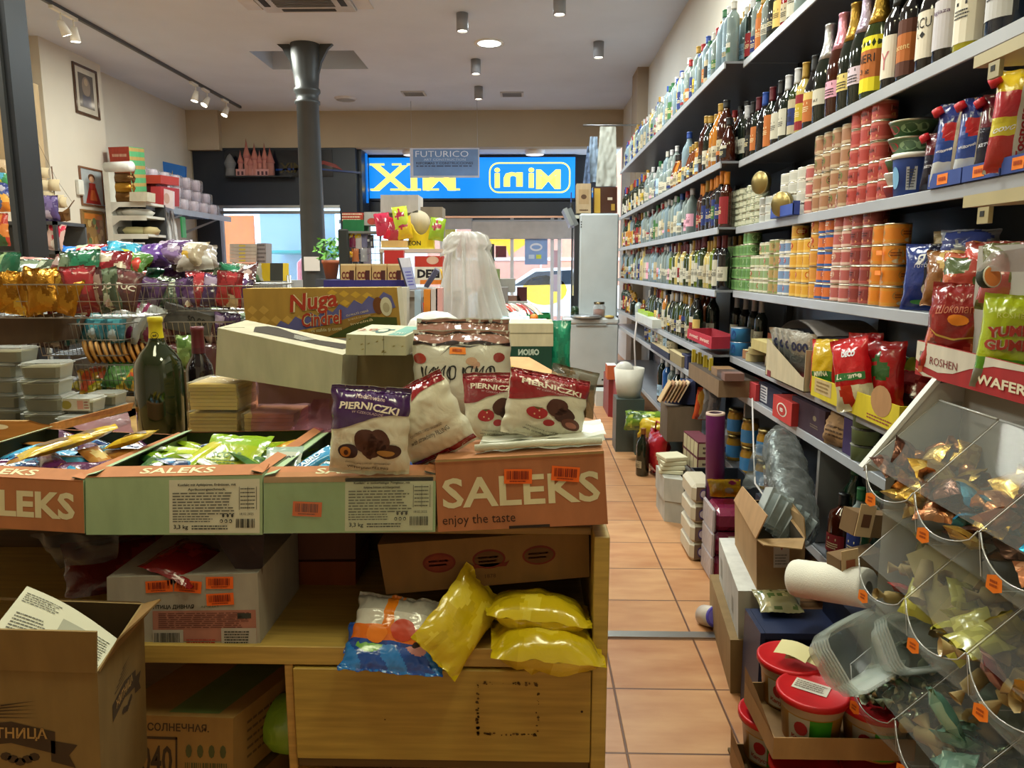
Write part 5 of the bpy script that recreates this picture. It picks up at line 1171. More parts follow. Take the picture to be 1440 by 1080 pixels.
for nm, k in pk_[:2]: pack(389, 570, 2.2, .15, .16, hp, ZC+.002+k*(hp+.004), '%s film wrapped wafer pack under the white open box' % nm, 1)
b = B(); sheet(b, px4([(352, 612), (470, 612), (470, 552), (356, 536)], (2.09, 2.05, 2.14, 2.1)), 'wrap', 'e8b8d0', 20, 14, .014, 9)
sheet(b, px4([(400, 612), (468, 608), (466, 562), (440, 560)], (2.06, 2.0, 2.1, 2.1)), 'wrap', 'e0a8c4', 14, 12, .018, 12); b.obj('pink_film', label='crumpled pink plastic film over the wafer packs under the white box', cat='plastic film')
f4 = px4([(303, 528), (479, 556), (482, 499), (306, 461)], (2.16, 2.02, 2.02, 2.16)); o = (f4[0]+f4[1])/2; t = root('white_carton', 'long plain white carton with a torn open slot in its lid', 'carton', o)
q = Q([p-o for p in f4], (.03, .15, .012)); b = B(); q.solid(b, 'card', 'b3ae98', {'u': 'b8b29a', 'r': 'a8a28a'}); u = q.map('u', .0012)
W_, H_ = u.W, u.H
b.flat(u, [(W_*.17, H_*.6), (W_*.24, H_*.25), (W_*.5, H_*.3), (W_*.75, H_*.3), (W_*.93, H_*.35), (W_*.96, H_*.62), (W_*.9, H_*.75), (W_*.7, H_*.62), (W_*.45, H_*.75), (W_*.3, H_*.9), (W_*.22, H_*.85)], 'card', '2e2416'); b.obj('box_body', t)
b = B(); b.flat(lift(u, 3), [(W_*.5, H_*.6), (W_*.55, H_*.35), (W_*.63, H_*.3), (W_*.68, H_*.6)], 'wrap', 'e8e8e0'); b.obj('film_inside', t)
B().box((-.03, -.001, .001), (.03, .001, .002), 'card', 'b3ae98').obj('tear_edge', t, loc=q.f[3]+Vector((.05, .0, 0)))
t2, q2 = carton('brown_carton', 'plain brown grey carton standing between the white carton and the white sweet bags', [(479, 612), (590, 612), (588, 499), (477, 500)], 2.12, (.02, .22, 0), '7d6a48', None, {'u': '9a8a68'})
def pr_star(b, q):
 f = q.map('f'); u = q.map('u'); r_ = random.Random(3)
 for x in (.32, .63): b.rect(f, f.W*x, 0, f.W*(x+.006), f.H, 'card', '6a6a50')
 for k in range(11):
  x, y = r_.uniform(.05, .95)*f.W, r_.uniform(.1, .9)*f.H
  for a in (0, 45): 
   c, s_ = math.cos(R(a))*.005, math.sin(R(a))*.005; b.flat(f, [(x-c, y-s_), (x+s_*.2, y-c*.2), (x+c, y+s_), (x-s_*.2, y+c*.2)], 'card', '9a8a4a')
 b.rect(u, u.W*.68, u.H*.05, u.W*.95, u.H*.9, 'card', '6a9a90'); b.text('FTW', lift(u), u.W*.81, u.H*.2, u.H*.16, 'card', 'c8d0c0', w=u.W*.2)
 b.disc(u, u.W*.46, u.H*.4, u.W*.11, u.H*.22, 'card', '3c5a5a', 14); b.disc(lift(u), u.W*.46, u.H*.4, u.W*.08, u.H*.13, 'card', 'b8c0a8', 14); b.flat(u, [(u.W*.3, u.H*.3), (u.W*.62, u.H*.5), (u.W*.6, u.H*.6), (u.W*.34, u.H*.5)], 'card', '4a6a68'); b.text('28', u, u.W*.17, u.H*.45, u.H*.22, 'card', 'a06050', rot=15)
f4 = px4([(486, 499), (571, 500), (570, 473), (487, 470)], 2.0)
t = root('star_box', 'small cream box with gold stars and a teal printed lid', 'box', (f4[0]+f4[1])/2); o = t.location; b = B(); q = Q([p-o for p in f4], (.03, .19, .012)); q.solid(b, 'card', 'b2ae92', {'u': 'b8b8a0'}); pr_star(b, q); b.obj('box_body', t)
f4 = px4([(348, 478), (565, 474), (558, 404), (341, 406)], 2.42); o = (f4[0]+f4[1])/2
t = root('wafer_carton', 'long yellow brown wafer carton lettered Nuga Cindrel, standing behind the white carton', 'carton', o); q = Q([p-o for p in f4], (.0, .09, 0)); b = B(); q.solid(b, 'card', 'a8843c', {'r': 'c4bfa8', 'u': 'b89a50'}); f = q.map('f'); W_, H_ = f.W, f.H
for i in range(7):
 for j in range(3):
  x, y = W_*(.05+.075*i)-(.0), H_*(.18+.2*j)
  if i*.4+j*.9 < 2.6: b.flat(f, [(x-W_*.034, y), (x, y-H_*.09), (x+W_*.034, y), (x, y+H_*.09)], 'card', 'c09a4c')
for i in range(4):
 for j in range(2): x, y = W_*(.58+.075*i), H_*(.95-.18*j-.02*i); b.flat(f, [(x-W_*.034, y-H_*.05), (x, y-H_*.12), (x+W_*.034, y-H_*.05), (x, y+H_*.02)], 'card', 'c8a03c')
PU = '5c5c9a'; pts = [(W_*.14, H_*.18)]
for i in range(17): a = i/16; pts.append((W_*(.18+.78*a), H_*(.26+.62*a+(.07 if i % 2 else -.05))))
for i in range(9): a = 1-i/8; pts.append((W_*(.2+.78*a), H_*(.12+.48*a**1.3)))
b.flat(lift(f, 1), pts, 'card', PU)
b.flat(lift(f, 1), [(W_*.42, H_*.02), (W_*.98, H_*.02), (W_*.98, H_*.4), (W_*.8, H_*.42)], 'card', '3f4a1e'); b.flat(lift(f, 2), [(W_*.3, 0), (W_*.5, 0), (W_*.86, H_*.5), (W_*.72, H_*.45), (W_*.5, H_*.25)], 'card', '8a6a30')
for k in range(3): b.text(('CU MULTĂ CREMĂ', 'ȘI NUCĂ DE COCOS', 'ÎNVELITĂ'.lower())[k], lift(f, 4), W_*(.73+.01*k), H_*(.5-.09*k), H_*.05, 'card', 'd8c8a0', w=W_*.15, rot=12)
b.disc(lift(f, 3), W_*.87, H_*.64, W_*.035, H_*.17, 'card', '6a3c1c'); b.disc(lift(f, 4), W_*.92, H_*.62, W_*.038, H_*.19, 'card', 'c8c4b0'); b.disc(lift(f, 5), W_*.92, H_*.6, W_*.022, H_*.1, 'card', 'a8a088')
for s_, dx, dd, c in ((.06, 0, 3, 'e0d4b0'), (.025, 0, 5, 'a83420')):
 b.text('Nuga', lift(f, dd), W_*.45, H_*.70, H_*.44, 'card', c, w=W_*.32, bold=s_, italic=.25, rot=7)
 b.text('Cindrel', lift(f, dd+1), W_*.5, H_*.40, H_*.28, 'card', c, w=W_*.27, bold=s_*.8, italic=.25, rot=5)
b.text('cu stafide și cocos', lift(f, 4), W_*.52, H_*.17, H_*.09, 'card', 'd0c8a0', w=W_*.2, rot=4, bold=.01)
b.obj('box_body', t)
p = P(348, 478, 2.42); B().box((p.x+.02, 2.43, ZC+.001), (p.x+.45, 2.5, p.z-.012), 'card', '6a5a40').obj('support_box', label='brown box behind the white carton carrying the wafer carton', cat='box')
carton('yellow_carton', 'yellow carton standing behind the white sweet bags, its edges showing at both sides', [(584, 600), (722, 600), (721, 522), (583, 524)], 2.16, (0, .12, 0), 'b89c18')
b = B(); p = P(612, 478, 2.75); b.lathe([(.115, 0, 'milky', 'e8e6e2'), (.112, .03, 'milky', 'e8e6e2'), (.09, .075, 'milky', 'ecebe8'), (.05, .1, 'milky', 'f0f0ee'), (0, .108, 'milky', 'f0f0ee')], 30, (p.x, 2.75, p.z)); b.lathe([(.118, -.008, 'satin', 'd8c8d8'), (.118, 0, 'satin', 'd8c8d8'), (.11, .004, 'satin', 'd8c8d8')], 30, (p.x, 2.75, p.z))
b.box((p.x-.1, 2.68, ZC+.001), (p.x+.1, 2.86, p.z-.008), 'card', '8a7a5c'); b.obj('domed_cover', label='white translucent domed cover standing behind the white sweet bags', cat='cover')
carton('orange_packet', 'flat orange and yellow printed packet box behind the strawberry cookie bags', [(722, 549), (800, 549), (798, 533), (716, 531)], 2.5, (-.13, .2, .05), 'c87418', None, {'u': 'c89868', 'l': '8a8aa0'})
carton('printed_packet', 'pale printed magazine packet beside the orange packet box', [(706, 545), (740, 552), (738, 540), (704, 528)], 2.46, (-.06, .12, .02), 'c8b888', None, {'u': 'b8b0a0'})
b = B(); g = bag(b, .17, .16, .1, blobs('b8b4a4', ['8a5a30', 'a89070', 'c8c4b8'], 6, 3), seed=9, kind='wrap'); bag(b, .12, .1, .06, blobs('9a7a4a', ['6a4420', 'b89868'], 6, 4), seed=12, kind='matte')
b.obj('clear_bag', loc=P(800, 582, 2.45), rot=(-20, 14, 10), label='crumpled clear bag with brown contents at the end of the counter', cat='plastic bag')
B().box((-.09, 2.44, 0), (.13, 2.8, P(722, 549, 2.5).z-.003), 'card', '80684a', bev=.004).obj('storage_carton', label='brown storage carton on the floor carrying the packets at the aisle end', cat='carton')
# ================================================================ plastic tubs and the wooden tray
def tub(px, py, Y, w, d, h, z, label, stick=False, rz=0):
 p = P(px, py, Y); t = root('plastic_tub', label, 'tub', (p.x, Y, z), (0, 0, rz), 'stacked plastic tubs'); b = B()
 def ring(s_, zz): return [Vector((sx*(w/2*s_), sy*(d/2*s_), zz)) for sx, sy in ((-.86, -1), (.86, -1), (1, -.8), (1, .8), (.86, 1), (-.86, 1), (-1, .8), (-1, -.8))]
 a, c, m = ring(.86, 0), ring(.97, h*.84), ring(.86, h*.7)
 for k in range(8): j = (k+1) % 8; b.poly([a[k], a[j], c[j], c[k]], 'clear', 'd8dcd4')
 b.poly(a[::-1], 'clear', 'd8dcd4'); b.obj('tub_body', t)
 b = B(); q0 = ring(.83, .004); q1 = ring(.9, h*.72)
 for k in range(8): j = (k+1) % 8; b.poly([q0[k], q0[j], q1[j], q1[k]], 'matte', '8a7e66')
 b.poly(q1, 'matte', '9a8e74'); b.obj('contents', t)
 b = B(); c, e = ring(1.04, h*.84), ring(1.04, h*.9); i_, i2 = ring(.94, h*.9), ring(.92, h)
 for A_, C_ in ((c, e), (e, i_), (i_, i2)):
  for k in range(8): j = (k+1) % 8; b.poly([A_[k], A_[j], C_[j], C_[k]], 'clear', 'f0f2ee')
 b.poly(i2, 'clear', 'eceee8'); b.obj('tub_lid', t)
 if stick:
  fn = plane((0, -d/2-.004, 0), (1, 0, 0), (0, 0, 1), .001); b = B(); b.rect(fn, -.055, h*.2, .06, h*1.0, 'paper', 'c8c0b0'); b.disc(lift(fn), -.03, h*.6, .02, h*.3, 'paper', '9a8a3a', 12); b.rect(lift(fn), .012, h*.3, .035, h*.9, 'paper', 'c89080'); b.lines(lift(fn), .038, h*.3, .056, h*.9, 3, 'paper', '9a5a50', 2); b.obj('tub_label', t)
ZT = P(60, 600, 2.75).z
h1 = .058
for k in range(5): tub(12 if k < 4 else 22, 560, 2.86, .16, .13, h1, ZT+k*(h1+.0015), '%s clear tub of the tall stack beside the steel column' % ('lowest', 'second', 'third', 'fourth', 'topmost square')[k])
for k in range(4): tub(68+(3 if k % 2 else 0), 560, 2.78, .15, .13, h1+.003, ZT+k*(h1+.0045), '%s clear tub of the stack next to the labelled tub' % ('lowest', 'second', 'third', 'topmost')[k], rz=k*2)
tub(112, 570, 2.74, .13, .12, .05, ZT, 'low clear tub under the tub with the printed label')
tub(118, 570, 2.80, .13, .11, .055, ZT+.054, 'clear tub with a printed picture label', stick=True)
for k in range(2): tub(152, 570, 2.95, .12, .11, .05, ZT+k*.053, '%s clear tub behind the labelled tub' % ('lower', 'upper')[k])
tb = P(0, 600, 2.6)
t = root('wooden_tray', 'pale wooden serving tray with an oval handle slot in front of the tubs', 'tray', (P(60, 600, 2.75).x, 2.75, ZC)); o = t.location
b = B(); b.box((-.5, -.32, ZT-ZC-.03), (.28, .35, ZT-ZC-.002), 'wood', 'a87c48')
x0 = P(-5, 590, 2.43).x-o.x; x1 = P(66, 590, 2.43).x-o.x; z0 = P(0, 626, 2.43).z-ZC; z1 = P(0, 592, 2.43).z-ZC
b.poly([(x0-.2, -.32, z0), (x1+.03, -.32, z0), (x1+.03, -.32, z1-.02), (x1-.03, -.32, z1-.012), (x1-.07, -.32, z1), (x0-.2, -.32, z1)], 'wood', 'b07c42'); b.poly([(x0-.2, -.305, z0), (x0-.2, -.305, z1), (x1-.07, -.305, z1), (x1-.03, -.305, z1-.012), (x1+.03, -.305, z1-.02), (x1+.03, -.305, z0)], 'wood', 'a0703a')
b.poly([(x0-.2, -.32, z1), (x1-.07, -.32, z1), (x1-.07, -.305, z1), (x0-.2, -.305, z1)], 'wood', 'b8905a'); b.disc(plane((0, -.3215, 0), (1, 0, 0), (0, 0, 1)), x0+.005, z1-.02, .035, .009, 'matte', 'e0dcd0', 16); b.obj('tray_body', t)
B().box((-.5, -.28, -.0), (.26, .33, ZT-ZC-.031), 'card', '6a5236').obj('tray_support', t)
f4 = px4([(70, 608), (178, 578), (182, 567), (70, 596)], (2.32, 2.66, 2.66, 2.32)); b = B(); Q(f4, (.01, .014, 0)).solid(b, 'wood', 'b07a42'); b.obj('wooden_stick', label='pale wooden stick leaning up beside the tray over the sweet boxes', cat='wooden stick')
b = B(); sheet(b, px4([(120, 610), (188, 612), (180, 580), (100, 598)], (2.5, 2.5, 2.72, 2.5)), 'film', '8a6468', 12, 8, .012, 4); b.obj('pink_packet_row', label='row of dull pink packets lying under the leaning wooden slat', cat='packet')
# ================================================================ wire racks with bags of sweets
def wires(b, a, c, n, r=.0018, col='a8a8a4'):
 pass
def basket(nm, label, x0, x1, y0, y1, z0, z1, n=18, m=7, lean=.03):
 cx, cy = (x0+x1)/2, (y0+y1)/2; t = root(nm, label, 'wire basket', (cx, cy, z0)); X0, X1, Y0, Y1, H = x0-cx, x1-cx, y0-cy, y1-cy, z1-z0; b = B(); K = 'b0b0ac'
 for zz, rr_ in ((H, .0035), (H*.5, .002), (0, .003)):
  e = lean*zz/H; b.tube([(X0-e, Y0-e, zz), (X1+e, Y0-e, zz), (X1+e, Y1+e, zz), (X0-e, Y1+e, zz), (X0-e, Y0-e, zz)], rr_, 'metal', K, 4)
 b.obj('rim_wires', t); b = B()
 for k in range(n+1):
  x = X0+(X1-X0)*k/n; b.tube([(x, Y0-lean, H), (x, Y0, 0), (x, Y1, 0), (x, Y1+lean, H)], .0014, 'metal', K, 3, False)
 for k in range(m+1):
  y = Y0+(Y1-Y0)*k/m; b.tube([(X0-lean, y, H), (X0, y, 0), (X1, y, 0), (X1+lean, y, H)], .0014, 'metal', K, 3, False)
 b.obj('wire_grid', t); return t
def rng(px0, px1, py0, py1, Y, D):
 a, c = P(px0, py1, Y), P(px1, py0, Y); return a.x, c.x, Y, Y+D, a.z, c.z
bk = [rng(-60, 182, 400, 447, 2.95, .45), rng(186, 350, 402, 437, 3.3, .5), rng(60, 168, 455, 500, 3.1, .4), rng(176, 320, 452, 492, 3.3, .45), rng(95, 205, 512, 556, 3.1, .4)]
NMB = ['upper wire basket of gold and dark snack bags beside the steel column', 'upper wire basket of mixed sweets behind the big wine bottle', 'middle wire basket of small bags behind the plastic tubs', 'middle wire basket holding the pink fronted packets', 'lowest wire basket of yellow green packets beside the tubs']
for k_, n_ in zip(bk, NMB): basket('wire_basket', n_, *k_)
for (x0, x1, y0, y1, z0, z1) in (bk[0],): pass
for x, y, nm in ((bk[0][0]+.03, 3.46, 'at the steel column end'), (bk[0][1]+.02, 3.44, 'behind the big bottle'), (bk[1][1], 3.86, 'towards the window')):
 B().tube([(x, y, 0), (x, y, bk[0][4]+.16)], .012, 'metal', '9a9a98', 8).obj('rack_post', label='steel post of the sweets rack '+nm, cat='post')
B().box((bk[0][0], 3.42, .3), (bk[1][1], 3.9, .34), 'steel_paint', '6a6c70').box((bk[0][0], 3.42, .86), (bk[1][1], 3.96, .9), 'steel_paint', '6a6c70').box((bk[0][0], 3.88, 0), (bk[1][1], 3.9, bk[0][4]), 'steel_paint', '3c3e42').obj('gondola_shelf', label='grey gondola shelf under the wire baskets of sweets', cat='shelving')
PK = {}
def rpk(nm, cols, seed, w, h, t_, word=None, wc='e8e0d0', band=None):
 k = (nm, str(cols), seed % 3, w, word)
 if k in PK: return PK[k], False
 b = B(); base, *oth = cols; art = blobs(base, oth or [base], 5, seed, (.2, .6), edge=band)
 g = bag(b, w, h, t_, art, seed=seed, nu=18, nv=22, wr=1.6, kind='foil' if nm == 'gold_snack_bag' else 'film')
 if word: b.text(word, g, 0, h*.55, h*.14, 'satin', wc, w=w*.7, bold=.03)
 return b, True
def putpk(nm, cols, seed, w, h, t_, loc, rot, label, group, word=None, wc='e8e0d0', band=None, s=1, cat='snack bag'):
 r_, new = rpk(nm, cols, seed, w, h, t_, word, wc, band); k = (nm, str(cols), seed % 3, w, word)
 if new:
  o = r_.obj(nm, loc=loc, label=label, cat=cat, group=group); o.rotation_euler = Euler([R(a) for a in rot]); o.scale = (s,)*3; PK[k] = o; return o
 return dup(r_, loc, rot, label, group, s)
q = random.Random(21)
GOLD = ('a87420', 'b8862c', '8a5c18', 'c8a040')
def rowpk(n, px0, px1, py, Y, kinds, w, h, group, where, rx=(-25, 5), ry=(-15, 15), dy=.0, dz=.0, pz=None, words=None):
 for i in range(n):
  a = (i+.5)/n; px = px0+(px1-px0)*a+q.uniform(-3, 3); p = P(px, py, Y+dy*a+q.uniform(-.02, .02)); p.z += q.uniform(-.008, .008)+dz*a
  nm, cols, cn = kinds[i % len(kinds)] if isinstance(kinds, list) else q.choice(kinds)
  putpk(nm, cols, q.randrange(6), w, h, .045, p, (q.uniform(*rx), q.uniform(*ry), q.uniform(-25, 25)), '%s %s, %s %s' % (cn, nm.replace('_', ' '), ordn(i), where), group, word=words, s=q.uniform(.9, 1.1))
mix = (('snack_bag', ('7a1c24', 'a83038', 'c8b8a0'), 'red'), ('snack_bag', ('3c4a38', '6a7a60', 'b8c0a8'), 'grey green'), ('snack_bag', ('4a2a2c', '6a3c3c', 'a89088'), 'brown'), ('snack_bag', ('1c5a40', '2c7a58', '8aa878'), 'green'), ('snack_bag', ('3a2848', '5a3c6a', '9a8aa0'), 'purple'))
rowpk(7, 8, 95, 440, 2.93, (('gold_snack_bag', GOLD, 'gold'),), .12, .17, 'gold snack bags', 'in front of the upper basket from the steel column', rx=(-20, 0))
rowpk(4, 85, 125, 440, 2.99, [('snack_bag', ('7a1c24', 'a83038', 'c8b8a0'), 'red')], .12, .17, 'red snack bags', 'beside the gold bags', rx=(-20, 0))
rowpk(4, 118, 180, 436, 3.0, [('snack_bag', ('3c4a38', '6a7a60', 'b8c0a8'), 'grey green'), ('snack_bag', ('4a2a2c', '6a3c3c', 'a89088'), 'brown')], .12, .17, 'dark snack bags', 'with a round TUC badge', words='TUC')
rowpk(8, 0, 170, 405, 3.2, mix, .13, .15, 'bags behind in the upper basket', 'in the back of the upper basket', rx=(-40, -10))
rowpk(6, 20, 110, 382, 3.3, [('snack_bag', ('a8442c', 'c87058', 'd8c8a8'), 'orange red'), ('snack_bag', ('9a6060', 'b88078', 'c8b0a0'), 'dusty pink')], .15, .1, 'flat bags on the upper basket', 'lying over the gold bags', rx=(-75, -45))
for i, (px, py, c, cn) in enumerate(((102, 365, ('1c64c0', '2c84e0'), 'bright blue'), (127, 362, ('a81c2c', 'd04050', 'c8e0b8'), 'red and green'), (155, 364, ('1c7ac8', '38a0e0', '8ac850'), 'sky blue'), (170, 358, ('2c88a8', '48b0d0', 'c8d040'), 'turquoise'), (182, 372, ('4a7a2c', 'b8a030', 'c84a3c'), 'green and yellow'))):
 putpk('candy_bag', c, i, .15, .12, .07, P(px, py+8, 3.5), (-45, q.uniform(-10, 10), q.uniform(-20, 20)), '%s candy bag on top of the upper wire basket' % cn, 'candy bags on the upper basket', cat='candy bag', s=1.0)
for i, (px, py, c, cn) in enumerate(((215, 362, ('3c2060', '5a3488', '7a58a8'), 'deep purple'), (235, 358, ('5a3c70', '8a70a0', 'b8a8c0'), 'pale purple'), (258, 360, ('a89880', 'c8c0b0', 'c8a040'), 'silver and gold'), (278, 366, ('8a8078', 'b8b0a8', 'd0d0cc'), 'silver grey'))):
 putpk('candy_bag', c, i, .19, .14, .09, P(px, py+14, 3.55), (-35, q.uniform(-10, 10), q.uniform(-20, 20)), '%s candy bag on the basket behind the big bottle' % cn, 'candy bags on the second basket', cat='candy bag')
rowpk(9, 185, 345, 432, 3.35, mix+(('snack_bag', ('7a5a50', 'a88878', 'c8b8a8'), 'brown pink'), ('snack_bag', ('8a7a30', 'b8a848', '3c5a2c'), 'yellow green')), .12, .14, 'bags in the second upper basket', 'in the front of the second upper basket')
rowpk(9, 185, 350, 405, 3.6, mix+(('snack_bag', ('9a8a78', 'b8a898', '7a9a78'), 'beige'),), .13, .13, 'bags behind in the second upper basket', 'in the back of the second upper basket', rx=(-50, -15))
rowpk(7, 280, 365, 402, 3.9, [('snack_bag', ('98958a', 'b8b8a8', '5a7a5a'), 'silver green'), ('snack_bag', ('8a8090', 'a8a8b0', '4a5a7a'), 'silver grey')], .12, .12, 'silver bags near the window', 'over the window end of the second basket', rx=(-30, 0))
rowpk(6, 75, 165, 480, 3.15, [('snack_bag', ('9a9c9e', 'c0c4c8', '3a7a80'), 'silver'), ('snack_bag', ('2c6a74', '4a9aa0', 'b8c8c8'), 'teal')], .11, .13, 'silver and teal bags', 'in the middle basket behind the tubs')
rowpk(6, 5, 80, 487, 3.2, [('snack_bag', ('2c5a64', '4a8a90', '7a4a60'), 'dark teal'), ('snack_bag', ('5a4a50', '8a8088', 'b8b8b8'), 'grey')], .12, .12, 'small bags behind the tub stack', 'behind the tall tub stack', rx=(-60, -20))
rowpk(5, 150, 205, 482, 3.2, [('snack_bag', ('8a8c88', 'b0b0ac', '7a2c50'), 'silver and magenta'), ('snack_bag', ('6a2440', '8a3458', 'c0b8b8'), 'magenta')], .12, .17, 'magenta fronted packets', 'in the middle basket beside the big bottle', rx=(-25, -5), ry=(10, 28))
rowpk(7, 205, 330, 485, 3.35, mix, .12, .13, 'bags in the middle basket', 'behind the two wine bottles')
rowpk(6, 215, 340, 455, 3.45, [('snack_bag', ('3c3c3c', '6a6a68', 'a8a8a4'), 'charcoal'), ('snack_bag', ('4a5a4a', '8a9a80', 'b89a70'), 'mixed green')], .13, .1, 'dark flat bags', 'in the back of the middle basket', rx=(-60, -30))
rowpk(7, 108, 195, 548, 3.12, [('snack_bag', ('a89a1c', '3c6a28', 'c8b830'), 'yellow and green'), ('snack_bag', ('2c5a2c', '4a7a38', 'c8b040'), 'green'), ('snack_bag', ('b88a28', 'c0502c', '3a6a30'), 'yellow and red')], .13, .12, 'yellow green packets', 'in the lowest basket', rx=(-65, -30))
rowpk(6, 195, 350, 530, 3.3, mix, .16, .16, 'bags low behind the bottles', 'low behind the two wine bottles')
for i in range(10):
 p = P(124+9*i, 512, 3.12+.012*i); b = B().lathe([(0, 0, 'matte', 'a87838'), (.05, 0, 'matte', 'b88440'), (.052, .006, 'matte', 'c8944a'), (.05, .012, 'matte', 'b88440'), (0, .012, 'matte', 'a87838')], 16, (0, 0, 0), rotm(0, 72, 20))
 b.obj('crispbread', loc=(p.x, p.y, p.z+.05), label='golden brown crispbread round, %s of the row beside the big bottle' % ordn(i), cat='crispbread', group='row of crispbread rounds')
carton('open_carton', 'open brown carton with a pale flap under the gold snack bags', [(-20, 490), (75, 480), (74, 441), (-20, 447)], 3.0, (.05, .2, 0), '4e3a26', None, {'u': 'b8a47c'})
carton('dark_carton', 'dark carton lettered SO GO in the middle basket', [(232, 462), (296, 474), (296, 444), (232, 425)], 3.32, (.05, .1, .0), '565450', lambda b, q: b.text('SO-GO', q.map('f'), q.map('f').W*.7, q.map('f').H*.6, q.map('f').H*.3, 'card', '14140f', w=q.map('f').W*.4, bold=.03))
p = P(268, 500, 2.7); putpk('candy_bag', ('6a8a4a', '8aa868', '4a6a30'), 1, .1, .13, .05, P(268, 520, 2.75), (-5, 0, 8), 'small green packet between the two wine bottles', None, cat='candy bag'); p = P(268, 520, 2.75); B().box((p.x-.06, 2.7, ZC+.001), (p.x+.06, 2.8, p.z), 'card', '5a4a38').obj('support_box', label='small dark box under the green packet between the bottles', cat='box')
# ================================================================ checkout area in the middle of the shop
def tinybox(nm, label, px0, py0, px1, py1, Y, d, col, kind='card', cat='box', pr=None, cols={}, skew=0, group=None):
 f4 = px4([(px0, py1), (px1, py1+skew), (px1, py0+skew), (px0, py0)], Y); c = (f4[0]+f4[1])/2
 q = Q([p-c for p in f4], (0, d, 0) if not hasattr(d, '__len__') else d); b = B(); q.solid(b, kind, col, cols)
 if pr: pr(b, q.map('f'), q)
 return b.obj(nm, loc=c, label=label, cat=cat, group=group)
Yc = 5.0
zc0 = P(520, 408, Yc).z
t = root('checkout_counter', 'pale checkout counter in the middle of the shop under the sweets displays', 'counter', (-.7, 5.4, 0))
B().box((-.9, -.5, 0), (.22, .45, zc0-.04), 'steel_paint', '8a8680').obj('counter_body', t)
B().box((-.92, -.52, zc0-.04), (.24, .48, zc0-.001), 'satin', 'b4b0a8').obj('countertop', t)
tinybox('display_tray', 'long deep purple cardboard tray carrying the row of cookie packs', 455, 394, 575, 406, 4.92, .25, '2c2468')
def pr_cici(b, f, q):
 b.rect(f, f.W*.62, f.H*.0, f.W*.92, f.H*.6, 'card', '4a2018'); b.text('CCI', lift(f), f.W*.35, f.H*.3, f.H*.45, 'card', '6a2018', w=f.W*.55, bold=.04); b.rect(f, 0, f.H*.9, f.W, f.H, 'card', 'e0c898')
for i in range(4): tinybox('cookie_pack', 'tan cookie pack with dark print on the purple tray, %s from the iron column' % ordn(i), 479+22*i, 371, 499.5+22*i, 394, 4.98, .1, 'c4a068', pr=pr_cici, group='tan cookie packs')
def pr_leaf(b, f, q): b.lines(f, f.W*.2, f.H*.1, f.W*.85, f.H*.6, 5, 'card', '6a6ac0', 2); b.rect(f, 0, f.H*.7, f.W, f.H, 'card', 'd8d8e8')
f4 = px4([(574, 407), (586, 406), (577, 362), (561, 363)], 4.8); c = (f4[0]+f4[1])/2; b = B(); q_ = Q([p-c for p in f4], (-.02, .05, 0)); q_.solid(b, 'paper', 'a8aed8', {'l': '2a2438'}); pr_leaf(b, q_.map('f'), q_); b.obj('leaflet_holder', loc=c, label='tilted lilac leaflet holder standing beside the cookie packs', cat='leaflet holder')
def pr_deli(b, f, q):
 b.rect(f, 0, f.H*.0, f.W, f.H*.62, 'card', 'd8d0c0'); b.text('DELI', lift(f), f.W*.5, f.H*.38, f.H*.3, 'card', '1c1418', w=f.W*.8, bold=.05); b.rect(lift(f), f.W*.2, 0, f.W, f.H*.16, 'card', 'd87a2c')
 b.disc(lift(f), f.W*.65, f.H*.85, f.W*.22, f.H*.14, 'card', 'd0a890')
tinybox('deli_box', 'red and white box lettered DELI under the small shelf', 583, 360, 622, 400, 5.05, .2, 'b83424', pr=pr_deli)
f4 = px4([(596, 403), (602, 405), (618, 382), (612, 378)], 4.9); b = B(); Q(f4, (0, .01, .01)).solid(b, 'satin', '4a4a60'); b.obj('tilted_card', label='narrow dark card leaning in front of the DELI box', cat='card')
for i, (px, c, cn) in enumerate(((583, 'a8c0d8', 'pale blue'), (596, 'd8842c', 'orange'), (606, 'c8c0c0', 'grey'), (613, 'e0a8a8', 'pink'))):
 tinybox('card_pack', '%s upright packet in front of the checkout displays' % cn, px, 408-i, px+9, 470, 4.5, .08, c, 'satin', 'packet')
tinybox('display_stand', 'cream narrow display stand between the wafer carton and the upright packets', 560, 404, 572, 475, 4.4, .1, 'c8c4b4', 'satin', 'stand')
B().box((P(578, 470, 4.5).x-.1, 4.45, 0), (P(640, 470, 4.5).x, 4.7, P(600, 470, 4.5).z-.001), 'card', '9a8a70').obj('storage_carton', label='plain carton on the floor carrying the upright packets', cat='carton')
b = B(); g = bag(b, .1, .12, .06, blobs('a81c24', ['c83038', '7a1418'], 4, 2), seed=3, nu=8, nv=8); b.obj('red_pouch', loc=P(606, 452, 4.75), label='small red pouch behind the upright packets', cat='pouch')
sy = P(560, 350, 5.3).z; sx0, sx1 = P(533, 350, 5.3).x, P(630, 350, 5.3).x
b = B(); b.box((sx0, 5.3, sy-.025), (sx1, 5.62, sy), 'satin', 'c8c4b8'); 
for x in (sx0, sx1-.02): b.box((x, 5.32, zc0), (x+.02, 5.34, sy-.02), 'metal', 'b8b8b8').box((x, 5.58, zc0), (x+.02, 5.6, sy-.02), 'metal', 'b8b8b8')
b.obj('raised_shelf', label='small raised white shelf over the checkout counter with sweets displays', cat='shelf rack')
tinybox('sweets_box', 'pale gold sweets box at the edge of the small raised shelf', 536, 338, 572, 348, 5.33, .12, 'c8a868')
tinybox('tall_red_box', 'red box standing below the raised shelf beside the cookie packs', 540, 352, 567, 398, 5.2, .06, 'b82c2c', 'satin')
b = B(); p = P(592, 345, 5.4); w_ = P(610, 345, 5.4).x-P(575, 345, 5.4).x; h_ = P(592, 303, 5.4).z-p.z
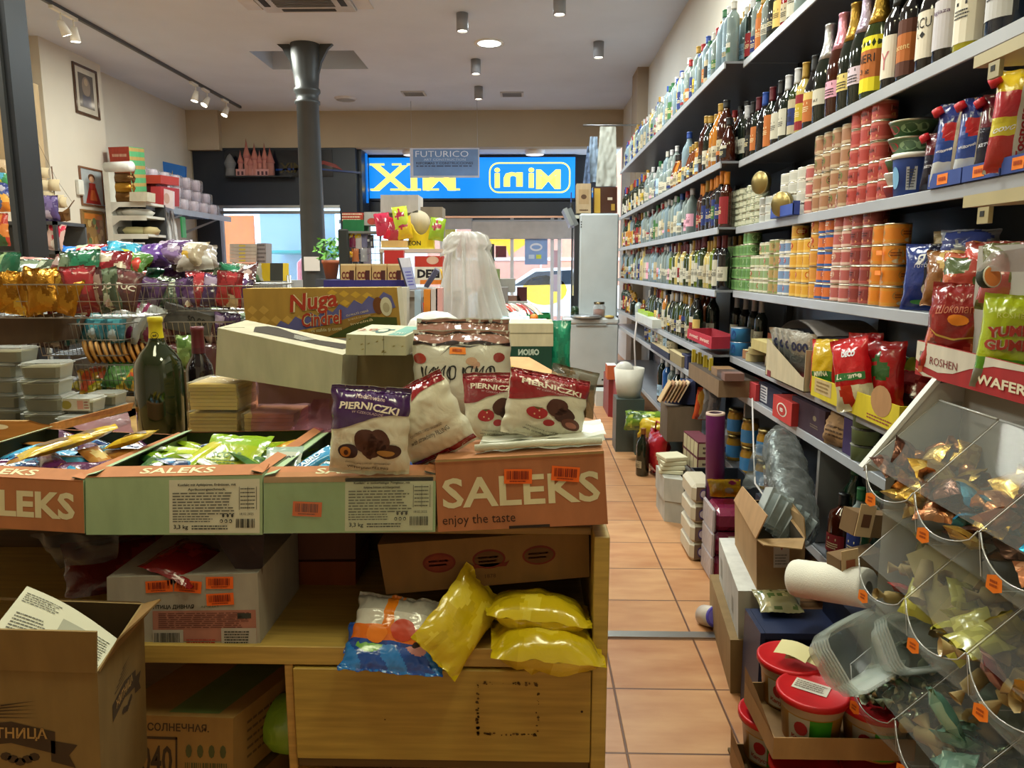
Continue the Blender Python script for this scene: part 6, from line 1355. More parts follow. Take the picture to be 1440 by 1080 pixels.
pts = [(-w_/2, 0), (w_/2, 0), (w_/2, h_*.95)]+[(w_*.38*math.cos(R(-a)), h_*.98-h_*.5*math.sin(R(a))) for a in range(20, 161, 20)]+[(-w_/2, h_*.95)]
fa = [b.av((x, 0, z)) for x, z in pts]; ba = [b.av((x, .08, z)) for x, z in pts]; b.face(fa, 'card', 'd8bc18'); b.face(ba[::-1], 'card', 'a89018')
for i in range(len(pts)): j = (i+1) % len(pts); b.face([fa[i], ba[i], ba[j], fa[j]], 'card', 'c0a418')
fn = plane((0, -.001, 0), (1, 0, 0), (0, 0, 1)); b.text('EON', fn, -w_*.25, h_*.2, h_*.16, 'card', '3a3208', bold=.03); b.rect(fn, -w_*.5, h_*.0, w_*.5, h_*.04, 'card', 'e8d860')
b.obj('yellow_box', loc=(p.x, 5.4, sy+.001), label='bright yellow display box with a scooped top on the raised shelf', cat='box')
B().lathe([(0, 0, 'card', 'b8ae98'), (.085, 0, 'card', 'c0b6a0'), (.085, .02, 'card', 'b8ae98'), (0, .02, 'card', 'b8ae98')], 24, (0, 0, 0), rotm(90)).obj('round_board', loc=P(589, 313, 5.52), label='round beige board behind the yellow scooped box', cat='board')
def lolly(px, py, Y, c, cn, h=.16):
 b = B(); g = bag(b, .11, h, .05, blobs(c, ['d8d8d8', c, 'a01c3c'], 4, 3), seed=px % 7, nu=8, nv=10, wr=2); b.obj('sweets_bag', loc=P(px, py, Y), label='%s wrapped sweets bag standing on the raised shelf' % cn, cat='sweets bag', rot=(-10, (px % 5-2)*8, 10), group='sweets bags on the raised shelf')
for px, py, c, cn in ((541, 331, 'b82c4c', 'pink and clear'), (549, 338, 'c81c38', 'red'), (557, 340, 'a83440', 'dark red'), (566, 322, 'b8c83c', 'lime and white'), (571, 336, 'c8a820', 'yellow'), (613, 338, '8aa828', 'green')): lolly(px, py, 5.36, c, cn)
tinybox('white_box', 'plain white carton on top of the stack in front of the lit sign', 535, 274, 588, 299, 5.5, .25, 'b4b0b0')
tinybox('open_carton', 'open grey brown carton beside the white one below the lit sign', 590, 291, 622, 336, 5.62, .2, '8c8072', cols={'u': 'b8a88a'})
tinybox('under_box', 'pale box under the white carton on the raised shelf', 538, 299, 576, 318, 5.55, .15, '9c9894')
f4 = px4([(586, 296), (624, 300), (612, 290), (600, 288)], (5.6, 5.6, 5.8, 5.8)); 
tinybox('carton_support', 'grey pillar box behind the yellow display holding the cartons', 578, 318, 600, 350, 5.65, .2, '85817a')
b = B(); rx0, rx1 = P(478, 330, 5.8).x, P(535, 330, 5.8).x; zt, zb = P(500, 328, 5.8).z, zc0
for x in (rx0, rx1): b.tube([(x, 5.8, 0), (x, 5.8, zt+.02)], .008, 'metal', 'a8a8a8', 6)
for k in range(9): z = zb+(zt-zb)*k/8; b.tube([(rx0, 5.8, z), (rx1, 5.8, z)], .003, 'metal', 'b0b0b0', 4)
for k in range(8): x = rx0+(rx1-rx0)*k/7; b.tube([(x, 5.8, zb), (x, 5.8, zt)], .002, 'metal', 'b0b0b0', 4)
b.obj('wire_rack', label='wire grid rack with hanging sweets beside the iron column', cat='rack')
tinybox('plant_crate', 'red and white packet box on top of the wire rack', 481, 299, 510, 311, 5.75, .2, 'a83c2c', pr=lambda b, f, q: b.lines(f, 0, 0, f.W, f.H, 3, 'card', 'd8c8b0', 3))
tinybox('green_crate', 'green box under the red and white one on the wire rack', 482, 309, 511, 326, 5.74, .2, '1c6a3c')
tinybox('white_packet', 'white box with a red picture on the wire rack next to the green box', 512, 298, 534, 317, 5.76, .15, 'a8a8a4', pr=lambda b, f, q: b.disc(f, f.W*.5, f.H*.3, f.W*.3, f.H*.25, 'card', 'b84a3c'))
tinybox('grey_board', 'grey board lying on top of the wire rack', 478, 325, 538, 328, 5.72, .2, '70706c')
b = B(); b.box((P(475, 330, 5.7).x, 5.7, zc0), (P(489, 330, 5.7).x, 5.75, P(480, 322, 5.7).z), 'matte', '20221f', bev=.01); b.obj('black_bag', label='black bag hanging at the side of the wire rack near the column', cat='bag')
for i, (px, py, c, cn) in enumerate(((493, 328, 'd8b82c', 'upper yellow'), (503, 328, 'e0c030', 'second upper yellow'), (493, 354, 'e0a82c', 'lower orange yellow'), (496, 340, '7a2c4c', 'plum'), (505, 342, 'b8b0b0', 'silver'), (513, 340, '6a6a8a', 'blue grey'), (521, 341, '3c3c48', 'dark'), (500, 360, 'b86a3c', 'copper'), (512, 360, '9a9aa0', 'grey'))):
 b = B(); bag(b, .055, .1 if i > 2 else .045, .02, blobs(c, [c, 'c0c0c0'], 3, i), seed=i, nu=5, nv=6); b.obj('hanging_packet', loc=P(px, py+8, 5.77), label='%s packet hanging on the wire rack by the column' % cn, cat='packet', group='packets on the wire rack')
p = P(466, 392, 6.9); t = root('potted_plant', 'green leafy plant in a terracotta pot by the left window', 'plant', p)
B().lathe([(0, 0, 'matte', 'a8624a'), (.05, 0, 'matte', 'a8624a'), (.075, .14, 'matte', 'b46c50'), (.082, .14, 'matte', 'b46c50'), (.082, .17, 'matte', 'b46c50'), (.07, .17, 'matte', '3a2a1c'), (0, .16, 'matte', '3a2a1c')], 20).obj('pot', t)
b = B(); q = random.Random(5)
for k in range(110):
 a = q.uniform(0, 6.28); e = q.uniform(.1, 1.4); r_ = q.uniform(.04, .15); c = Vector((r_*math.cos(a)*math.cos(e*.5), r_*math.sin(a)*math.cos(e*.5), .17+q.uniform(0, .2))); u = Vector((q.uniform(-1, 1), q.uniform(-1, 1), q.uniform(-.3, 1))).normalized(); v = u.orthogonal().normalized()
 b.poly([c-u*.03, c+v*.014, c+u*.03, c-v*.014], 'leaf', q.choice(('5a9a3c', '7ab84c', '3c7a2c')))
b.obj('foliage', t)
B().box((p.x-.12, 6.8, 0), (p.x+.5, 7.1, p.z-.001), 'satin', '3a3c44').obj('plant_stand', label='dark low cabinet carrying the potted plant', cat='cabinet')
def gown(px, py0, py1, Y):
 top, bot = P(px, py0, Y), P(px, py1, Y); H_ = top.z-bot.z; b = B()
 wv = lambda v: .09+.16*((1-v)/2)**.9+(.03 if v > .7 else 0)
 def f(u, v, s_=1):
  a = math.pi*(u+1)/2*s_; w_ = wv(v)*(1 if v < .93 else 1-(v-.93)*5); n_ = noise.noise(Vector((u*4, v*1.2, 2*s_)))*.03+.012*math.sin(u*26+3*noise.noise(Vector((u*2, v, 0))))
  return Vector(((w_+n_)*-math.cos(math.pi*(u+1)/2)-.05*(v+1)/2+.06, -s_*(w_*.5+n_)*math.sin(math.pi*(u+1)/2), (v+1)/2*H_))
 b.grid(lambda u, v: f(u, v), 44, 30, 'milky', 'e6e4e2'); b.grid(lambda u, v: f(-u, v, -1), 20, 14, 'milky', 'dcdad8')
 b.obj('plastic_cover', loc=bot, label='tall white translucent plastic garment cover tied at the top beside the checkout', cat='plastic cover')
gown(655, 326, 470, 4.85)
b = B(); sheet(b, px4([(618, 362), (640, 352), (650, 330), (634, 332)], 4.75), 'milky', 'e8e6e4', 12, 12, .02, 5); b.obj('cover_fold', label='folded end of clear plastic sticking out beside the garment cover', cat='plastic sheet')
B().tube([(P(652, 330, 4.86).x, 4.86, P(652, 335, 4.86).z), (P(652, 330, 4.86).x, 4.86, 0)], .012, 'metal', 'a0a0a0', 8).obj('garment_stand', label='thin steel stand under the plastic garment cover', cat='stand')
b = B(); 
for k in range(4): b.tube([(k*.016, 0, 0), (k*.016+.004, 0, .05), (k*.02-.01, 0, .1+.01*(k % 2))], [.009, .008, .005], 'satin', 'd8a81c', 7)
b.sphere((.024, 0, -.03), .035, 'satin', 'd8a81c', 10, (1, .5, 1.6)); b.obj('rubber_glove', loc=P(622, 400, 4.9), label='yellow rubber glove hanging beside the DELI box', cat='glove')
tinybox('cream_carton', 'stack of two cream cartons on the green carton near the chest freezer', 716, 455, 778, 487, 4.3, .35, 'c4bc9c', pr=lambda b, f, q: b.rect(f, 0, f.H*.55, f.W, f.H*.6, 'card', '8a8468'))
def pr_or2(b, f, q):
 b.text('ORION', f, f.W*.45, f.H*.86, f.H*.15, 'card', 'b8c8b8', w=f.W*.5, bold=.05, mirror=True)
 b.disc(f, f.W*.66, f.H*.28, f.W*.2, f.H*.3, 'card', 'b8c0b0'); b.disc(lift(f), f.W*.66, f.H*.28, f.W*.13, f.H*.18, 'card', '12402e')
 for k in range(14): b.disc(f, f.W*(.05+.03*(k % 5)), f.H*(.45+.12*(k//5)), f.W*.01, f.H*.02, 'card', 'a8b8a8', 6)
tinybox('green_carton', 'dark green carton with pale printing under the cream cartons', 717, 487, 776, 545, 4.3, .35, '12402e', pr=pr_or2)
B().box((.0, 4.31, 0), (P(776, 500, 4.3).x-.01, 4.6, P(776, 545, 4.3).z-.001), 'card', '8a7a5c').obj('storage_carton', label='brown storage carton on the floor under the dark green carton', cat='carton')
b = B(); bag(b, .13, .32, .06, blobs('1c8a68', ['28a47c', '147054'], 5, 3), seed=4, nu=12, nv=16, wr=1.6); b.obj('green_bag', loc=P(787, 525, 4.5), label='teal green plastic bag hanging beside the dark green carton', cat='bag')
t = root('green_basket', 'green plastic shopping basket filled with packets beyond the cream cartons', 'basket', P(740, 456, 5.2)); w_ = .33; 
b = B(); q_ = BOX(0, 0, 0, .33, .24, .075); q_.tray(b, 'satin', '1c8a4c', '146a3a', .006)
for k in range(8): b.rect(plane((-.165, -.1205, 0), (1, 0, 0), (0, 0, 1)), .02+.04*k, .02, .04+.04*k, .055, 'matte', '0c4a28')
b.obj('basket_body', t)
for i, (x, c, cn) in enumerate(((-.12, 'd8d4c8', 'white'), (-.06, 'c84a3c', 'red'), (-.01, 'b8b0a8', 'grey'), (.04, 'a83c38', 'dark red'), (.1, 'd8c8b8', 'cream'))):
 b = B(); bag(b, .05, .17, .03, blobs(c, [c, 'e0e0e0'], 3, i), seed=i+2, nu=6, nv=8, xf=XF((0, 0, 0), -65, 0, 40)); b.obj('packet', loc=t.location+Vector((x, -.05, .07)), label='%s packet lying in the green shopping basket' % cn, cat='packet', group='packets in the green basket')
b = B(); Q(px4([(695, 452), (707, 446), (697, 404), (684, 412)], (5.0, 5.1, 5.1, 5.0)), (.01, .02, 0)).solid(b, 'gloss', '7ab8c8'); b.obj('glass_screen', label='pale turquoise glass panel standing beside the garment cover', cat='glass panel')
tinybox('clear_case', 'clear grey case behind the turquoise glass panel', 698, 404, 714, 436, 5.3, .1, '8c8888', 'satin', 'case')
tinybox('dark_box', 'dark small box behind the green basket', 714, 416, 732, 425, 5.6, .1, '7a5a50', 'satin')
tinybox('black_red_box', 'black and maroon box beyond the green basket', 727, 404, 741, 424, 5.6, .1, '4a1820', 'satin', cols={'r': '14141c'})
tinybox('white_scale', 'white scale body behind the green basket', 712, 424, 742, 456, 5.55, .2, 'c0c4c4', 'satin', 'scale')
tinybox('till_box', 'grey cardboard box seen over the green basket against the door', 697, 392, 724, 411, 6.2, .2, '9a9894')
b = B(); sheet(b, px4([(700, 452), (750, 458), (738, 436), (712, 440)], (4.7, 4.7, 4.9, 4.9)), 'milky', 'c8e4f0', 12, 10, .02, 3); b.obj('blue_bag', label='pale blue plastic bag in front of the green basket', cat='plastic bag')
b = B(); b.sphere((0, 0, 0), .028, 'satin', 'e8842c', 12); b.obj('orange', loc=P(751, 447, 4.95), label='orange ball lying at the front of the green basket', cat='orange')
tinybox('white_papers', 'pile of white papers on the far checkout counter in front of the basket', 716, 453, 770, 457, 4.6, .3, 'e0e4e6', 'paper', 'papers')
B().box((P(700, 460, 4.9).x, 4.62, 0), (P(772, 460, 4.9).x, 5.5, P(740, 458, 4.9).z-.02), 'steel_paint', '8e8c88').obj('side_counter', label='grey side counter carrying the green basket and papers', cat='counter')
for i, (px, c, cn) in enumerate(((676, 'a83a2c', 'red'), (683, '6a7a3c', 'olive'), (690, 'c8a878', 'tan'), (697, '7a8a5a', 'grey green'))):
 tinybox('brochure', '%s upright brochure in the rack behind the garment cover' % cn, px, 372+2*i, px+6, 404, 6.02, .03, c, 'paper', 'brochure', group='brochures behind the garment cover')
b = B(); q = random.Random(8)
for k in range(14): a = q.uniform(-1, 1); b.poly([(0, 0, 0), (.01, 0, .0), (a*.12, q.uniform(-.03, .03), .16+q.uniform(-.04, .05))], 'leaf', q.choice(('6a7a4c', '3c5a34', '8a9a70')))
b.obj('dry_plant', loc=P(690, 374, 6.02), label='spiky dry plant above the brochures behind the garment cover', cat='plant')
tinybox('catalogue_stand', 'dark narrow stand holding brochures at the entrance', 672, 404, 712, 640, 6.05, .2, '3a3436', 'satin', 'stand')
# ================================================================ fridge, freezer, things on them
YF1 = 9.15; fx0, fx1 = P(814, 400, YF1).x, P(869, 400, YF1).x; zt = P(840, 300, YF1).z
t = root('tall_fridge', 'tall white glass door fridge standing sideways behind the chest freezer', 'fridge', ((fx0+fx1)/2, YF1+.35, 0)); w2 = (fx1-fx0)/2
B().box((-w2, -.35, .05), (w2, .35, zt), 'steel_paint', 'b9bfbf', bev=.02).obj('fridge_body', t)
B().box((-w2-.05, -.32, .12), (-w2-.01, .32, zt-.12), 'clear', 'd8e8f0').obj('glass_door', t)
b = B(); b.box((-w2-.06, -.34, .1), (-w2-.005, -.3, zt-.06), 'satin', '24262a').box((-w2-.06, .3, .1), (-w2-.005, .34, zt-.06), 'satin', '24262a').box((-w2-.06, -.34, zt-.12), (-w2-.005, .34, zt-.02), 'satin', 'c8c8b8'); b.obj('door_frame', t)
B().box((-w2-.09, -.33, .85), (-w2-.06, -.30, 1.1), 'satin', '18181a').obj('door_handle', t)
b = B()
for k in range(3): b.disc(plane((-w2+.02, -.352, zt-.16+.03*k), (1, 0, 0), (0, 0, 1)), 0, 0, .008, .008, 'matte', '202020', 8)
b.obj('screw_caps', t)
YZ = 8.75; q0, q1 = P(793, 450, YZ).x, P(870, 450, YZ).x; zf = P(830, 447, YZ).z
t = root('chest_freezer', 'white chest freezer at the end of the aisle in front of the tall fridge', 'freezer', ((q0+q1)/2, YZ+.2, 0)); w2 = (q1-q0)/2
B().box((-w2, -.2, .06), (w2, .2, zf-.08), 'steel_paint', 'b4bbbd', bev=.012).obj('freezer_body', t)
B().box((-w2-.01, -.215, zf-.075), (w2+.01, .2, zf), 'steel_paint', 'c4cacc', bev=.02).obj('freezer_lid', t)
B().box((-w2*.55, -.225, zf-.09), (w2*.55, -.21, zf-.07), 'satin', '9aa2a4').obj('lid_handle', t)
B().box((-w2+.02, -.16, 0), (w2-.02, .18, .06), 'matte', '2c2c2e').obj('plinth', t)
b = B(); b.disc(plane((w2*.45, -.202, .13), (1, 0, 0), (0, 0, 1)), 0, 0, .012, .012, 'matte', '2c2c2c', 8); b.rect(plane((w2*.7, -.202, .13), (1, 0, 0), (0, 0, 1)), 0, 0, .05, .012, 'matte', '3c3c3c'); b.obj('control_knobs', t)
p = P(842, 446, YZ+.1); t = root('glass_jar', 'clear jar of red fruit with a dark lid on the chest freezer', 'jar', (p.x, YZ+.08, zf+.001))
B().lathe([(0, .001, 'clear', 'f0f0f0'), (.07, 0, 'clear', 'f0f0f0'), (.075, .12, 'clear', 'f0f0f0'), (.06, .14, 'clear', 'f0f0f0'), (.06, .16, 'clear', 'f0f0f0')], 18).lathe([(0, .004, 'matte', '8a4a38'), (.062, .004, 'matte', '9a5a48'), (.066, .09, 'matte', 'a87868'), (0, .1, 'matte', '9a5040')], 14).obj('jar_glass', t)
B().lathe([(.063, .155, 'metal', '6a5a40'), (.063, .18, 'metal', '6a5a40'), (0, .182, 'metal', '4a4038')], 18).obj('jar_lid', t)
B().lathe([(0, 0, 'foil', 'c8ccd0'), (.16, 0, 'foil', 'c8ccd0'), (.19, .02, 'foil', 'd8dcdc'), (.14, .035, 'foil', 'b8bcc0'), (0, .03, 'foil', 'c0c4c8')], 20).obj('foil_platter', loc=(P(825, 446, YZ).x, YZ+.05, zf+.001), label='shiny foil wrapped platter on the chest freezer lid', cat='platter')
B().lathe([(0, 0, 'matte', 'c8b060'), (.05, 0, 'matte', 'c8b060'), (.06, .02, 'matte', 'd0b868'), (0, .03, 'matte', 'c8b060')], 14).obj('yellow_dish', loc=(P(855, 443, YZ).x+.02, YZ+.02, zf+.002), label='small yellow dish beside the jar on the freezer', cat='dish')
B().lathe([(0, 0, 'glassy', '1c3a20'), (.05, 0, 'glassy', '1c3a20'), (.05, .1, 'glassy', '1c3a20'), (.03, .13, 'glassy', '1c3a20'), (0, .13, 'glassy', '1c3a20')], 14).obj('green_jar', loc=(P(809, 440, YZ).x, YZ+.1, zf+.001), label='small dark green jar at the aisle corner of the freezer', cat='jar')
b = B(); p = P(820, 298, 9.3); b.box((0, 0, 0), (.19, .2, .36), 'card', 'b8a078').obj if 0 else None
def pr_tan(b, f, q): b.rect(f, f.W*.15, f.H*.3, f.W*.85, f.H*.8, 'card', 'a88c64'); b.disc(lift(f), f.W*.5, f.H*.55, f.W*.2, f.H*.08, 'card', '5a4028'); b.lines(lift(f), f.W*.2, f.H*.05, f.W*.8, f.H*.15, 1, 'card', '5a4028')
tinybox('tan_carton', 'tan upright carton at the front corner of the fridge top', 811, 258, 831, 299.5, 9.2, .2, 'b49c78', pr=pr_tan)
tinybox('gift_box', 'dark brown and gold bottle gift box on the fridge beside the tan carton', 834, 263, 868, 299.5, 9.25, .2, '4a2c20', 'gloss', pr=lambda b, f, q: (b.rect(f, f.W*.05, 0, f.W*.3, f.H*.95, 'gloss', 'c8a040'), b.rect(f, f.W*.6, f.H*.5, f.W*.8, f.H*.6, 'gloss', 'd8c8b0'), b.rect(f, f.W*.75, f.H*.1, f.W*.9, f.H*.35, 'gloss', 'b8903c')))
for i, (px, c) in enumerate(((797, 'a8b0b8'), (803, '8a929a'))):
 b = B(); b.box((0, 0, 0), (.05, .5, .22), 'metal', c, rot=rotm(0, -25)); b.obj('metal_tray', loc=(P(px, 300, 9.15).x, 9.15, P(px, 318, 9.15).z), label='%s leaning metal tray stacked against the fridge top' % ('outer', 'inner')[i], cat='tray')
b = B(); b.lathe([(0, 0, 'satin', '1c1c20'), (.02, 0, 'satin', '1c1c20'), (.02, .1, 'satin', '1c1c20'), (.008, .14, 'satin', '1c1c20'), (.008, .26, 'satin', '28407a')], 10, (P(803, 300, 9.3).x, 9.3, zt)); b.obj('bottle_pourer', label='slim dark bottle standing on the trays beside the fridge', cat='bottle')
def shirt(px0, py0, px1, py1, Y, col, label, cat='cloth', nu=14, nv=20):
 p = px4([(px0, py1), (px1, py1), (px1-2, py0), (px0+6, py0)], Y); b = B(); sheet(b, p, 'cloth', col, nu, nv, .025, px0); sheet(b, [x+Vector((0, .04, 0)) for x in (p[1], p[0], p[3], p[2])], 'cloth', col, 6, 8, .02, px0); return b.obj('hanging_cloth', label=label, cat=cat)
shirt(838, 178, 868, 262, 9.4, 'b4b4a8', 'pale grey white shirt hanging above the fridge against the shelves'); shirt(824, 192, 842, 256, 9.5, '8a9aac', 'blue grey striped cloth hanging beside the white shirt'); shirt(820, 206, 830, 258, 9.45, '5a6a86', 'narrow darker blue cloth at the edge of the hanging clothes')
B().tube([(P(820, 178, 9.45).x, 9.45, P(845, 176, 9.45).z), (P(880, 178, 9.45).x+.4, 9.45, P(845, 176, 9.45).z)], .01, 'metal', '888888').obj('hanging_rail', label='steel rail from which the shirt and cloths hang by the fridge', cat='rail')
# ================================================================ left wall of the shop
def wallpic(nm, label, a, c, X, frame, art, fw=.02, cat='picture'):
 p0, p1 = PX(*a, X), PX(*c, X); w, h = abs(p1.y-p0.y), p1.z-p0.z; t = root(nm, label, cat, (X+.001, min(p0.y, p1.y), p0.z))
 b = B(); F_ = .02
 for x in ((0, 0, w, fw), (0, h-fw, w, h), (0, fw, fw, h-fw), (w-fw, fw, w, h-fw)): b.box((0, x[0], x[1]), (F_, x[2], x[3]), 'gloss', frame)
 b.obj('picture_frame', t); b = B(); b.box((.0, fw, fw), (.008, w-fw, h-fw), 'satin', 'c0b8a8'); art(b, plane((.009, fw, fw), (0, 1, 0), (0, 0, 1)), w-2*fw, h-2*fw); b.obj('picture_print', t)
def art_icon(b, f, W_, H_):
 b.rect(f, W_*.15, H_*.12, W_*.85, H_*.88, 'gloss', '5a5450'); b.disc(lift(f), W_*.5, H_*.6, W_*.2, H_*.22, 'gloss', '8a7a6c'); b.disc(lift(f, 3), W_*.5, H_*.7, W_*.09, H_*.08, 'gloss', 'a8947c'); b.rect(lift(f), W_*.3, H_*.15, W_*.7, H_*.4, 'gloss', '484858')
def art_doll(b, f, W_, H_):
 b.rect(f, 0, 0, W_, H_, 'satin', 'a8b0b4'); g = lift(f); b.flat(g, [(W_*.15, H_*.02), (W_*.88, H_*.02), (W_*.68, H_*.5), (W_*.36, H_*.5)], 'satin', '9c2a24'); b.rect(lift(g), W_*.36, H_*.45, W_*.66, H_*.62, 'satin', 'a83830'); b.disc(lift(g, 3), W_*.5, H_*.72, W_*.12, H_*.09, 'satin', 'c89878'); b.disc(lift(g), W_*.5, H_*.77, W_*.16, H_*.11, 'satin', '5a3820')
 b.flat(lift(g, 4), [(W_*.35, H_*.12), (W_*.7, H_*.12), (W_*.6, H_*.42), (W_*.42, H_*.42)], 'satin', 'b85a30')
def art_gold(b, f, W_, H_):
 b.rect(f, 0, 0, W_, H_, 'satin', '8a6a38'); r_ = random.Random(2); b.rect(lift(f), W_*.1, H_*.8, W_*.9, H_*.95, 'satin', 'c87830')
 for k in range(16): b.disc(lift(f, 2+k*.3), W_*r_.uniform(.15, .85), H_*r_.uniform(.1, .75), W_*.08, H_*.1, 'satin', r_.choice(('a8844c', '6a4a28', '9a5a3c', 'b89a60', '5a6a40')), 8)
wallpic('framed_icon', 'dark framed picture with a silvery print high on the wall pilaster', (106, 158), (134, 101), -5.4, '4a3020', art_icon, .03)
wallpic('doll_picture', 'framed picture of a figure in a red dress hung on the pilaster', (114, 288), (142, 240), -5.4, '7a5038', art_doll)
wallpic('gold_picture', 'golden brown framed picture below the red dress picture', (117, 352), (146, 298), -5.4, '8a6840', art_gold)
B().box((0, 0, 0), (.05, .1, .18), 'satin', 'd8d8d0', bev=.01).obj('wall_switch', loc=PX(107, 274, -5.4), label='white wall box beside the red dress picture', cat='wall box')
Yr = 9.3
def lx(px, Y): return P(px, 300, Y).x
x0, x1 = lx(149, Yr), lx(206, Yr); z0 = 0; zt_ = P(180, 212, Yr).z; zz = [P(180, y, Yr).z for y in (284, 303, 329, 362)]
t = root('display_rack', 'white wall display rack with curved shelf sides at the left wall', 'display rack', (x0, Yr, 0)); o = t.location
B().box((0, 0, 0), (.07, .5, P(150, 232, Yr).z), 'satin', 'd4d2c8').obj('rack_side', t)
B().box((.07, .46, 0), (x1-x0, .5, zz[0]), 'matte', '2c2c2c').obj('rack_back', t)
for k, z in enumerate(zz): 
 b = B(); b.box((.07, .0, z-.03), (x1-x0, .46, z), 'satin', 'c8c6bc').poly([(.07, -.002, z-.03), (x1-x0, -.002, z-.03), (x1-x0, -.002, z-.06), (.17, -.002, z-.06), (.07, -.002, z-.13)], 'satin', 'c8c6bc'); b.obj('rack_shelf', t)
for i, (px, k, w_, c, cn) in enumerate(((161, 1, .13, 'a8a498', 'grey'), (181, 1, .2, 'c4c0b4', 'pale'), (161, 2, .14, '4a483c', 'dark'), (178, 2, .18, 'b0a878', 'cream'), (197, 2, .12, 'a8986c', 'tan'))):
 p = P(px, 300, Yr); B().lathe([(0, 0, 'matte', c), (w_*.8, 0, 'matte', c), (w_, .05, 'matte', c), (w_*.7, .09, 'matte', c), (0, .1, 'matte', c)], 16).obj('bread_loaf', loc=(p.x, Yr+.22, zz[k]+.001), label='%s round wrapped loaf on the %s rack shelf' % (cn, ('', 'second', 'third')[k]), cat='loaf', group='loaves on the white rack')
tinybox('small_card', 'small white card in the dark bottom opening of the white rack', 188, 341, 201, 350, Yr-.05, .05, 'd0d0cc', 'paper', 'card')
zl = zz[0]
for i, (py0, py1, c, cn) in enumerate(((269, 284, '5a3a14', 'dark amber'), (256, 270, '9a6c20', 'golden'), (243, 256, '6a4a28', 'brown'), (226, 243, 'b87858', 'shiny copper'))):
 b = B(); p = P(168, py1, Yr+.1); h_ = P(168, py0, Yr+.1).z-p.z; w_ = lx(186, Yr)-lx(152, Yr); b.lathe([(0, 0, 'foil', c), (w_*.42, 0, 'foil', c), (w_*.5, h_*.5, 'foil', c), (w_*.42, h_*.95, 'foil', c), (0, h_, 'foil', c)], 16, (0, 0, 0), Matrix.Diagonal((1, .6, 1)))
 b.obj('wrapped_cake', loc=(p.x, Yr+.2, p.z), label='%s foil wrapped cake in the pile on the white rack' % cn, cat='wrapped cake', group='foil wrapped cakes')
def pr_stripe(b, q):
 r_ = q.map('r'); f = q.map('f')
 for k in range(12): b.rect(r_, 0, r_.H*(k/12), r_.W, r_.H*((k+.8)/12), 'card', ('5cae74', 'b89a58')[k % 2])
 b.lines(f, f.W*.15, f.H*.78, f.W*.9, f.H*.9, 1, 'card', 'd8a890', 3); b.rect(f, 0, f.H*.68, f.W, f.H*.7, 'card', '8a2c24')
f4 = px4([(162, 278), (186, 281), (181, 206), (152, 207)], (9.6, 9.45, 9.45, 9.6)); 
t = root('striped_box_stack', 'tall red box with green and tan striped side behind the wrapped cakes', 'box', (f4[0]+f4[1])/2); o = t.location; qq = Q([p-o for p in f4], P(207, 280, 9.9)-P(186, 281, 9.45)); b = B(); qq.solid(b, 'card', 'a8402e', {'r': '5cae74', 'u': 'c88a68'}); pr_stripe(b, qq); b.obj('box_body', t)
B().lathe([(0, 0, 'satin', 'c8c8c4'), (.06, 0, 'satin', 'd0d0cc'), (.06, .36, 'satin', 'd0d0cc'), (.0, .36, 'satin', 'e0e0dc')], 22, (0, 0, 0), rotm(0, 90, -12)).obj('white_cylinder', loc=P(136, 232, 9.0)+Vector((0, .2, 0)), label='white cylinder lying on top of the rack end above the pictures', cat='cylinder')
tinybox('sweets_tray', 'low beige tray of small items at the corner of the white rack', 182, 270, 207, 283, 9.2, .2, 'b8b09c', 'card', 'tray')
s0_, s1_ = PX(190, 284, -5.0), PX(290, 300, -5.15)
ya, yb2 = 9.55, 12.3; zsx = P(208, 286, 9.6).z
t = root('wire_shelf', 'blue grey wire shelf along the left wall holding packs of glasses', 'shelf', (XL, ya, zsx-.03))
b = B(); wd = lx(208, 9.6)-XL
for k in range(9): b.tube([(0.02+(wd-.02)*k/8, 0, 0), (0.02+(wd-.02)*k/8, 2.7, 0)], .006, 'metal', '8090a8', 5)
for k in range(28): b.tube([(.02, k*.1, 0), (wd, k*.1, 0)], .003, 'metal', '8090a8', 4, False)
b.box((wd, 0, -.05), (wd+.015, 2.7, .03), 'satin', '9aa4b4'); b.obj('wire_grid', t)
b = B()
for y in (.1, 1.4, 2.6): b.box((0, y, -.25), (.03, y+.02, 0), 'satin', 'a0a8b4').poly([(0, y, -.25), (wd*.8, y, -.02), (wd*.8, y, 0), (0, y, -.2)], 'satin', 'a0a8b4')
b.obj('shelf_bracket', t)
tinybox('red_gift_box', 'red gift box with a white printed front leaning on the wire shelf', 212, 262, 226, 288, 9.75, (.1, .3, 0), '96262a', 'satin', cols={'f': '9c2a30'})
tinybox('white_gift_box', 'white printed box leaning against the red gift boxes', 226, 264, 243, 289, 9.8, .05, 'd0c0c4', 'satin', skew=5, pr=lambda b, f, q: b.disc(f, f.W*.5, f.H*.5, f.W*.25, f.H*.3, 'satin', 'b89a90'))
tinybox('red_gift_box', 'red gift box lying on top of the stack beside the striped box', 205, 246, 226, 258, 9.9, (.1, .3, 0), 'a83428', 'satin')
tinybox('red_gift_box', 'dark red box under the topmost red gift box', 206, 258, 220, 287, 10.0, (.05, .2, 0), '8a2024', 'satin')
def pr_blue(b, f, q): b.flat(f, [(f.W*.4, f.H*.2), (f.W*.5, f.H*.75), (f.W*.55, f.H*.3)], 'satin', 'b89a58'); b.flat(f, [(f.W*.6, f.H*.2), (f.W*.72, f.H*.65), (f.W*.75, f.H*.3)], 'satin', 'b89a58')
tinybox('blue_book', 'bright blue box standing at the wall behind the packs of glasses', 225, 226, 260, 262, 11.6, .06, '2a6ec0', 'satin', skew=8, pr=pr_blue)
cnt_ = 0
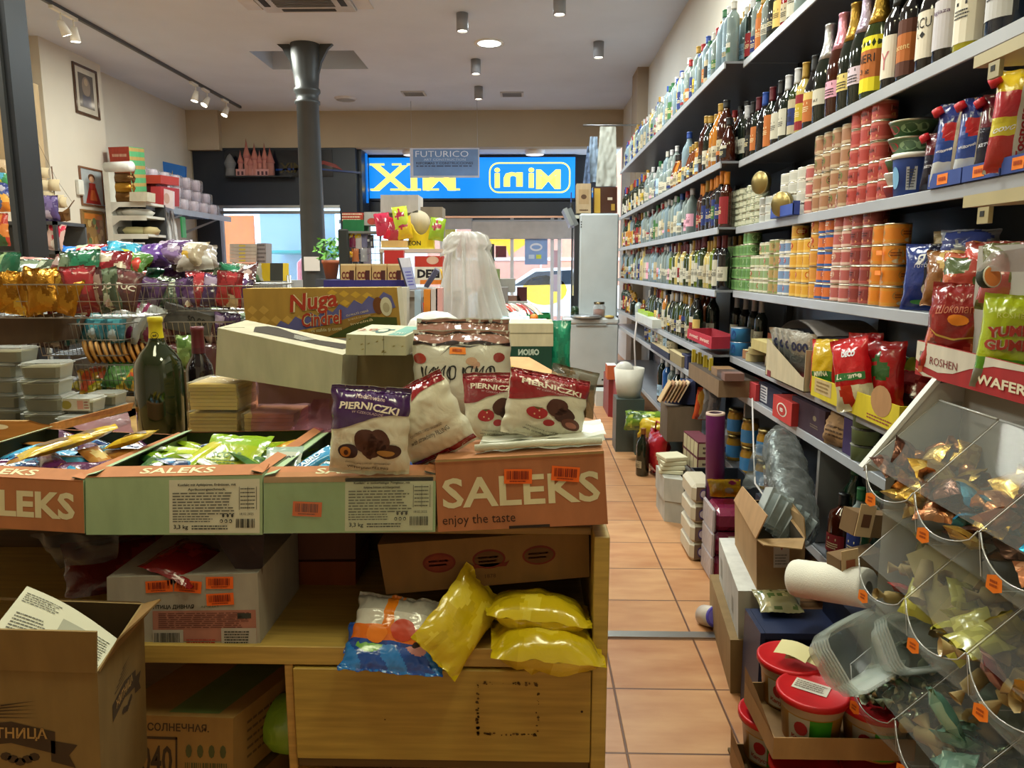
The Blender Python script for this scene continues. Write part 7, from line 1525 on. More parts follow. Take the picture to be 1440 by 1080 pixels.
for r_, (py, n_) in enumerate(((286, 7), (272, 7), (260, 6))):
 for i in range(n_):
  y = 9.95+i*.33; x = -5.2; px_ = 0
  z = zsx+.005+r_*.17
  k = cnt_; cnt_ += 1
  if k == 0:
   b = B(); b.lathe([(0, 0, 'satin', 'e8e4ea'), (.055, 0, 'satin', 'e8e4ea'), (.07, .12, 'satin', 'f0ecf2'), (.06, .16, 'satin', 'f4f0f6')], 12, (-.08, 0, 0)).lathe([(0, 0, 'satin', 'e8d8dc'), (.055, 0, 'satin', 'e8d8dc'), (.07, .12, 'satin', 'e8e0e8'), (.06, .16, 'satin', 'f4f0f6')], 12, (.08, .05, 0))
   b.box((-.16, -.08, 0), (.16, .14, .165), 'wrap', 'f4f0f4', bev=.02); b.rect(plane((-.03, -.082, .03), (1, 0, 0), (0, 0, 1)), 0, 0, .05, .07, 'satin', 'a85060')
   gl = b.obj('glass_pack', loc=(x, y, z), label='wrapped pack of glasses, lower row, first from the near end', cat='glass pack', group='wrapped packs of glasses')
  else: dup(gl, (x+(.1 if r_ == 0 else 0), y, z), (0, 0, 0), 'wrapped pack of glasses, %s row, %s from the near end' % (('lower', 'middle', 'upper')[r_], ordn(i)))
for i, px in enumerate((213, 222, 231, 240)):
 p = P(px, 296, 9.9+.1*i); b = B(); H_ = .62
 def f(u, v): n_ = .02*math.sin(u*14+v*2)+noise.noise(Vector((u*2, v*2, i)))*.03; return Vector((u*(.05+.05*(1-v)/2), n_-.03, -H_*(1-v)/2))
 b.grid(f, 16, 18, 'milky', 'dcdcdc'); b.obj('hanging_bag', loc=p, label='white translucent bag hanging from the wire shelf, %s from the white rack' % ordn(i), cat='hanging bag', group='hanging translucent bags')
B().box((0, 0, 0), (.02, .12, .28), 'satin', '2c8a4c').obj('green_tag', loc=P(255, 334, 10.4), label='green card hanging under the wire shelf', cat='card')
t = root('model_ship', 'beige model sailing ship on the shelf just behind the steel column', 'model ship', P(76, 312, 6.6)); s_ = .0062
b = B(); 
def sp(x, z, y=0): return Vector(((x-76)*s_, y, (312-z)*s_))
for k in range(6):
 a, c = k/6, (k+1)/6; w0, w1 = .07*math.sin(math.pi*(a*.85+.12)), .07*math.sin(math.pi*(c*.85+.12)); xa, xb = 58+42*a, 58+42*c
 for sd in (-1, 1): b.poly([sp(xa, 300-2*a, sd*w0), sp(xb, 300-2*c-(6 if k == 5 else 0), sd*w1), sp(xb, 316-6*c, 0), sp(xa, 312, 0)][::sd], 'wood', '6a4a28')
 b.poly([sp(xa, 300, -w0), sp(xb, 300, -w1), sp(xb, 300, w1), sp(xa, 300, w0)], 'wood', '8a6a40')
b.obj('ship_hull', t)
b = B()
for x, zt2 in ((62, 196), (80, 236)): b.tube([sp(x, 300), sp(x, zt2)], .006, 'wood', '5a4028', 6)
b.tube([sp(96, 296), sp(108, 282)], .005, 'wood', '5a4028', 6); b.tube([sp(62, 200), sp(86, 255), sp(104, 284)], .0015, 'matte', '3a3428', 3); b.obj('ship_masts', t)
b = B()
for x, z, w_, h_ in ((66, 262, 9, 14), (68, 245, 8, 14), (70, 278, 11, 15), (82, 262, 8, 16), (84, 284, 10, 18), (92, 285, 6, 14)):
 b.grid(lambda u, v: sp(x+u*w_, z-v*h_/2, -.03+.03*u*u-.02*(1-v*v)), 6, 4, 'cloth', 'b8a888')
b.obj('ship_sails', t)
zsh = P(76, 312, 6.6).z
xs0, xs1 = P(-60, 312, 6.6).x, P(88, 312, 6.6).x
t = root('side_shelving', 'dark shelving behind the steel column with toys and souvenirs', 'shelving', (xs0, 6.6, 0))
for z in (zsh, P(70, 353, 6.6).z, .7): B().box((0, -.1, z-.03), (xs1-xs0, .35, z), 'steel_paint', '3a3c3e').obj('shelf', t)
B().box((xs1-xs0-.03, -.1, 0), (xs1-xs0, -.07, zsh+.0), 'steel_paint', '2c2e30').obj('post', t); B().box((0, .33, 0), (xs1-xs0, .35, zsh), 'steel_paint', '4a4c4e').obj('back_panel', t)
putpk('toy_bag', ('4a3c6a', '6a5c8a', 'a8a0b8'), 2, .2, .22, .08, P(69, 311, 6.55), (0, 0, 0), 'purple toy bag on the shelf below the model ship', None, cat='toy bag')
putpk('toy_bag', ('c8a8a0', 'c03048', 'e0d8d0'), 2, .16, .24, .06, P(75, 352, 6.55), (-5, 12, 0), 'pink and white toy bag on the middle shelf behind the steel column', None, cat='toy bag')
for i, (py, c, cn, h_) in enumerate(((298, ('c87828', 'e0a850', '3a5a8a'), 'orange', .26), (278, ('3c4a8a', '5a6ab0', 'c0c0d0'), 'blue violet', .16), (262, ('3c8a5a', '58a8c8', 'c8d050'), 'green and blue', .14), (346, ('a83828', 'c87838', '2c5a30'), 'red and orange', .28), (248, ('c8b090', 'a89878', '8a7858'), 'beige', .14))):
 putpk('toy_bag', c, i, .18, h_, .08, P(1, py, 6.5), (0, 0, 0), '%s toy packet at the picture edge beyond the steel column' % cn, None, cat='toy packet')
B().box((0, 0, 0), (.3, .25, .9), 'card', 'a8906c').obj('tall_box', loc=P(-6, 262, 6.6), label='tall tan box on top of the shelving at the picture edge', cat='box')
zx = P(350, 248, YB-.1).z; Yt = YB-.12
B().box((P(318, 248, Yt).x, Yt-.08, zx-.02), (P(412, 248, Yt).x, YB, zx), 'satin', '1a1c22').obj('transom_ledge', label='narrow dark ledge under the pink toy towers over the window', cat='ledge')
t = root('toy_towers', 'pink toy building with pointed towers on the dark ledge over the window', 'toy building', (P(358, 248, Yt).x, Yt, zx)); k_ = P(359, 248, Yt).x-P(358, 248, Yt).x
b = B(); 
for x, w_, h_, r_ in ((-18, 5, 24, 4.5), (-9, 6, 34, 5), (-4, 7, 20, 0), (2, 6, 30, 5), (9, 5, 24, 4.5), (16, 5, 30, 4.5)):
 x0_ = x*k_*1.0; b.lathe([(0, 0, 'matte', 'b87c78'), (w_*k_*.7, 0, 'matte', 'b87c78'), (w_*k_*.65, h_*k_*.7, 'matte', 'c48a84'), (w_*k_*.85, h_*k_*.72, 'matte', 'a86a68'), (w_*k_*.85, h_*k_*.8, 'matte', 'a86a68'), (w_*k_*.3, h_*k_*1.15, 'matte', 'b87468'), (0, h_*k_*1.5, 'matte', 'a86458')], 10, (x0_, -.02, 0))
b.box((-24*k_, -.06, 0), (22*k_, -.0, 9*k_), 'matte', 'c08c88'); 
for k in range(8): b.rect(plane((-22*k_+k*5.6*k_, -.062, 0), (1, 0, 0), (0, 0, 1)), 0, k_, 3*k_, 6*k_, 'matte', '4a2c38')
b.obj('tower_body', t)
t = root('toy_tower', 'separate slim pink toy tower beside the larger toy building', 'toy building', (P(381, 248, Yt).x, Yt, zx))
B().lathe([(0, 0, 'matte', 'a8746e'), (.07, 0, 'matte', 'a8746e'), (.06, .2, 'matte', 'b07c74'), (.075, .21, 'matte', '9a6460'), (.03, .34, 'matte', 'a86a60'), (0, .46, 'matte', 'a86458')], 8).obj('tower_body', t)
B().lathe([(0, 0, 'matte', '6a6c70'), (.09, 0, 'matte', '6a6c70'), (.07, .12, 'matte', '7a7c80'), (.1, .2, 'matte', '70747a'), (.04, .32, 'matte', '7a7c80'), (0, .36, 'matte', '7a7c80')], 10, (P(323, 248, Yt).x+.02, Yt, zx)).obj('grey_vase', label='grey ornate vase on the ledge beside the pink towers', cat='vase')
b = B(); b.flat(plane((P(430, 240, YB).x, YB-.004, P(430, 240, YB).z), (1, 0, 0), (0, 0, 1)), [(.1, .1), (.3, .16), (.5, .1), (.62, .0), (.5, .04), (.3, .1), (.12, .06)], 'gloss', '7a1c1c')
b.text('MIX', plane((P(410, 240, YB).x, YB-.004, P(410, 236, YB).z), (1, 0, 0), (0, 0, 1)), 0, 0, .16, 'gloss', '3c3418', mirror=True, bold=.03); b.flat(plane((P(430, 232, YB).x, YB-.004, P(430, 240, YB).z), (1, 0, 0), (0, 0, 1)), [(-.5, .0), (.1, .02), (.9, -.05), (.9, -.02), (.1, .05), (-.5, .03)], 'gloss', '1c3a7a'); b.obj('painted_reflection', label='painted reflection of the MIX letters, with a red swoosh, on the dark transom glass', cat='lettering', origin=True)  # MIX reflection in the transom glass painted on as dark mirrored letters
for k in range(5): tinybox('wafer_box', 'white wafer box with yellow stripe on the window ledge, %s' % ('bottom of the stack', 'second from the bottom', 'third from the bottom', 'fourth from the bottom', 'top of the stack')[k], 323, 369-5.2*(k+1), 360, 369-5.2*k-.4, 5.2, .15, 'a8a098', pr=lambda b, f, q: b.rect(f, f.W*.35, f.H*.2, f.W*.6, f.H*.7, 'card', 'b8a848'), group='stacked wafer boxes')
tinybox('grey_box', 'grey printed box beside the stacked wafer boxes', 361, 342, 374, 370, 5.22, .12, '8a8488', pr=lambda b, f, q: b.lines(f, 0, 0, f.W, f.H, 5, 'card', '5a5458', 2))
tinybox('yellow_black_box', 'yellow and black box on the white ledge by the window', 365, 370, 398, 395, 5.0, .12, 'c8a818', 'card', pr=lambda b, f, q: b.rect(f, f.W*.45, 0, f.W, f.H, 'card', '3a3a34'))
tinybox('pink_box', 'low salmon pink box under the stacked wafer boxes', 312, 370, 364, 378, 5.1, .2, 'b8806c', 'card')
B().box((P(312, 385, 5.0).x, 4.95, 0), (P(400, 385, 5.0).x, 5.4, P(350, 395, 5.0).z), 'steel_paint', '8a8a88').box((P(312, 385, 5.0).x, 5.1, P(350, 395, 5.0).z), (P(364, 385, 5.0).x, 5.4, P(350, 378.5, 5.1).z), 'steel_paint', '8a8a88').obj('gondola_end', label='grey stepped display unit carrying the wafer boxes by the window', cat='display unit')
# ================================================================ low shelves and the goods on the aisle floor
def fbox(nm, label, bl, br, top, d, col, z=0., pr=None, cols={}, kind='card', cat='box', group=None, X=None):
 a, c = PZ(*bl, z), PZ(*br, z); tz = P(bl[0], top, a.y).z; up = Vector((0, 0, tz-z)); o = (a+c)/2
 dv = Vector(d) if hasattr(d, '__len__') else Vector((0, d, 0)); q = Q([a-o, c-o, c-o+up, a-o+up], dv); b = B(); q.solid(b, kind, col, cols)
 if pr: pr(b, q.map('f'), q)
 return b.obj(nm, loc=o, label=label, cat=cat, group=group)
def sh(px, k, off=.03, z=0): X = (XN if px > 1020 else XFAR)+off; return X, Yat(px, X, SH[k]+z), SH[k]+.001+z
def sbox(nm, label, px0, px1, k, h, col, depth=.2, off=.01, pr=None, cols={}, kind='card', cat='box', z=0, group=None, ofn=0):
 X, y1, zz = sh(px0, k, off, z); y0 = sh(px1, k, off, z)[1]; o = Vector((X, (y0+y1)/2, zz)); L_ = (y1-y0)/2
 q = Q([(0, L_, 0), (0, -L_, 0), (0, -L_, h), (0, L_, h)], (depth, 0, 0)); b = B(); q.solid(b, kind, col, cols)
 if pr: pr(b, q.map('f'), q)
 return b.obj(nm, loc=o, label=label, cat=cat, group=group)
txt = lambda s_, c, h=.5, w=.8, y=.5: (lambda b, f, q: b.text(s_, f, f.W*.5, f.H*y, f.H*h, 'card', c, w=f.W*w, bold=.04))
def pr_bou(b, f, q):
 for x in (.27, .7): b.disc(f, f.W*x, f.H*.5, f.W*.17, f.H*.3, 'card', 'c89aa0'); b.text('sweet', lift(f), f.W*x, f.H*.5, f.H*.3, 'card', '7a2030', w=f.W*.26)
b = B(); f4 = px4([(966, 475), (1000, 491), (1001, 474), (967, 462)], (4.6, 4.25, 4.25, 4.6)); o = (f4[0]+f4[1])/2; q = Q([p-o for p in f4], (.16, .05, 0)); q.tray(b, 'card', 'b02c40', 'a83444', .004); b.text('sweet  sweet', q.map('f'), q.map('f').W*.5, q.map('f').H*.5, q.map('f').H*.35, 'card', 'd8b0a8', w=q.map('f').W*.8, bold=.03)
b.obj('red_display_tray', loc=o, label='empty red display tray sitting over the edge of the fifth shelf', cat='tray')
for k in range(2):
 X, y, z = sh(1040, 4, .05); b = B(); b.lathe([(0, 0, 'satin', '3c88c8'), (.055, 0, 'metal', 'c8c8c8'), (.055, .075, 'satin', '3a8ac8'), (.055, .078, 'metal', 'c8c8c8'), (0, .078, 'satin', '9aa0a8')], 20); f = lambda x, yy: Vector((.0555*math.cos(2.6+x/.055), .0555*math.sin(2.6+x/.055), yy)); b.disc(f, 0, .04, .02, .02, 'satin', 'd8dce0', 12); b.disc(f, .06, .04, .016, .025, 'satin', '1c4a8a', 12)
 b.obj('blue_tin', loc=(X, y, z+k*.08), label='%s of two stacked blue tins beside the red display tray' % ('lower', 'upper')[k], cat='tin')
for k, (px, h, r, c, n, zz) in enumerate(((1062, .045, .05, 'b8a878', 'flat round tin with the beige box', 0), (1068, .035, .06, 'a89868', 'wide gold lidded tin', .046), (1053, .05, .035, 'a87858', 'small brown meat tin', 0), (1090, .05, .05, 'b0a080', 'round beige tin behind', .0))):
 X, y, z = sh(px, 4, .06+.04*(k == 3)); B().lathe([(0, 0, 'satin', c), (r, 0, 'metal', 'b8b098'), (r, .003, 'satin', c), (r, h-.004, 'satin', c), (r, h, 'metal', 'b8a878'), (0, h-.001, 'metal', 'b0a888')], 22).obj('food_tin', loc=(X, y, z+zz), label='%s on the fifth shelf, near unit' % n, cat='tin')
sbox('beige_box', 'small plain beige box on the flat tins of the fifth shelf', 1056, 1080, 4, .05, 'b4a46c', .1, .0, z=.082, kind='card')
for i, px in enumerate((1034, 1046, 1058, 1068)): X, y, z = sh(px, 4, .19); bottle('liquor_bottle', X, y, z, 'wine', '16201a', 'glassy', 'c8c8cc', 'e0d6c0', 0, 'dark bottle with silver cap behind the tins, %s from the step' % ordn(i), 'bottles behind the tins', simple=True)
for i, (px, c, h) in enumerate(((1078, 'a85a38', .13), (1092, 'b8502c', .15), (1104, '6a7a3a', .12))): sbox('spice_box', '%s spice box standing behind the tins' % ('brown orange', 'tall orange', 'green')[i], px, px+9, 4, h, c, .05, .2)
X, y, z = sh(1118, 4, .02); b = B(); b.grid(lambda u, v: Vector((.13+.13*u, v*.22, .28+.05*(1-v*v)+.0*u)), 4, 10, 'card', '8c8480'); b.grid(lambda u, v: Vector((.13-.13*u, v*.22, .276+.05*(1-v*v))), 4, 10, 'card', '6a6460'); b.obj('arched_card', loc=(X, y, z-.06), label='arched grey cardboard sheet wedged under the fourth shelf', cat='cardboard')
sbox('grey_tub', 'grey printed tub in the shade under the arched card', 1118, 1150, 4, .14, '8a8684', .15, .1, kind='satin')
X, y0, z = sh(1130, 4, -.05); X, y1, z = sh(1076, 4, -.05); L_ = y1-y0
t = root('display_box', 'cream display box of silver pouches, printed with a dark W, on the fifth shelf', 'display box', (X, (y0+y1)/2, z)); b = B()
pr = [(-L_/2, 0), (L_/2, 0), (L_/2, .06), (L_/2-.03, .06), (-L_/2+.02, .17), (-L_/2, .17)]
for x in (0, .26): b.poly([(x, -a, h) for a, h in pr][::(1 if x == 0 else -1)], 'card', 'b8ac90')
b.box((0, L_/2-.004, 0), (.26, L_/2, .06), 'card', 'c8c4bc').box((0, -L_/2, 0), (.26, -L_/2+.004, .17), 'card', 'b8ac8c').box((0, -L_/2, 0), (.26, L_/2, .004), 'card', '7a1c28')
f = plane((0, -L_/2-.001, 0), (1, 0, 0), (0, 0, 1)); b.text('W', f, .2, .1, .05, 'card', '3a1420', bold=.06, italic=.3); f2 = plane((-.001, L_/2-.03, 0), (0, -1, 0), (0, 0, 1)); b.rect(f2, 0, .0, .05, .03, 'card', '7a1c28'); b.obj('box_body', t)
for i in range(4):
 b = B(); g = bag(b, .17, .22, .04, bands((-.2, 'b8b8b0'), (.5, 'a4a8a2'), (2, 'c8c8c4')), seed=i, kind='foil', nu=10, nv=12); b.text('ooo', g, 0, .16, .04, 'satin', '2a3050', w=.1, bold=.03, rot=-60 if 0 else 0); b.obj('foil_pouch', loc=t.location+Vector((.09+.0*i, L_/2-.05-i*.075, .008)), rot=(12, 0, -65), label='silver pouch standing in the cream display box, %s from the far end' % ordn(i), cat='pouch', group='silver pouches')
X, ya_, z = sh(1140, 4, -.04); yb_ = sh(1262, 4, -.04)[1]
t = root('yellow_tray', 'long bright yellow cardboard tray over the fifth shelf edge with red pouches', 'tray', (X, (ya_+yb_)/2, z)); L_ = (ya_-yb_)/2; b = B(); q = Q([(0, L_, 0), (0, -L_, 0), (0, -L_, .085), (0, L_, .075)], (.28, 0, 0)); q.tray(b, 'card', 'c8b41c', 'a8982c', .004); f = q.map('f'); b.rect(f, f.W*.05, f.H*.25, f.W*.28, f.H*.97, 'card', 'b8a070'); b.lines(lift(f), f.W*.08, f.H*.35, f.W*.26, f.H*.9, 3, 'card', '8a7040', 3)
b.disc(f, f.W*.83, f.H*.95, f.W*.1, f.H*.6, 'card', 'a87c50', 18); b.lines(f, f.W*.7, f.H*.1, f.W*.95, f.H*.35, 2, 'card', '8a3a2c', 3); b.obj('box_body', t)
def mivart(u, v): return ('c8a41c' if v > -.2 else '2c6a2c') if abs(u) < .7 else 'c03028'
def redart(u, v):
 if v > .0: return 'b8141c' if v > -.1 else 'c8242c'
 return ('c8c0a0' if ((u)/.6)**2+((v+.5)/.4)**2 > 1 else ('b83420' if u < .1 else 'd8cca8')) if v < -.25 else 'a81418'
for i, (px, c, h, w, off, lab) in enumerate(((1158, mivart, .21, .12, .0, 'yellow and green pouch lettered MIVINA at the far end of the yellow tray'), (1204, redart, .25, .14, -.03, 'red pouch with vegetables printed on it leaning over the yellow tray'), (1212, 'b4141c', .25, .13, .07, 'red pouch just behind the one printed with vegetables'), (1238, 'a81218', .24, .15, .04, 'plain red pouch nearest the candy bins in the yellow tray'))):
 X, y, z = sh(px, 4, off); b = B(); g = bag(b, w, h, .06, c if callable(c) else blobs(c, ['c8242c', '8a1016', '2c5a28'], 4, i), seed=i+4, nu=16, nv=20, wr=1.5)
 if i == 0: b.text('MIVINA', g, 0, h*.35, .02, 'satin', 'e0e0c0', w=w*.5, bold=.03)
 if i == 1: b.text('Legume', g, 0, h*.47, .026, 'satin', 'e8e4d0', w=w*.7, italic=.2, bold=.03); b.text('DECO', g, w*.05, h*.78, .02, 'satin', 'e0e0e8', w=w*.35, bold=.06); b.rect(g, -w*.42, h*.42, w*.42, h*.52, 'satin', '2c6a30')
 b.obj('red_pouch' if i else 'yellow_pouch', loc=(X, y, z+.012), rot=(-6, -4 if i != 1 else -14, -52), label=lab, cat='pouch')
for i, (px, off, zz, c, cn) in enumerate(((1180, .2, .1, ('a84a1c', 'c8782c', '3a6a2c'), 'orange'), (1215, .22, .12, ('b8341c', 'd8702c', '7a1c1c'), 'red orange'), (1245, .16, .08, ('7a2c1c', 'c85a2c', '2c2c20'), 'brown red'), (1262, .1, .06, ('8a1c24', 'b84a4c', '3c2438'), 'dark red'), (1270, .2, .14, ('8a8a28', 'b8a040', '3c5a2c'), 'olive yellow'), (1240, .28, .16, ('a8a030', '6a7a2c', 'c8b850'), 'yellow green'))):
 X, y, z = sh(px, 4, off); putpk('candy_bag', c, i, .17, .15, .06, (X, y, z+zz*.3), (-30, 0, -50), '%s candy bag behind the red pouches, %s from the far end' % (cn, ordn(i)), 'candy bags behind the red pouches', cat='candy bag')
sbox('red_box', 'red box with a pale letter R and blue side on the sixth shelf', 1040, 1062, 5, .085, 'a82c30', .12, .0, pr=txt('R', 'd8a8a0', .5, .3), cols={'l': '3a3c90'})
sbox('navy_box', 'dark navy box beside the red R box on the sixth shelf', 1066, 1098, 5, .1, '1c1c38', .15, .02, pr=lambda b, f, q: (b.rect(f, f.W*.1, f.H*.1, f.W*.4, f.H*.9, 'card', 'c0c0c8'), b.lines(lift(f), f.W*.12, f.H*.15, f.W*.38, f.H*.85, 5, 'card', '3a3a50', 2)))
sbox('red_emblem_box', 'red box with a white round emblem lettered RED on the sixth shelf', 1086, 1112, 5, .1, 'b8322e', .1, -.03, pr=lambda b, f, q: (b.disc(f, f.W*.5, f.H*.5, f.W*.26, f.H*.3, 'card', 'e0dcd0'), b.disc(lift(f), f.W*.5, f.H*.5, f.W*.21, f.H*.25, 'card', 'a82824'), b.text('RED', lift(f, 3), f.W*.5, f.H*.5, f.H*.16, 'card', 'e8e4dc', bold=.04)))
sbox('purple_box', 'dark aubergine box with a tiny gold emblem on the sixth shelf', 1112, 1158, 5, .12, '3a2434', .16, .0, pr=lambda b, f, q: (b.disc(f, f.W*.72, f.H*.6, f.W*.05, f.H*.09, 'card', '8a7a60'), b.lines(f, f.W*.6, f.H*.25, f.W*.85, f.H*.4, 2, 'card', '7a6a58', 2)))
b = B(); g = bag(b, .2, .13, .1, blobs('a07c54', ['8a6844', 'b48c60'], 5, 3), seed=8, kind='matte', nu=14, nv=12, wr=2.2); b.lines(g, -.06, .03, .05, .08, 3, 'matte', '5a4028', 3); X, y, z = sh(1172, 5, .0); b.obj('paper_bag', loc=(X+.03, y, z), rot=(-14, 0, -70), label='crumpled brown paper bag on the sixth shelf beside the aubergine box', cat='paper bag')
sbox('purple_carton', 'deep violet carton with an aubergine front below the yellow tray', 1184, 1200, 5, .13, '3a2858', .15, .01)
for k in range(3): X, y, z = sh(1215, 5, .04); B().lathe([(0, 0, 'clear', 'c8d0b8'), (.045, 0, 'satin', '6a7848'), (.047, .05, 'satin', '7a8858'), (.05, .055, 'clear', 'd0d8c8'), (0, .058, 'clear', 'd8d8c8')], 18).obj('salad_tub', loc=(X, y, z+k*.06), label='%s clear tub of green salad beside the candy bins' % ('lowest', 'middle', 'top')[k], cat='tub', group='green salad tubs')
for i, (p0, p1, k, h, c, n, off, cs) in enumerate(((915, 940, 5, .05, '1c2440', 'low navy tray with magazines', -.03, {'u': '9a8a6a'}), (940, 958, 5, .075, '8a7a58', 'tan open box with papers', -.02, {'u': 'b0a078'}), (958, 966, 5, .09, '2a2c50', 'dark blue box', -.0, {}), (968, 1010, 5, .09, '7a6248', 'brown open carton holding yellow sticks', -.06, {'u': '3a2c20'}))):
 sbox('open_carton' if 'open' in n else 'low_box', '%s on the sixth shelf of the far unit' % n, p0, p1, k, h, c, .22, off, cols=cs)
for i in range(7): X, y, z = sh(972+4*i, 5, -.02+.012*(i % 2)); B().box((0, -.008, 0), (.02, .008, .13), 'satin', 'b09a2c').obj('yellow_packet', loc=(X, y, z+.03), label='narrow yellow packet in the brown open carton, %s from its far end' % ordn(i), cat='packet', group='yellow packets in the carton')
for i, (px, c, w_) in enumerate(((1000, '8a6a48', 8), (1008, '4a3c34', 6), (1014, '7a5a50', 5))): sbox('snack_roll', '%s packet lying in the brown open carton, %s' % (('tan', 'dark', 'dusty pink')[i], ordn(i)), px, px+w_, 5, .04, c, .1, -.04, z=.092, kind='satin')
for i in range(5): X, y, z = sh(884+7*i, 4, .04); bottle('liquor_bottle', X, y, z, 'squat', ('6a3210', '16201a', 'eaf4f2')[i % 3], 'glassy', ('1c1c1e', 'c8a040')[i % 2], None, 0, 'small bottle at the freezer end of the fifth shelf, %s from the freezer' % ordn(i), 'small bottles at the freezer end', simple=True, sc=.8)
sbox('white_trays', 'stack of white foam trays at the freezer end of the fifth shelf', 893, 917, 4, .07, 'c4c8c4', .2, -.05, kind='satin'); sbox('green_pack', 'lime green pack lying on the white foam trays', 897, 911, 4, .03, '9ab82c', .06, -.02, z=.072, kind='satin')
b = B(); 
for k in range(3): b.tube([(0, .02*k, 0), (-.015, .02*k+.01, -.2), (.0, .02*k, -.45), (.02, .02*k+.03, -.62)], .006, 'satin', 'b8b0ac', 5)
b.obj('hanging_cable', loc=(XFAR-.015, Yat(898, XFAR, .95), .93), label='bundle of pale cables hanging from the white foam trays', cat='cable')
for i in range(6):
 X, y, z = sh(930+7*i, 6, .05); bottle('liquor_bottle', X, y, z, 'tall', ('16201a', '2c5a9a', 'eaf4f2')[i % 3], ('glassy', 'glassy', 'bottleglass')[i % 3], 'c8c8cc', 'a8c4dc', 0, '%s bottle low on the far unit, %s from the freezer' % (('dark green', 'blue', 'clear')[i % 3], ordn(i)), 'bottles low on the far unit', simple=True, sc=1.15)
def jar(px, k, zz, label, off=.05): X, y, z = sh(px, k, off); b = B().lathe([(0, 0, 'glassy', 'a8842c'), (.045, 0, 'glassy', 'a8842c'), (.048, .02, 'glassy', 'b08c30'), (.048, .04, 'satin', '3c7ab0'), (.048, .09, 'satin', '3c7ab0'), (.046, .11, 'glassy', 'a07828'), (.04, .13, 'glassy', 'a07828'), (.042, .132, 'metal', '8a7a50'), (.042, .15, 'metal', '8a7a50'), (0, .152, 'metal', '8a7a50')], 18); b.obj('pickle_jar', loc=(X, y, z+zz), label=label, cat='jar', group='pickle jars')
for i, px in enumerate((1032, 1052, 1074)): jar(px, 6, 0, 'lower golden jar with a blue label on the lowest shelf, %s from the step' % ordn(i)); jar(px, 6, .154, 'upper golden jar with a blue label on the lowest shelf, %s from the step' % ordn(i))
f4 = px4([(932, 569), (978, 569), (978, 533), (958, 534)], (4.9, 4.7, 4.7, 4.9)); o = (f4[0]+f4[1])/2; b = B(); Q([p-o for p in f4], (.1, .12, 0)).solid(b, 'card', '1c2448'); b.obj('navy_tray', loc=o, label='navy wedge shaped display of booklets below the brown open carton', cat='display')
for i in range(6): b = B(); b.box((-.002, -.05, 0), (.004, .05, .15), 'paper', ('b89a70', 'a88060', 'c8b090')[i % 3], rot=rotm(0, 28)); b.obj('booklet', loc=P(934+5*i, 566, 4.75), label='tan booklet leaning in the navy display, %s from the aisle' % ordn(i), cat='booklet', group='booklets in the navy display')
B().box((f4[0].x, 4.72, .335), (f4[1].x+.05, 4.98, P(950, 569, 4.8).z-.002), 'card', '6a5a48').obj('storage_carton', label='brown carton under the navy display of booklets', cat='carton')
for i, (px, c, cn) in enumerate(((984, ('c85028', 'd8a040'), 'orange'), (992, ('a8a4a0', 'c8c8c8'), 'silver'), (999, ('b8b0ac', '8a8a90'), 'pale grey'))): putpk('candy_bag', c, i, .1, .2, .04, P(px, 590, 4.55), (0, 8, 10), '%s packet standing above the purple tube' % cn, None, cat='packet')
fbox('white_step', 'white and pale green box on the floor before the freezer', (838, 571), (856, 571), 550, .25, 'c4c8c4', kind='satin')
fbox('red_crate', 'dark red crate on the floor by the white bin', (855, 586), (868, 588), 532, .5, '7a1c24', kind='satin', cat='crate')
fbox('red_crate', 'red crate nearer the camera below the white bin', (866, 596), (876, 600), 540, .4, '8a2028', kind='satin', cat='crate')
fbox('orange_box', 'orange and white box on top of the dark red crates', (854, 534), (867, 534), 514, .2, 'b85a30', z=P(855, 532, PZ(855, 586, 0).y).z+.002, cols={'u': 'd0d0d0'})
for nm, lab, px, py, Y, r, h, tp in (('white_bin', 'cream white plastic bin with crumpled rim above the dark crates', 884, 558, 5.9, .105, .26, 1),):
 b = B(); b.lathe([(0, 0, 'satin', 'c8c4b8'), (r*.85, 0, 'satin', 'd0ccc0'), (r, h*.3, 'satin', 'd4d0c4'), (r*1.15, h*.9, 'satin', 'd4d0c4'), (r*1.1, h*.9, 'satin', 'b8b4a8'), (r*.9, h*.6, 'satin', 'a8a498')], 24); b.sphere((-.04, 0, h*.8), r*.75, 'milky', 'dcdad4', 14); p = P(px, py, Y); b.obj(nm, loc=p, label=lab, cat='bin'); 
 B().box((p.x-.11, Y-.12, 0), (p.x+.11, Y+.12, p.z-.001), 'satin', '4a5450').obj('dark_crate', label='dark green grey crate carrying the white bin', cat='crate')
for i, (px, py) in enumerate(((884, 600), (893, 640))): fbox('green_crate', '%s grey green crate along the aisle below the bin' % ('far', 'near')[i], (px, py), (px+14, py+2), 572+14*i, .5, '5a6a66', kind='satin', cat='crate')
for i, (px, py, c, nm, lab) in enumerate(((905, 592, ('6a8a2c', 'a8b848', '3c5a24'), 'green_produce', 'heap of small green and yellow produce in a bag beside the dark display'), (925, 602, ('d0b02c', 'c8a41c'), 'yellow_bag', 'yellow plastic bag lying over the produce near the wine bottle'))):
 b = B(); bag(b, .3, .16, .14, blobs(c[0], list(c), 14, i+3, (.1, .25)), seed=i+3, nu=18, nv=14, wr=2); p = P(px, py+14, 5.5-.1*i); b.obj(nm, loc=p, rot=(-30, 0, -15), label=lab, cat='bag')
B().box((.88, 5.35, 0), (1.12, 5.7, P(905, 606, 5.5).z), 'satin', '3c4a4c').obj('dark_crate', label='dark crate carrying the bags of produce beside the aisle', cat='crate')
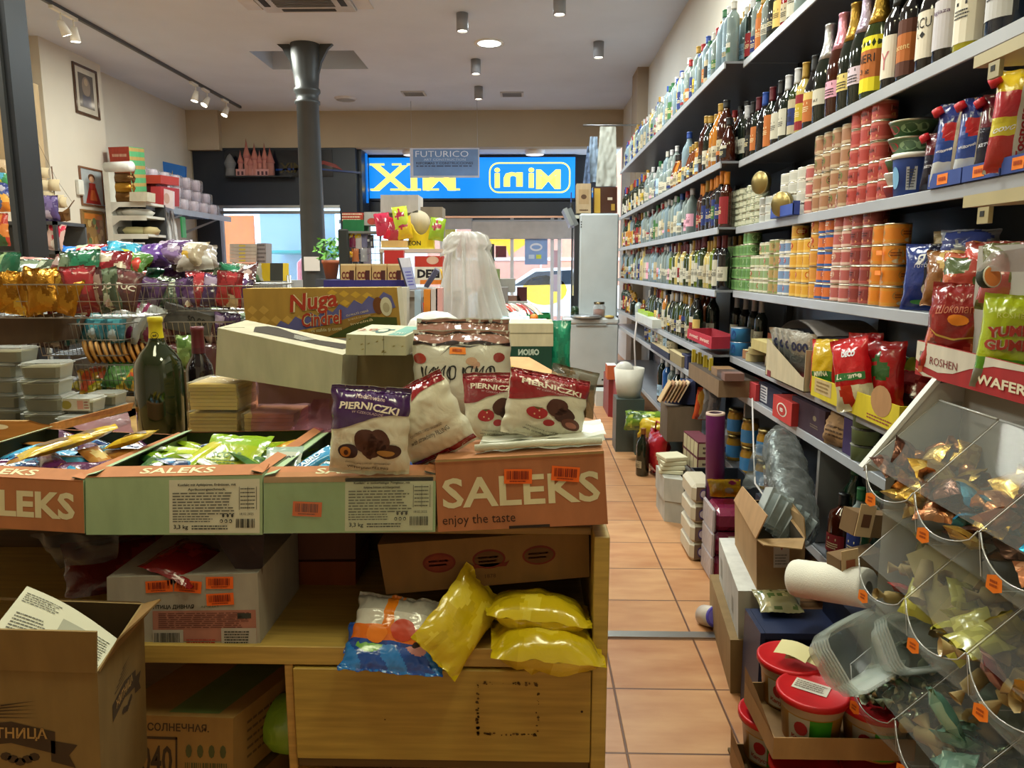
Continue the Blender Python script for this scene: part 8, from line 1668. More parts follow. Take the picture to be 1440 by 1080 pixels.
t = root('bottle_of_wine', 'dark green wine bottle standing on the floor beside the red bag', 'bottle', PZ(903, 668, 0)); bb, cc_, ll = bottle_meshes('litre', '1c2418', 'glassy', '8a5a28', 'e0d6c0', 4, 16); bb.obj('bottle_glass', t); cc_.obj('bottle_cap', t); ll.obj('bottle_label', t)
b = B(); p = [PZ(x, y, 0) for x, y in ((912, 664), (920, 678), (926, 670))]; g = bag(b, .3, .32, .12, blobs('a81c28', ['b82c34', '8a141c'], 4, 3), seed=3, wr=1.2); b.tube([(-.08, 0, .3), (-.05, 0, .38), (.05, 0, .38), (.08, 0, .3)], .006, 'satin', 'b01c28', 6); b.obj('red_bag', loc=(p[1].x+.05, p[1].y+.16, 0), rot=(0, 0, -78), label='red carrier bag standing on the floor behind the white cartons', cat='bag')
bx = PZ(925, 735, 0)
fbox('white_carton', 'lower white carton of the floor stack with napkins on top', (934, 733), (962, 737), 704, (0, .28, 0), 'a8a8a0', cols={'l': 'b8b8b0'}); 
z_ = P(934, 704, PZ(934, 733, 0).y).z
fbox('white_carton', 'upper white carton of the floor stack with napkins on top', (933, 704), (961, 708), 672, (0, .28, 0), 'aeaea6', z=z_, cols={'l': 'bcbcb4'})
yy_ = PZ(934, 733, 0).y; z2 = P(933, 672, yy_).z
for k in range(4): B().box((-.07, -.06, 0), (.07, .08, .024), 'paper', 'ccc8ac', bev=.004, rot=rotm(0, 0, k*9-12)).obj('napkin_pack', loc=(P(945, 672, yy_+.1).x, yy_+.12, z2+.002+k*.026+.0), label='%s cream napkin pack on the white carton stack' % ('lowest', 'second', 'third', 'topmost')[k], cat='napkins', group='cream napkin packs')
def pr_cr(b, f, q):
 l = q.map('l')
 for k in range(2):
  for j in range(4): b.rect(l, l.W*(.03+.245*j), l.H*(.05+.49*k), l.W*(.245+.245*j), l.H*(.47+.49*k), 'card', 'b8ac88')
  b.rect(f, f.W*.05, f.H*(.06+.49*k), f.W*.95, f.H*(.46+.49*k), 'card', 'a89c80'); b.lines(lift(f), f.W*.3, f.H*(.12+.49*k), f.W*.85, f.H*(.4+.49*k), 2, 'card', '3a1420', 2)
fbox('cream_box_block', 'block of cream boxes with maroon edges behind the toilet rolls', (980, 668), (1003, 668), 622, (-.02, .3, 0), '5a1c2c', z=.28, pr=pr_cr); B().box((.90, 4.1, 0), (1.04, 4.5, .279), 'card', '5a5650').obj('dark_carton', label='dark carton on the floor carrying the cream box block', cat='carton')
fbox('white_blue_box', 'white box with a blue band beside the purple tube', (1018, 652), (1055, 652), 612, .2, 'b4b4b8', z=.3, pr=lambda b, f, q: (b.rect(f, 0, f.H*.4, f.W*.55, f.H*.6, 'card', '2c4a9a'), b.rect(f, f.W*.55, 0, f.W, f.H, 'card', '6a7098')))
fbox('red_square_box', 'red box behind the foil roll beside the white box', (1046, 660), (1068, 662), 616, .15, '8a1420', z=.28)
pt = P(1008, 580, 3.55); b = B(); b.lathe([(0, 0, 'satin', '5a1c58'), (.045, 0, 'satin', '5a1c58'), (.045, .62, 'satin', '64205f'), (.045, .63, 'satin', 'b8a090'), (.03, .63, 'satin', 'b8a090'), (.03, .6, 'matte', '3a2030')], 24, (0, 0, 0), rotm(0, -2, 0)); b.obj('purple_tube', loc=(P(1010, 640, 3.55).x, 3.55, pt.z-.63), label='tall glossy purple tube standing in the dark crate', cat='tube')
t = root('dark_crate', 'dark blue grey plastic crate on the floor around the purple tube', 'crate', (P(1012, 690, 3.55).x, 3.6, 0)); b = B(); BOX(.06, .12, .0, .26, .36, P(1010, 680, 3.6).z).tray(b, 'satin', '262c38', '1a1e26', .01); b.obj('crate_body', t)
yr = 3.55; xr = .80
for k in range(4):
 b = B(); z0_, z1_ = P(975, 793-28*k, yr).z, P(975, 793-28*(k+1), yr).z; h_ = z1_-z0_; b.box((0, 0, 0), (.12, .26, h_*.98), 'satin', 'b8b09c', bev=.02, sides=None); f = plane((0, -.0005, 0), (1, 0, 0), (0, 0, 1)); b.rect(f, .02, h_*.15, .118, h_*.85, 'satin', '6a5648'); b.disc(lift(f), .055, h_*.5, .02, h_*.26, 'satin', '4a3a78', 14); b.disc(lift(f, 3), .055, h_*.5, .015, h_*.18, 'satin', 'c8c0c8', 14); b.rect(lift(f), .08, h_*.3, .112, h_*.7, 'satin', 'a89a88')
 b.obj('tissue_pack', loc=(xr, yr, z0_ if k else .0), label='%s beige toilet tissue pack in the stack on the aisle floor' % ('lowest', 'second', 'third', 'topmost')[k], cat='tissue pack', group='toilet tissue packs')
ym = 3.32; xm = .85
for k in range(3):
 b = B(); z0_, z1_ = P(1000, 818-34*k, ym).z, P(1000, 818-34*(k+1), ym).z; h_ = z1_-z0_; b.box((0, 0, .002), (.16, .2, h_*.97), 'film', '7a2444', bev=.03); b.box((-.004, -.006, .0), (.012, .2, h_), 'milky', 'b8b0b4', bev=.02); f = plane((0, -.0015, 0), (1, 0, 0), (0, 0, 1), .006)
 if k == 1: b.rect(f, .07, h_*.1, .13, h_*.9, 'paper', 'c0b8b4'); b.lines(lift(f), .075, h_*.15, .125, h_*.85, 5, 'paper', '5a5058', 3)
 b.obj('magenta_pack', loc=(xm, ym, max(0, z0_)), label='%s film wrapped magenta pack beside the tissue packs' % ('lowest', 'middle', 'top')[k], cat='pack', group='magenta packs')
b = B(); g = bag(b, .16, .1, .05, blobs('d8a82c', ['9a2c5a', 'c8c0c0'], 3, 2), seed=2, kind='wrap'); b.obj('film_knot', loc=(xm+.08, ym+.08, P(1000, 706, ym).z), rot=(-50, 0, 0), label='knotted clear film with a yellow patch on top of the magenta packs', cat='plastic film')
b = B().lathe([(0, 0, 'clear', 'd8d8d8'), (.035, 0, 'clear', 'd8d8d8'), (.05, .14, 'clear', 'e0e0e0'), (.052, .145, 'satin', 'c8a83c'), (0, .15, 'satin', 'c8b878')], 16); b.obj('cup_pack', loc=(P(1036, 700, 3.2).x+.16, 3.2, P(1036, 702, 3.2).z), label='clear cup with a yellow lid beside the purple tube crate', cat='cup')
B().box((1.03, 3.05, 0), (1.12, 3.3, P(1036, 702, 3.2).z-.002), 'satin', '2a303c').obj('dark_crate', label='dark crate on the floor carrying the clear cup with yellow lid', cat='crate')
b = B(); A0, A1 = P(1098, 620, 3.1), P(1122, 745, 2.6)
def fr(u, v):
 c = A0*(1-(v+1)/2)+A1*((v+1)/2); a = math.pi*(u+1); r_ = .075*(1+.25*noise.noise(Vector((u*3, v*4, 1))))*(1 if abs(v) < .9 else .8); return c+Vector((math.cos(a)*r_*1.1, math.sin(a)*r_*.5, math.sin(a)*r_*.9+noise.noise(Vector((u*8, v*12, 3)))*.012))
b.grid(fr, 36, 40, 'wrap', 'a8acac'); b.grid(lambda u, v: (fr(u, v)-A0*(1-(v+1)/2)-A1*((v+1)/2))*.75+A0*(1-(v+1)/2)+A1*((v+1)/2), 24, 20, 'foil', 'b8bcbc'); b.obj('foil_roll', label='long shiny plastic wrapped roll leaning on the low grey panels', cat='roll')
b = B(); sheet(b, px4([(1042, 690), (1085, 680), (1075, 625), (1062, 622)], (2.9, 2.9, 3.1, 3.1)), 'wrap', 'b8bcbc', 14, 12, .03, 3); b.tube([P(1058, 560, 3.4), P(1060, 640, 3.2), P(1062, 680, 2.9), P(1090, 720, 2.7)], .004, 'satin', 'b0acac', 5); b.obj('film_bundle', label='crumpled clear film with a pale cable beside the wrapped roll', cat='plastic film')
k0, k1 = PZ(1008, 1000, 0), None
def stackbox(nm, label, quad, Y, side, d, col, cl, pr=None, tray=False):
 f4 = px4(quad, Y); o = (f4[0]+f4[1])/2; t = root(nm, label, 'carton', o); q = Q([p-o for p in f4], d); b = B()
 (q.tray if tray else q.solid)(b, 'card', col, *(['3a2c18'] if tray else []), **({'cols': cl})); 
 if pr: pr(b, q.map('f'), q)
 b.obj('box_body', t); return t, q
stackbox('kraft_box', 'kraft box with a cut hand hole at the bottom beside the navy shelf', [(1027, 975), (1075, 980), (1075, 900), (1027, 900)], 2.39, 0, (.06, .55, 0), '7c6440', {'l': '9a8058'})
def pr_wh(b, f, q): l = q.map('l'); b.rect(l, l.W*.7, l.H*.3, l.W*.78, l.H*.6, 'card', '8c8c86'); b.rect(l, l.W*.1, l.H*.3, l.W*.2, l.H*.7, 'card', '8c8c86')
stackbox('white_tall_box', 'large white box under the open kraft carton on the aisle side', [(1038, 907), (1125, 907), (1125, 831), (1038, 831)], 2.4, 0, (.06, .5, 0), 'a4a29a', {'l': 'b8b8b4', 'u': 'c0c0bc'}, pr_wh)
t, q = stackbox('open_kraft_carton', 'open kraft carton of clear plastic trays standing on the white box', [(1064, 831), (1131, 831), (1132, 757), (1064, 758)], 2.41, 0, (.04, .42, 0), '8a6c48', {'l': 'a07e54'}, None, True)
f = q.map('f'); b = B(); b.rect(f, f.W*.35, f.H*.45, f.W*.68, f.H*.98, 'paper', 'b0aaa0'); b.flat(lift(f), [(f.W*.45, f.H*.9), (f.W*.58, f.H*.9), (f.W*.52, f.H*.78)], 'paper', '8a3a3c'); b.lines(lift(f), f.W*.38, f.H*.5, f.W*.64, f.H*.72, 4, 'paper', '6a6a68', 3); b.obj('shipping_label', t)
o = Vector(t.location)
for nm, pts, c in (('box_flap', [q.k[3], q.f[3], P(1080, 725, 2.36)-o, P(1045, 684, 2.75)-o], 'b08c64'), ('box_flap', [q.f[2], q.k[2], P(1098, 688, 2.85)-o, P(1130, 728, 2.42)-o], '96774c'), ('box_flap', [q.f[3], q.f[2], P(1128, 772, 2.33)-o, P(1074, 766, 2.33)-o], '9a7c54')):
 b = B(); p = [Vector(x) for x in pts]; Q(p, (p[1]-p[0]).cross(p[2]-p[0]).normalized()*.004).solid(b, 'card', c); b.obj(nm, t)
for i in range(4):
 b = B(); BOX(0, 0, 0, .09, .06, .13, 0, -18+6*i, 28).tray(b, 'clear', 'e4e8e8', 'dce0e0', .003); b.obj('clear_tray', loc=P(1077+9*i, 738+9*i, 2.62), label='clear plastic tray sticking out of the open kraft carton, %s from the aisle' % ordn(i), cat='plastic tray', group='clear trays in the kraft carton')
b = B().lathe([(0, -.04, 'satin', 'b8a890'), (.042, -.04, 'satin', 'c8bca8'), (.042, .04, 'satin', 'c8c0b8'), (.03, .042, 'satin', '5a50c0'), (0, .042, 'satin', '7a70d0')], 18, (0, 0, .042), rotm(70, 0, 20)); p = PZ(997, 880, 0); b.obj('round_tub', loc=(p.x, p.y, 0), label='round tub with a violet lid lying on the floor beside the white box', cat='tub')
a_ = PZ(1062, 1027, 0); t = root('navy_shelf', 'open navy blue shelf box on the floor behind the red lidded buckets', 'shelf box', (a_.x, a_.y, 0)); hN = P(1064, 886, a_.y+.02).z
for nm, x in (('side_panel', ((0, 0, 0), (.015, .17, hN))), ('side_panel', ((.33, 0, 0), (.345, .17, hN))), ('top_panel', ((.016, 0, hN-.02), (.329, .17, hN))), ('bottom_panel', ((.016, 0, .02), (.329, .17, .04))), ('back_panel', ((.016, .16, .041), (.329, .17, hN-.021)))): B().box(*x, 'satin', '1c2644').obj(nm, t)
xN_, yN_ = a_.x, a_.y
b = B(); g = bag(b, .14, .12, .04, blobs('8a8460', ['6a6a3c', 'a89a70', '4a5a30'], 12, 3, (.08, .2)), seed=5, nu=16, nv=14, xf=XF((0, 0, 0), -78)); b.obj('herb_packet', loc=(P(1100, 880, yN_+.1).x, yN_+.1, hN+.02), label='flat packet of dried herbs on the navy shelf box', cat='packet')
b = B(); b.lathe([(.02, -.12, 'cloth', 'cfccc0'), (.055, -.12, 'cloth', 'd8d5c8'), (.058, -.11, 'cloth', 'd8d5c8'), (.058, .11, 'cloth', 'd8d5c8'), (.055, .12, 'cloth', 'd8d5c8'), (.02, .12, 'cloth', 'b8b4a8')], 26, (0, 0, .06), Matrix.Rotation(R(-52), 3, 'Z') @ rotm(0, 78)); p = P(1166, 846, 2.15); b.obj('paper_towel_roll', loc=p, label='white paper towel roll lying behind the clear container stack', cat='paper roll')
B().box((p.x+.06, 2.08, 0), (p.x+.2, 2.34, p.z-.03), 'satin', '141a30').obj('dark_box', label='dark blue box under the paper towel roll', cat='box')
for i, (px, s_, g, c, l, nm) in enumerate(((1181, 'squat', '3a1408', '1c1c1e', '8a1c22', 'dark rum bottle with black cap'), (1196, 'litre', '10281a', '2c6a40', 'e0d6c0', 'green capped bottle'), (1204, 'vodka', 'eaf4f2', '2c6a40', '1c2c6a', 'clear bottle with blue label'), (1213, 'squat', '16201a', '1c1c1e', None, 'black capped dark bottle'), (1222, 'wine', '10281a', '2c6a40', None, 'slim green bottle'))):
 X, y, z = sh(px, 6, .06+.05*(i % 2)); bottle('liquor_bottle', X, y, z, s_, g, GK.get(g, 'glassy'), c, l, 1, '%s on the lowest shelf beside the candy bins' % nm, None, n=20, sc=1.1)
for i, (px, py, Y) in enumerate(((1212, 755, 2.15), (1196, 818, 2.1))):
 b = B(); b.box((-.028, -.002, 0), (.028, .002, .1), 'card', 'b89a70', bev=.001); f = plane((0, -.003, 0), (1, 0, 0), (0, 0, 1)); b.rect(f, -.015, .03, .015, .07, 'card', '5a3418' if i == 0 else '8a4a28'); b.box((-.028, .004, 0), (.12, .07, .07), 'card', '6a5030'); b.obj('cut_card_box', loc=P(px, py, Y), rot=(0, 10-16*i, 14), label='%s kraft box with a window cut in its card front, beside the bins' % ('upper', 'lower')[i], cat='box')
X, y0, z = sh(1306, 2, -.012); y1 = sh(1432, 2, -.012)[1]
for i, (p0, p1) in enumerate(((1304, 1350), (1352, 1405), (1407, 1460))):
 sbox('blue_tray', 'blue card tray of sauce pouches with an orange price tag, %s from the bucket' % ordn(i), p0, p1, 2, .04, '344a90', .16, -.012, pr=lambda b, f, q: (b.rect(f, f.W*.3, f.H*.15, f.W*.62, f.H*.85, 'card', 'f08028'), b.lines(lift(f), f.W*.35, f.H*.3, f.W*.58, f.H*.7, 1, 'card', 'a84010', 3, .6)), group='blue trays of sauce pouches')
def sauce(px, key, label, off=.02, h=.225, w=.09, rz=-40):
 X, y, z = sh(px, 2, off); b = B()
 A = {'k': lambda u, v: 'c8c0b0' if u > .2 else ('1c2c7a' if v > .5 else ('b8242c' if ((u+.1)/.5)**2+((v-.35)/.3)**2 < 1 else ('c8ccd0' if v < -.4 else '2c4a9a'))), 'm': lambda u, v: 'c8c4b8' if u > .2 else ('d8b81c' if v > .55 else ('b8303c' if v > .1 else ('d8c83c' if v > -.3 else 'b02c2c'))), 'd': lambda u, v: '1c1c34' if v < .2 else '6a1c2c'}[key]
 g = bag(b, w, h, .05, A, seed=px % 9, nu=22, nv=28, wr=.9)
 if key != 'd': b.text('Господарь', g, w*.26, h*.45, w*.2, 'satin', '9c1420', w=h*.62, rot=90, bold=.05)
 b.text({'k': 'ЧУДОВИЙ', 'm': 'СОУС', 'd': 'КЕТЧУП'}[key], g, -w*.16, h*.42, w*.1, 'satin', 'e8e8f0', w=w*.5, italic=.3, rot=10, bold=.04)
 b.lathe([(0, 0, 'satin', 'c81c28'), (.014, 0, 'satin', 'c81c28'), (.014, .02, 'satin', 'd02430'), (0, .022, 'satin', 'd02430')], 12, (-w*.46, -.01, h*.86), rotm(0, -30)); b.obj('sauce_pouch', loc=(X, y, z+.004), rot=(-3, 3, rz), label=label, cat='sauce pouch', group=None)
sauce(1330, 'k', 'blue and red sauce pouch lettered Господарь nearest the blue bucket'); sauce(1362, 'k', 'second blue and red sauce pouch, partly behind the first', .04); sauce(1390, 'd', 'dark blue sauce pouch between the blue and the yellow topped ones', .07); sauce(1414, 'm', 'yellow topped red sauce pouch with white lettered strip', .0, .24, .1)
sauce(1312, 'd', 'dark green mayonnaise pouch squeezed between the bucket and the first sauce pouch', .06, .17, .08)
X, y, z = sh(1296, 3, .03); b = B(); w, h = .19, .2
g = bag(b, w, h, .07, lambda u, v: '15307c' if u < -.2 or v < -.5 else '161a34', seed=6, nu=26, nv=28, wr=.8)
b.text('Я', g, -w*.2, h*.76, h*.15, 'satin', 'd8d8d8', italic=.2, bold=.03); b.text('ГОТОВЛЮ', g, -w*.08, h*.66, h*.05, 'satin', 'd0d0d8', w=w*.4); b.text('Московский', g, w*.18, h*.54, h*.085, 'satin', 'd0ccc0', w=w*.5, italic=.3); b.text('ПРОВАНСАЛЬ', g, w*.2, h*.47, h*.045, 'satin', 'c8c4b0', w=w*.44)
b.disc(g, w*.05, h*.3, w*.18, h*.12, 'satin', 'd8d0b8'); b.disc(lift(g, 3), w*.12, h*.27, w*.1, h*.06, 'satin', 'd89a2c'); b.disc(g, -w*.16, h*.12, w*.16, h*.035, 'satin', '3c8a3c'); b.disc(g, -w*.02, h*.78, w*.07, h*.05, 'satin', '3a7a3a'); b.disc(g, w*.04, h*.73, w*.06, h*.035, 'satin', 'd8702c')
b.obj('mayonnaise_bag', loc=(X+.03, y, z), rot=(-4, 0, -50), label='dark blue bag lettered Я ГОТОВЛЮ beside the orange tins', cat='bag')
for i, (px, off, zz, h, c, cn) in enumerate(((1336, .02, .02, .16, ('8a5a30', 'b8383c', 'c8a868', '3c4a28'), 'mixed brown and red'), (1362, -.02, .0, .17, ('a83c30', 'c86a48', '4a5a2c', 'b89a60'), 'red and green'), (1392, .02, .02, .18, ('8a3a30', 'c89a38', '3c3c28', 'c84a3c'), 'dark red and gold'), (1422, -.03, .03, .16, ('6a6a40', 'a8504c', 'c8b890'), 'olive and pink'), (1340, .12, .1, .14, ('9a8a6a', 'b8a888'), 'beige'), (1352, .12, .14, .1, ('a8b0c0', '4a5aa8'), 'pale blue'))):
 X, y, z = sh(px, 3, off); putpk('snack_bag', c, i, .16, h, .08, (X, y, z+zz), (-12, 0, -45), '%s snack bag beside the mayonnaise bag, %s counted towards the camera' % (cn, ordn(i)), 'snack bags by the mayonnaise')
b = B(); p = P(1392, 382, 1.62); sheet(b, [p+Vector(x) for x in ((-.03, 0, 0), (.1, -.03, .0), (.12, -.03, .06), (.0, 0, .04))], 'milky', 'd8d4dc', 10, 6, .01, 4); b.lathe([(0, -.02, 'matte', 'd8d0b8'), (.022, -.02, 'matte', '20281c'), (.024, 0, 'matte', '20281c'), (.021, .001, 'matte', 'd8d4c4'), (.01, .001, 'matte', 'd88040'), (0, .001, 'matte', 'd88040')], 18, p+Vector((-.0, -.01, -.01)), rotm(80, 0, 15)); b.obj('rice_roll_packet', label='packet printed with a rice roll just above the red sweets bag', cat='packet')
# ================================================================ rack of clear candy bins nearest the camera
XB = .86; TZ = (.95, .70, .40, .11); BY = [1.875-.245*k for k in range(5)]
t = root('candy_bin_rack', 'stepped rack of clear acrylic candy bins facing the aisle', 'candy rack', (XB, 1.2, 0)); o = Vector(t.location)
b = B(); yq = BY[0]+.012
b.poly([Vector((XB-.0, yq, .93))-o, Vector((XB+.17, yq, 1.16))-o, Vector((XB+.24, yq, 1.16))-o, Vector((XB+.24, yq, .0))-o, Vector((XB+.06, yq, .0))-o, Vector((XB+.06, yq, .93))-o], 'satin', 'c8c8c4')
Q([Vector(x)-o for x in ((XB-.004, yq-.004, .94), (XB+.004, yq-.004, .935), (XB+.176, yq-.004, 1.165), (XB+.166, yq-.004, 1.172))], (0, .022, 0)).solid(b, 'satin', 'd4d4d0')
b.box(Vector((XB+.24, BY[4], 0))-o, Vector((XB+.255, yq, 1.5))-o, 'satin', 'a8a49c'); b.obj('end_panel', t)
def acr(nm, pts, th=.0025, col='eceeec'):
 b = B(); p = [Vector(x)-o for x in pts]; n = (p[1]-p[0]).cross(p[2]-p[0]).normalized()*th
 k = len(p); lo = [b.av(x) for x in p]; hi = [b.av(x+n) for x in p]; b.face(lo, 'acrylic', col)
 for i in range(k): j = (i+1) % k; b.face([lo[i], lo[j], hi[j], hi[i]], 'satin', 'b4b4b0')
 return b.obj(nm, t)
for ti, z in enumerate(TZ[:3]):
 zb = z-.12; xb = XB+.23
 for y in BY: acr('bin_divider', [(XB, y, z), (XB+.17, y, z+.165), (xb, y, z+.165), (xb, y, zb), (XB+.05, y, zb), (XB+.012, y, zb+.03)])
 for k in range(4):
  y0, y1 = BY[k]-.004, BY[k+1]+.004; n = 14; b = B()
  prev = None
  for i in range(n+1):
   s_ = i/n; y = y0+(y1-y0)*s_; dip = .05*math.sin(math.pi*s_)**.5; bulge = .03*math.sin(math.pi*s_)
   col = [Vector((XB-bulge*.6, y, z-dip))-o, Vector((XB-bulge+.006, y, z-dip-.03*(1-dip/.06)))-o, Vector((XB+.012-bulge*.5, y, zb+.03))-o, Vector((XB+.05, y, zb))-o]
   if prev:
    for a in range(3): b.poly([prev[a], col[a], col[a+1], prev[a+1]], 'acrylic', 'f0f2f0', True)
   prev = col
  b.tube([Vector((XB-.03*.6*math.sin(math.pi*i/n), y0+(y1-y0)*i/n, z-.05*math.sin(math.pi*i/n)**.5))-o for i in range(n+1)], .0015, 'glassy', 'a8a8a4', 5)
  b.obj('bin_front', t)
  acr('bin_lid', [(XB+.004, y0, z+.004), (XB+.004, y1, z+.004), (XB+.17, y1, z+.167), (XB+.17, y0, z+.167)], .0015)
  b = B(); b.tube([Vector((XB+.17, y0, z+.168))-o, Vector((XB+.17, y1, z+.168))-o], .003, 'glassy', 'a8a8a4', 5); b.obj('lid_hinge', t)
  bb = B(); ym = (y0+y1)/2+.02; f = plane((0, 0, 0), (math.sin(R(20)), -math.cos(R(20)), 0), (0, 0, 1)); c = 'f2801c'
  bb.flat(f, [(-.016, -.012), (0, -.018), (.016, -.010), (.014, .012), (.002, .018), (-.015, .012)], 'matte', c); bb.lines(lift(f), -.008, -.008, .008, .008, 2, 'matte', 'a8480c', 3+k, .6)
  bb.obj('price_tag', t, loc=Vector((XB-.028, ym, z-.06))-o)
 b = B(); b.box(Vector((XB+.05, BY[4], zb-.004))-o, Vector((xb, BY[0], zb))-o, 'acrylic', 'e8e8e4'); b.obj('bin_floor', t)
b = B(); b.box(Vector((XB+.225, BY[4], TZ[2]-.1))-o, Vector((XB+.232, BY[0]-.01, TZ[1]+.12))-o, 'paper', 'b8b4ac'); b.obj('paper_backing', t)
def twist(c1, c2, kind, l=.03, r=.009):
 b = B(); b.lathe([(.013, -l*1.0, kind, c2), (.003, -l*.55, kind, c2), (r, -l*.45, kind, c1), (r*1.05, 0, kind, c1), (r, l*.45, kind, c1), (.003, l*.55, kind, c2), (.014, l*1.0, kind, c2)], 7, (0, 0, 0), rotm(90)); return b
def crump(c1, c2, kind, s_=.022):
 b = B(); g = bag(b, s_*2, s_*2.4, s_*.8, blobs(c1, [c2, c1], 4, 3, (.2, .5)), seed=len(c1)+ord(c1[0]), kind=kind, nu=6, nv=7, wr=2.5, xf=XF((0, 0, 0), -80)); return b
CD = [('copper', twist('b87848', 'c88a58', 'foil')), ('copper', crump('a86840', 'c89068', 'foil', .026)), ('gold', crump('b8903c', 'd8b868', 'foil', .026)), ('sky blue', crump('2c98c8', '60c0e8', 'foil', .026)), ('brown', crump('5a3a30', '8a6050', 'foil', .024)),
  ('yellow green', crump('a8a038', 'c8c058', 'film', .026)), ('red', crump('a83838', 'c05048', 'film', .024)), ('beige', twist('a89060', 'b8a070', 'film', .04, .012)), ('tan', twist('9a8450', 'a89060', 'matte', .045, .013)),
  ('silver green', twist('4a5a40', 'b8c0a8', 'foil', .032, .01)), ('silver', crump('7a8068', 'c0c4b0', 'foil', .022)), ('teal', crump('6a9a88', '8ab8a4', 'film', .032)), ('wine red', crump('7a2c34', 'b88078', 'film', .028)), ('brown gold', twist('6a4420', 'a87c38', 'foil', .034, .012))]
CO = {}
q = random.Random(17)
BINS = {(0, 0): (1, 2, 4, 2, 0), (0, 1): (3, 1, 2, 4, 0), (0, 2): (1, 0, 3, 1, 2), (0, 3): (2, 1, 2), (1, 0): (6, 5, 5, 8, 7), (1, 1): (5, 7, 8, 5, 7), (1, 2): (12, 7, 8, 12, 2), (1, 3): (12, 11, 2), (2, 0): (9, 9, 10, 9), (2, 1): (9, 10, 11, 8), (2, 2): (11, 13, 8, 7), (2, 3): (13, 7)}
BNM = ('top', 'middle', 'lower'); KN_ = ('far bin', 'second bin', 'third bin', 'nearest bin')
for (ti, k), keys in BINS.items():
 z = TZ[ti]-.12; y0, y1 = BY[k]-.03, BY[k+1]+.03; n = 26 if ti != 1 or k else 14
 ys = sorted((y0+(y1-y0)*q.random() for _ in range(n)), reverse=True); lays = [(j+.5)/n for j in range(n)]; q.shuffle(lays)
 for i in range(n):
  key = keys[q.randrange(len(keys))]; lay = lays[i]; x = XB+.04+q.random()*.15; y = ys[i]; zz = z+.018+lay*(.11 if ti < 2 else .14)+(x-XB)*.3
  cn = CD[key][0]; lab = '%s candy in the %s, %s row, %s from its far side' % (cn, KN_[k], BNM[ti], ordn(i))
  gp = '%s candies, %s row, %s' % (cn, BNM[ti], KN_[k]); rt = (q.uniform(-50, 50), q.uniform(-40, 40), q.uniform(0, 360)); s_ = q.uniform(1.1, 1.6)
  if key not in CO:
   oo = CD[key][1].obj('wrapped_candy', loc=(x, y, zz), label=lab, cat='candy', group=gp); oo.rotation_euler = Euler([R(a) for a in rt]); oo.scale = (s_,)*3; CO[key] = oo
  else: dup(CO[key], (x, y, zz), rt, lab, gp, s_)
b = B(); b.box((-.02, -.1, -.08), (.02, .1, .08), 'card', 'a09058', rot=rotm(0, 42, 0)); b.obj('beige_block', loc=(XB+.13, (BY[0]+BY[1])/2-.1, TZ[1]+.03), rot=(38, 0, 0), label='beige cardboard block tilted among the yellow candies of the middle row', cat='cardboard')
for i, (y, zz) in enumerate(((BY[1]-.05, .0), (BY[2]-.02, .01))): b = B(); b.box((-.05, -.03, 0), (.05, .03, .03), 'card', '8a7440', bev=.004, rot=rotm(10, 12, 30)); b.obj('tan_packet', loc=(XB+.13, y, TZ[1]-.07+zz), label='ribbed tan packet in the middle row, %s divider' % ('before the second', 'before the third')[i], cat='packet')
zt_ = 1.168; xt = XB+.165; L0_, L1_ = Yat(1287, xt, 1.18), .85
t = root('wafer_display_box', 'red and white display box lettered ROSHEN and WAFER on the candy rack', 'display box', (xt, (L0_+L1_)/2, zt_)); hl = (L0_-L1_)/2; b = B(); qb = Q([(0, hl, 0), (0, -hl, 0), (0, -hl, .062), (0, hl, .09)], (.12, 0, 0)); qb.tray(b, 'card', '9c1c1c', '6a1414', .004)
f = qb.map('f'); W_, H_ = f.W*(L0_-Yat(1440, xt, 1.18))/(L0_-L1_), f.H
b.flat(f, [(0, H_*.99), (0, H_*.45), (W_*.1, H_*.3), (W_*.25, H_*.22), (W_*.4, H_*.3), (W_*.55, H_*.55), (W_*.75, H_*.78), (W_, H_*.84), (f.W, H_*.84), (f.W, H_*.99)], 'card', 'c8c0b0')
b.flat(lift(f), [(W_*.0, H_*.2), (W_*.1, H_*.02), (W_*.24, H_*.05), (W_*.16, H_*.08), (W_*.08, H_*.14)], 'card', 'c0b8a4'); b.text('ROSHEN', lift(f), W_*.3, H_*.52, H_*.22, 'card', '7a2420', w=W_*.28, bold=.0); b.text('WAFER', lift(f), W_*.82, H_*.36, H_*.28, 'card', 'd8cdb0', w=W_*.4, bold=.03); b.text('130', lift(f), W_*.07, H_*.66, H_*.13, 'card', '1c1c1c', bold=.03); b.obj('box_body', t)
q2 = lambda px, zz=.06, dx=.05: Vector((xt+dx, Yat(px, xt+dx, zt_+zz), zt_+.006))
b = B(); w, h = .15, .235
def ra(u, v): return '8c1c1c' if (v > .25 or (u*1.0)**2*.5+(v-.1)**2*1.2 < .35) else ('a83028' if math.sin(u*9+v*5) > .2 else ('c8684c' if math.sin(u*7-v*8) > .3 else '7a3c38'))
g = bag(b, w, h, .07, ra, seed=4, nu=26, nv=28, wr=1.4); b.disc(g, 0, h*.60, w*.17, h*.06, 'satin', 'f08a20', 12); b.text('Шоколапки', lift(g), 0, h*.72, h*.09, 'satin', 'c87858', w=w*.75, italic=.3, rot=8); b.flat(g, [(-w*.45, h*.5), (-w*.3, h*.42), (0, h*.38), (w*.3, h*.42), (w*.46, h*.56), (w*.3, h*.435), (0, h*.4), (-w*.3, h*.44)], 'satin', 'c8a048')
b.obj('sweets_bag', loc=q2(1338), rot=(-6, 4, -38), label='red sweets bag with an orange oval sticker in the wafer display box', cat='sweets bag')
b = B(); w, h = .135, .215
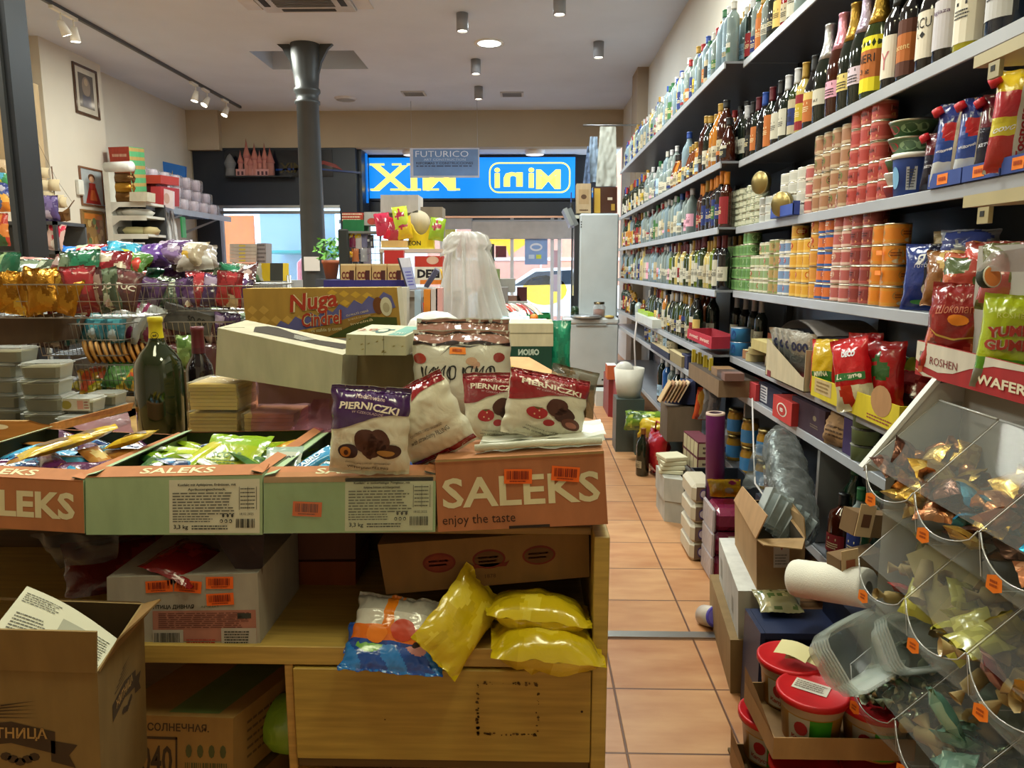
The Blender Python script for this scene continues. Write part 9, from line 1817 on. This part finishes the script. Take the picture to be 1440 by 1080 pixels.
def ya(u, v):
 if v > .9: return '9aac1c'
 if v > -.35: return 'a8b820'
 if v > -.6: return '5a9428'
 return '7a7868' if ((u+.1)/.5)**2+((v+.8)/.14)**2 > 1 else 'b8b0a8'
g = bag(b, w, h, .06, ya, seed=6, nu=26, nv=30, wr=.9); b.text('ROSHEN', g, 0, h*.78, h*.055, 'satin', 'c8cc60', w=w*.5)
for s_, c, d in ((.09, 'd8d4c0', 0), (.045, 'a83020', 3)):
 b.text('YUMMI', lift(g, 1+d), w*.02, h*.62, h*.11, 'satin', c, w=w*.74, bold=s_, rot=6); b.text('GUMMI', lift(g, 1+d), w*.03, h*.48, h*.11, 'satin', c, w=w*.78, bold=s_, rot=2)
b.text('FIZZY WORMS', lift(g, 2), w*.05, h*.28, h*.04, 'satin', 'c8d0a0', w=w*.55, bold=.02); b.disc(g, w*.36, h*.15, w*.1, h*.06, 'satin', '5a4878', 14); b.disc(lift(g), w*.36, h*.15, w*.06, h*.035, 'satin', 'c8c0c8', 12)
b.obj('sweets_bag', loc=q2(1414, dx=.04), rot=(-4, 3, -42), label='lime green sweets bag lettered YUMMI GUMMI in the wafer display box', cat='sweets bag')
for i, (px, py, X, zz) in enumerate(((1370, 72, 1.02, 0), (1355, 268, .98, 0))):
 a = PX(px, py+8, X); ye = .75; t = root('beige_tray', '%s empty beige plastic tray edge reaching into the picture over the candy rack' % ('upper', 'lower')[i], 'plastic tray', (X, (a.y+ye)/2, a.z-.03)); L_ = (a.y-ye)/2; b = B()
 qq = Q([(0, L_, .004), (0, -L_, .0), (0, -L_, .035), (0, L_, .03)], (.26, 0, .015)); qq.tray(b, 'satin', 'b8ac84', '9c9270', .006); b.obj('tray_body', t)
 b = B(); b.box((.0, L_-.10, -.035), (.01, L_-.06, .0), 'satin', 'a89c74'); b.box((-.001, L_-.085, -.02), (.0, L_-.07, -.008), 'matte', '1c1c18'); b.obj('tray_lug', t)
def bucket(px, py, Y, label, tilt=0, word=True, slip=None):
 p = P(px, py, Y); h, r = .135, .088; t = root('pickle_bucket', label, 'bucket', (p.x, p.y, p.z-h), group='red lidded buckets'); b = B()
 b.lathe([(0, 0, 'satin', 'a8742c'), (r*.8, 0, 'satin', 'a8742c'), (r*.9, h*.66, 'satin', 'b88838'), (r*.93, h*.7, 'satin', 'b8a48c'), (r*.97, h*.9, 'satin', 'b8a48c')], 28); f = lambda x, y: Vector(((r*.8+r*.15*y/h+.001)*math.cos(-1.75+x/r), (r*.8+r*.15*y/h+.001)*math.sin(-1.75+x/r), y)); f.step = .02
 b.rect(f, -.02, .006, .045, h*.64, 'satin', '3c9a24'); b.rect(f, -.085, .006, -.02, h*.64, 'satin', 'b8b0a0'); b.disc(lift(f), -.045, h*.42, .02, .02, 'satin', 'a82428', 12); b.text('Капуста', lift(f), -.04, h*.16, .016, 'satin', '9a1c20', w=.07, rot=-8, bold=.03); b.obj('bucket_body', t)
 b = B(); b.lathe([(r*.98, h*.86, 'satin', 'b8141c'), (r*1.06, h*.87, 'satin', 'b8141c'), (r*1.06, h*.97, 'satin', 'c41820'), (r*1.0, h, 'satin', 'c41820'), (r*.95, h*.97, 'satin', 'b8141c'), (0, h*.97, 'satin', 'bc161e')], 32)
 if slip: f = plane((slip[0], slip[1], h*.97), (math.cos(R(slip[2])), math.sin(R(slip[2])), 0), (-math.sin(R(slip[2])), math.cos(R(slip[2])), 0), .002); b.rect(f, -.045, -.028, .045, .028, 'paper', 'c8c0b4'); b.lines(lift(f), -.04, -.02, .04, .02, 4, 'paper', '7a7064', 3)
 b.obj('bucket_lid', t); return t
bucket(1112, 922, 2.02, 'red lidded pickle bucket at the back under the folded papers'); bucket(1143, 968, 1.86, 'front red lidded pickle bucket with a printed slip on its lid', slip=(.0, .01, -35)); bucket(1232, 985, 1.84, 'red lidded pickle bucket under the corner of the clear container stack', slip=(-.02, .04, -20))
bucket(1085, 1000, 2.0, 'red lidded pickle bucket low at the aisle side'); bucket(1132, 1072, 1.83, 'red lidded pickle bucket in the lower tray, front one'); bucket(1235, 1082, 1.8, 'red lidded pickle bucket in the lower tray beside the bins')
z_up = P(1143, 968, 1.86).z-.135
for i, (z, lab) in enumerate(((z_up, 'upper kraft tray around the red lidded buckets'), (P(1132, 1072, 1.83).z-.135, 'lower kraft tray around the red lidded buckets'))):
 x0 = P(1098 if i == 0 else 1080, 1000, 1.75).x; t = root('kraft_tray', lab, 'tray', (x0+.17, 1.93, z-.003)); b = B(); BOX(0, -.04, 0, .36, .26, .06).tray(b, 'card', 'a07c50', '7a5c38', .003); b.poly([(-.18, -.17, .06), (-.18, .09, .06), (-.182, .09, .11), (-.182, -.02, .10), (-.182, -.15, .07)], 'card', '8a6a42'); b.obj('tray_body', t)
B().box((x0, 1.78, 0), (x0+.34, 2.08, max(.01, z-.006)), 'card', '6a5232').obj('storage_carton', label='kraft carton on the floor under the bucket trays', cat='carton')
for i in range(2): b = B(); b.grid(lambda u, v: Vector((u*.045, v*.03, .006*math.cos(u*2)+.004*v)), 6, 4, 'paper', 'c8c090'); b.obj('folded_paper', loc=P(1112+14*i, 912+10*i, 2.0)+Vector((0, -.02, .006+.008*i)), rot=(8, 0, -40+10*i), label='%s cream folded paper on the back pickle bucket' % ('upper', 'lower')[i], cat='paper')
def contstack(px, py, Y, w, d, n, rot, label):
 t = root('container_stack', label, 'container stack', P(px, py, Y), rot)
 for k in range(n):
  b = B(); z = .012*k
  def ring(s_, zz, m=28):
   r_ = []
   for i in range(m):
    a = 2*math.pi*i/m; c, s2 = math.cos(a), math.sin(a); e = .35; r_.append((math.copysign(abs(c)**e, c)*w/2*s_*(1+.012*(i % 2)), math.copysign(abs(s2)**e, s2)*d/2*s_*(1+.012*(i % 2)), zz))
   return r_
  R_ = [ring(.72, z), ring(.78, z+.012), ring(.92, z+.06), ring(1.0, z+.064)]
  for A_, C_ in zip(R_, R_[1:]):
   for i in range(28): j = (i+1) % 28; b.poly([A_[i], A_[j], C_[j], C_[i]], 'pet', 'eef2f1', True)
  if k == 0: b.poly(R_[0], 'clear', 'dfe4e2')
  b.obj('clear_container', t)
contstack(1178, 925, 1.82, .2, .16, 6, (52, -12, 28), 'tilted stack of clear ribbed plastic containers over the red lidded buckets'); contstack(1262, 915, 1.78, .17, .14, 5, (48, 0, 12), 'second stack of clear plastic containers behind the candy bins')
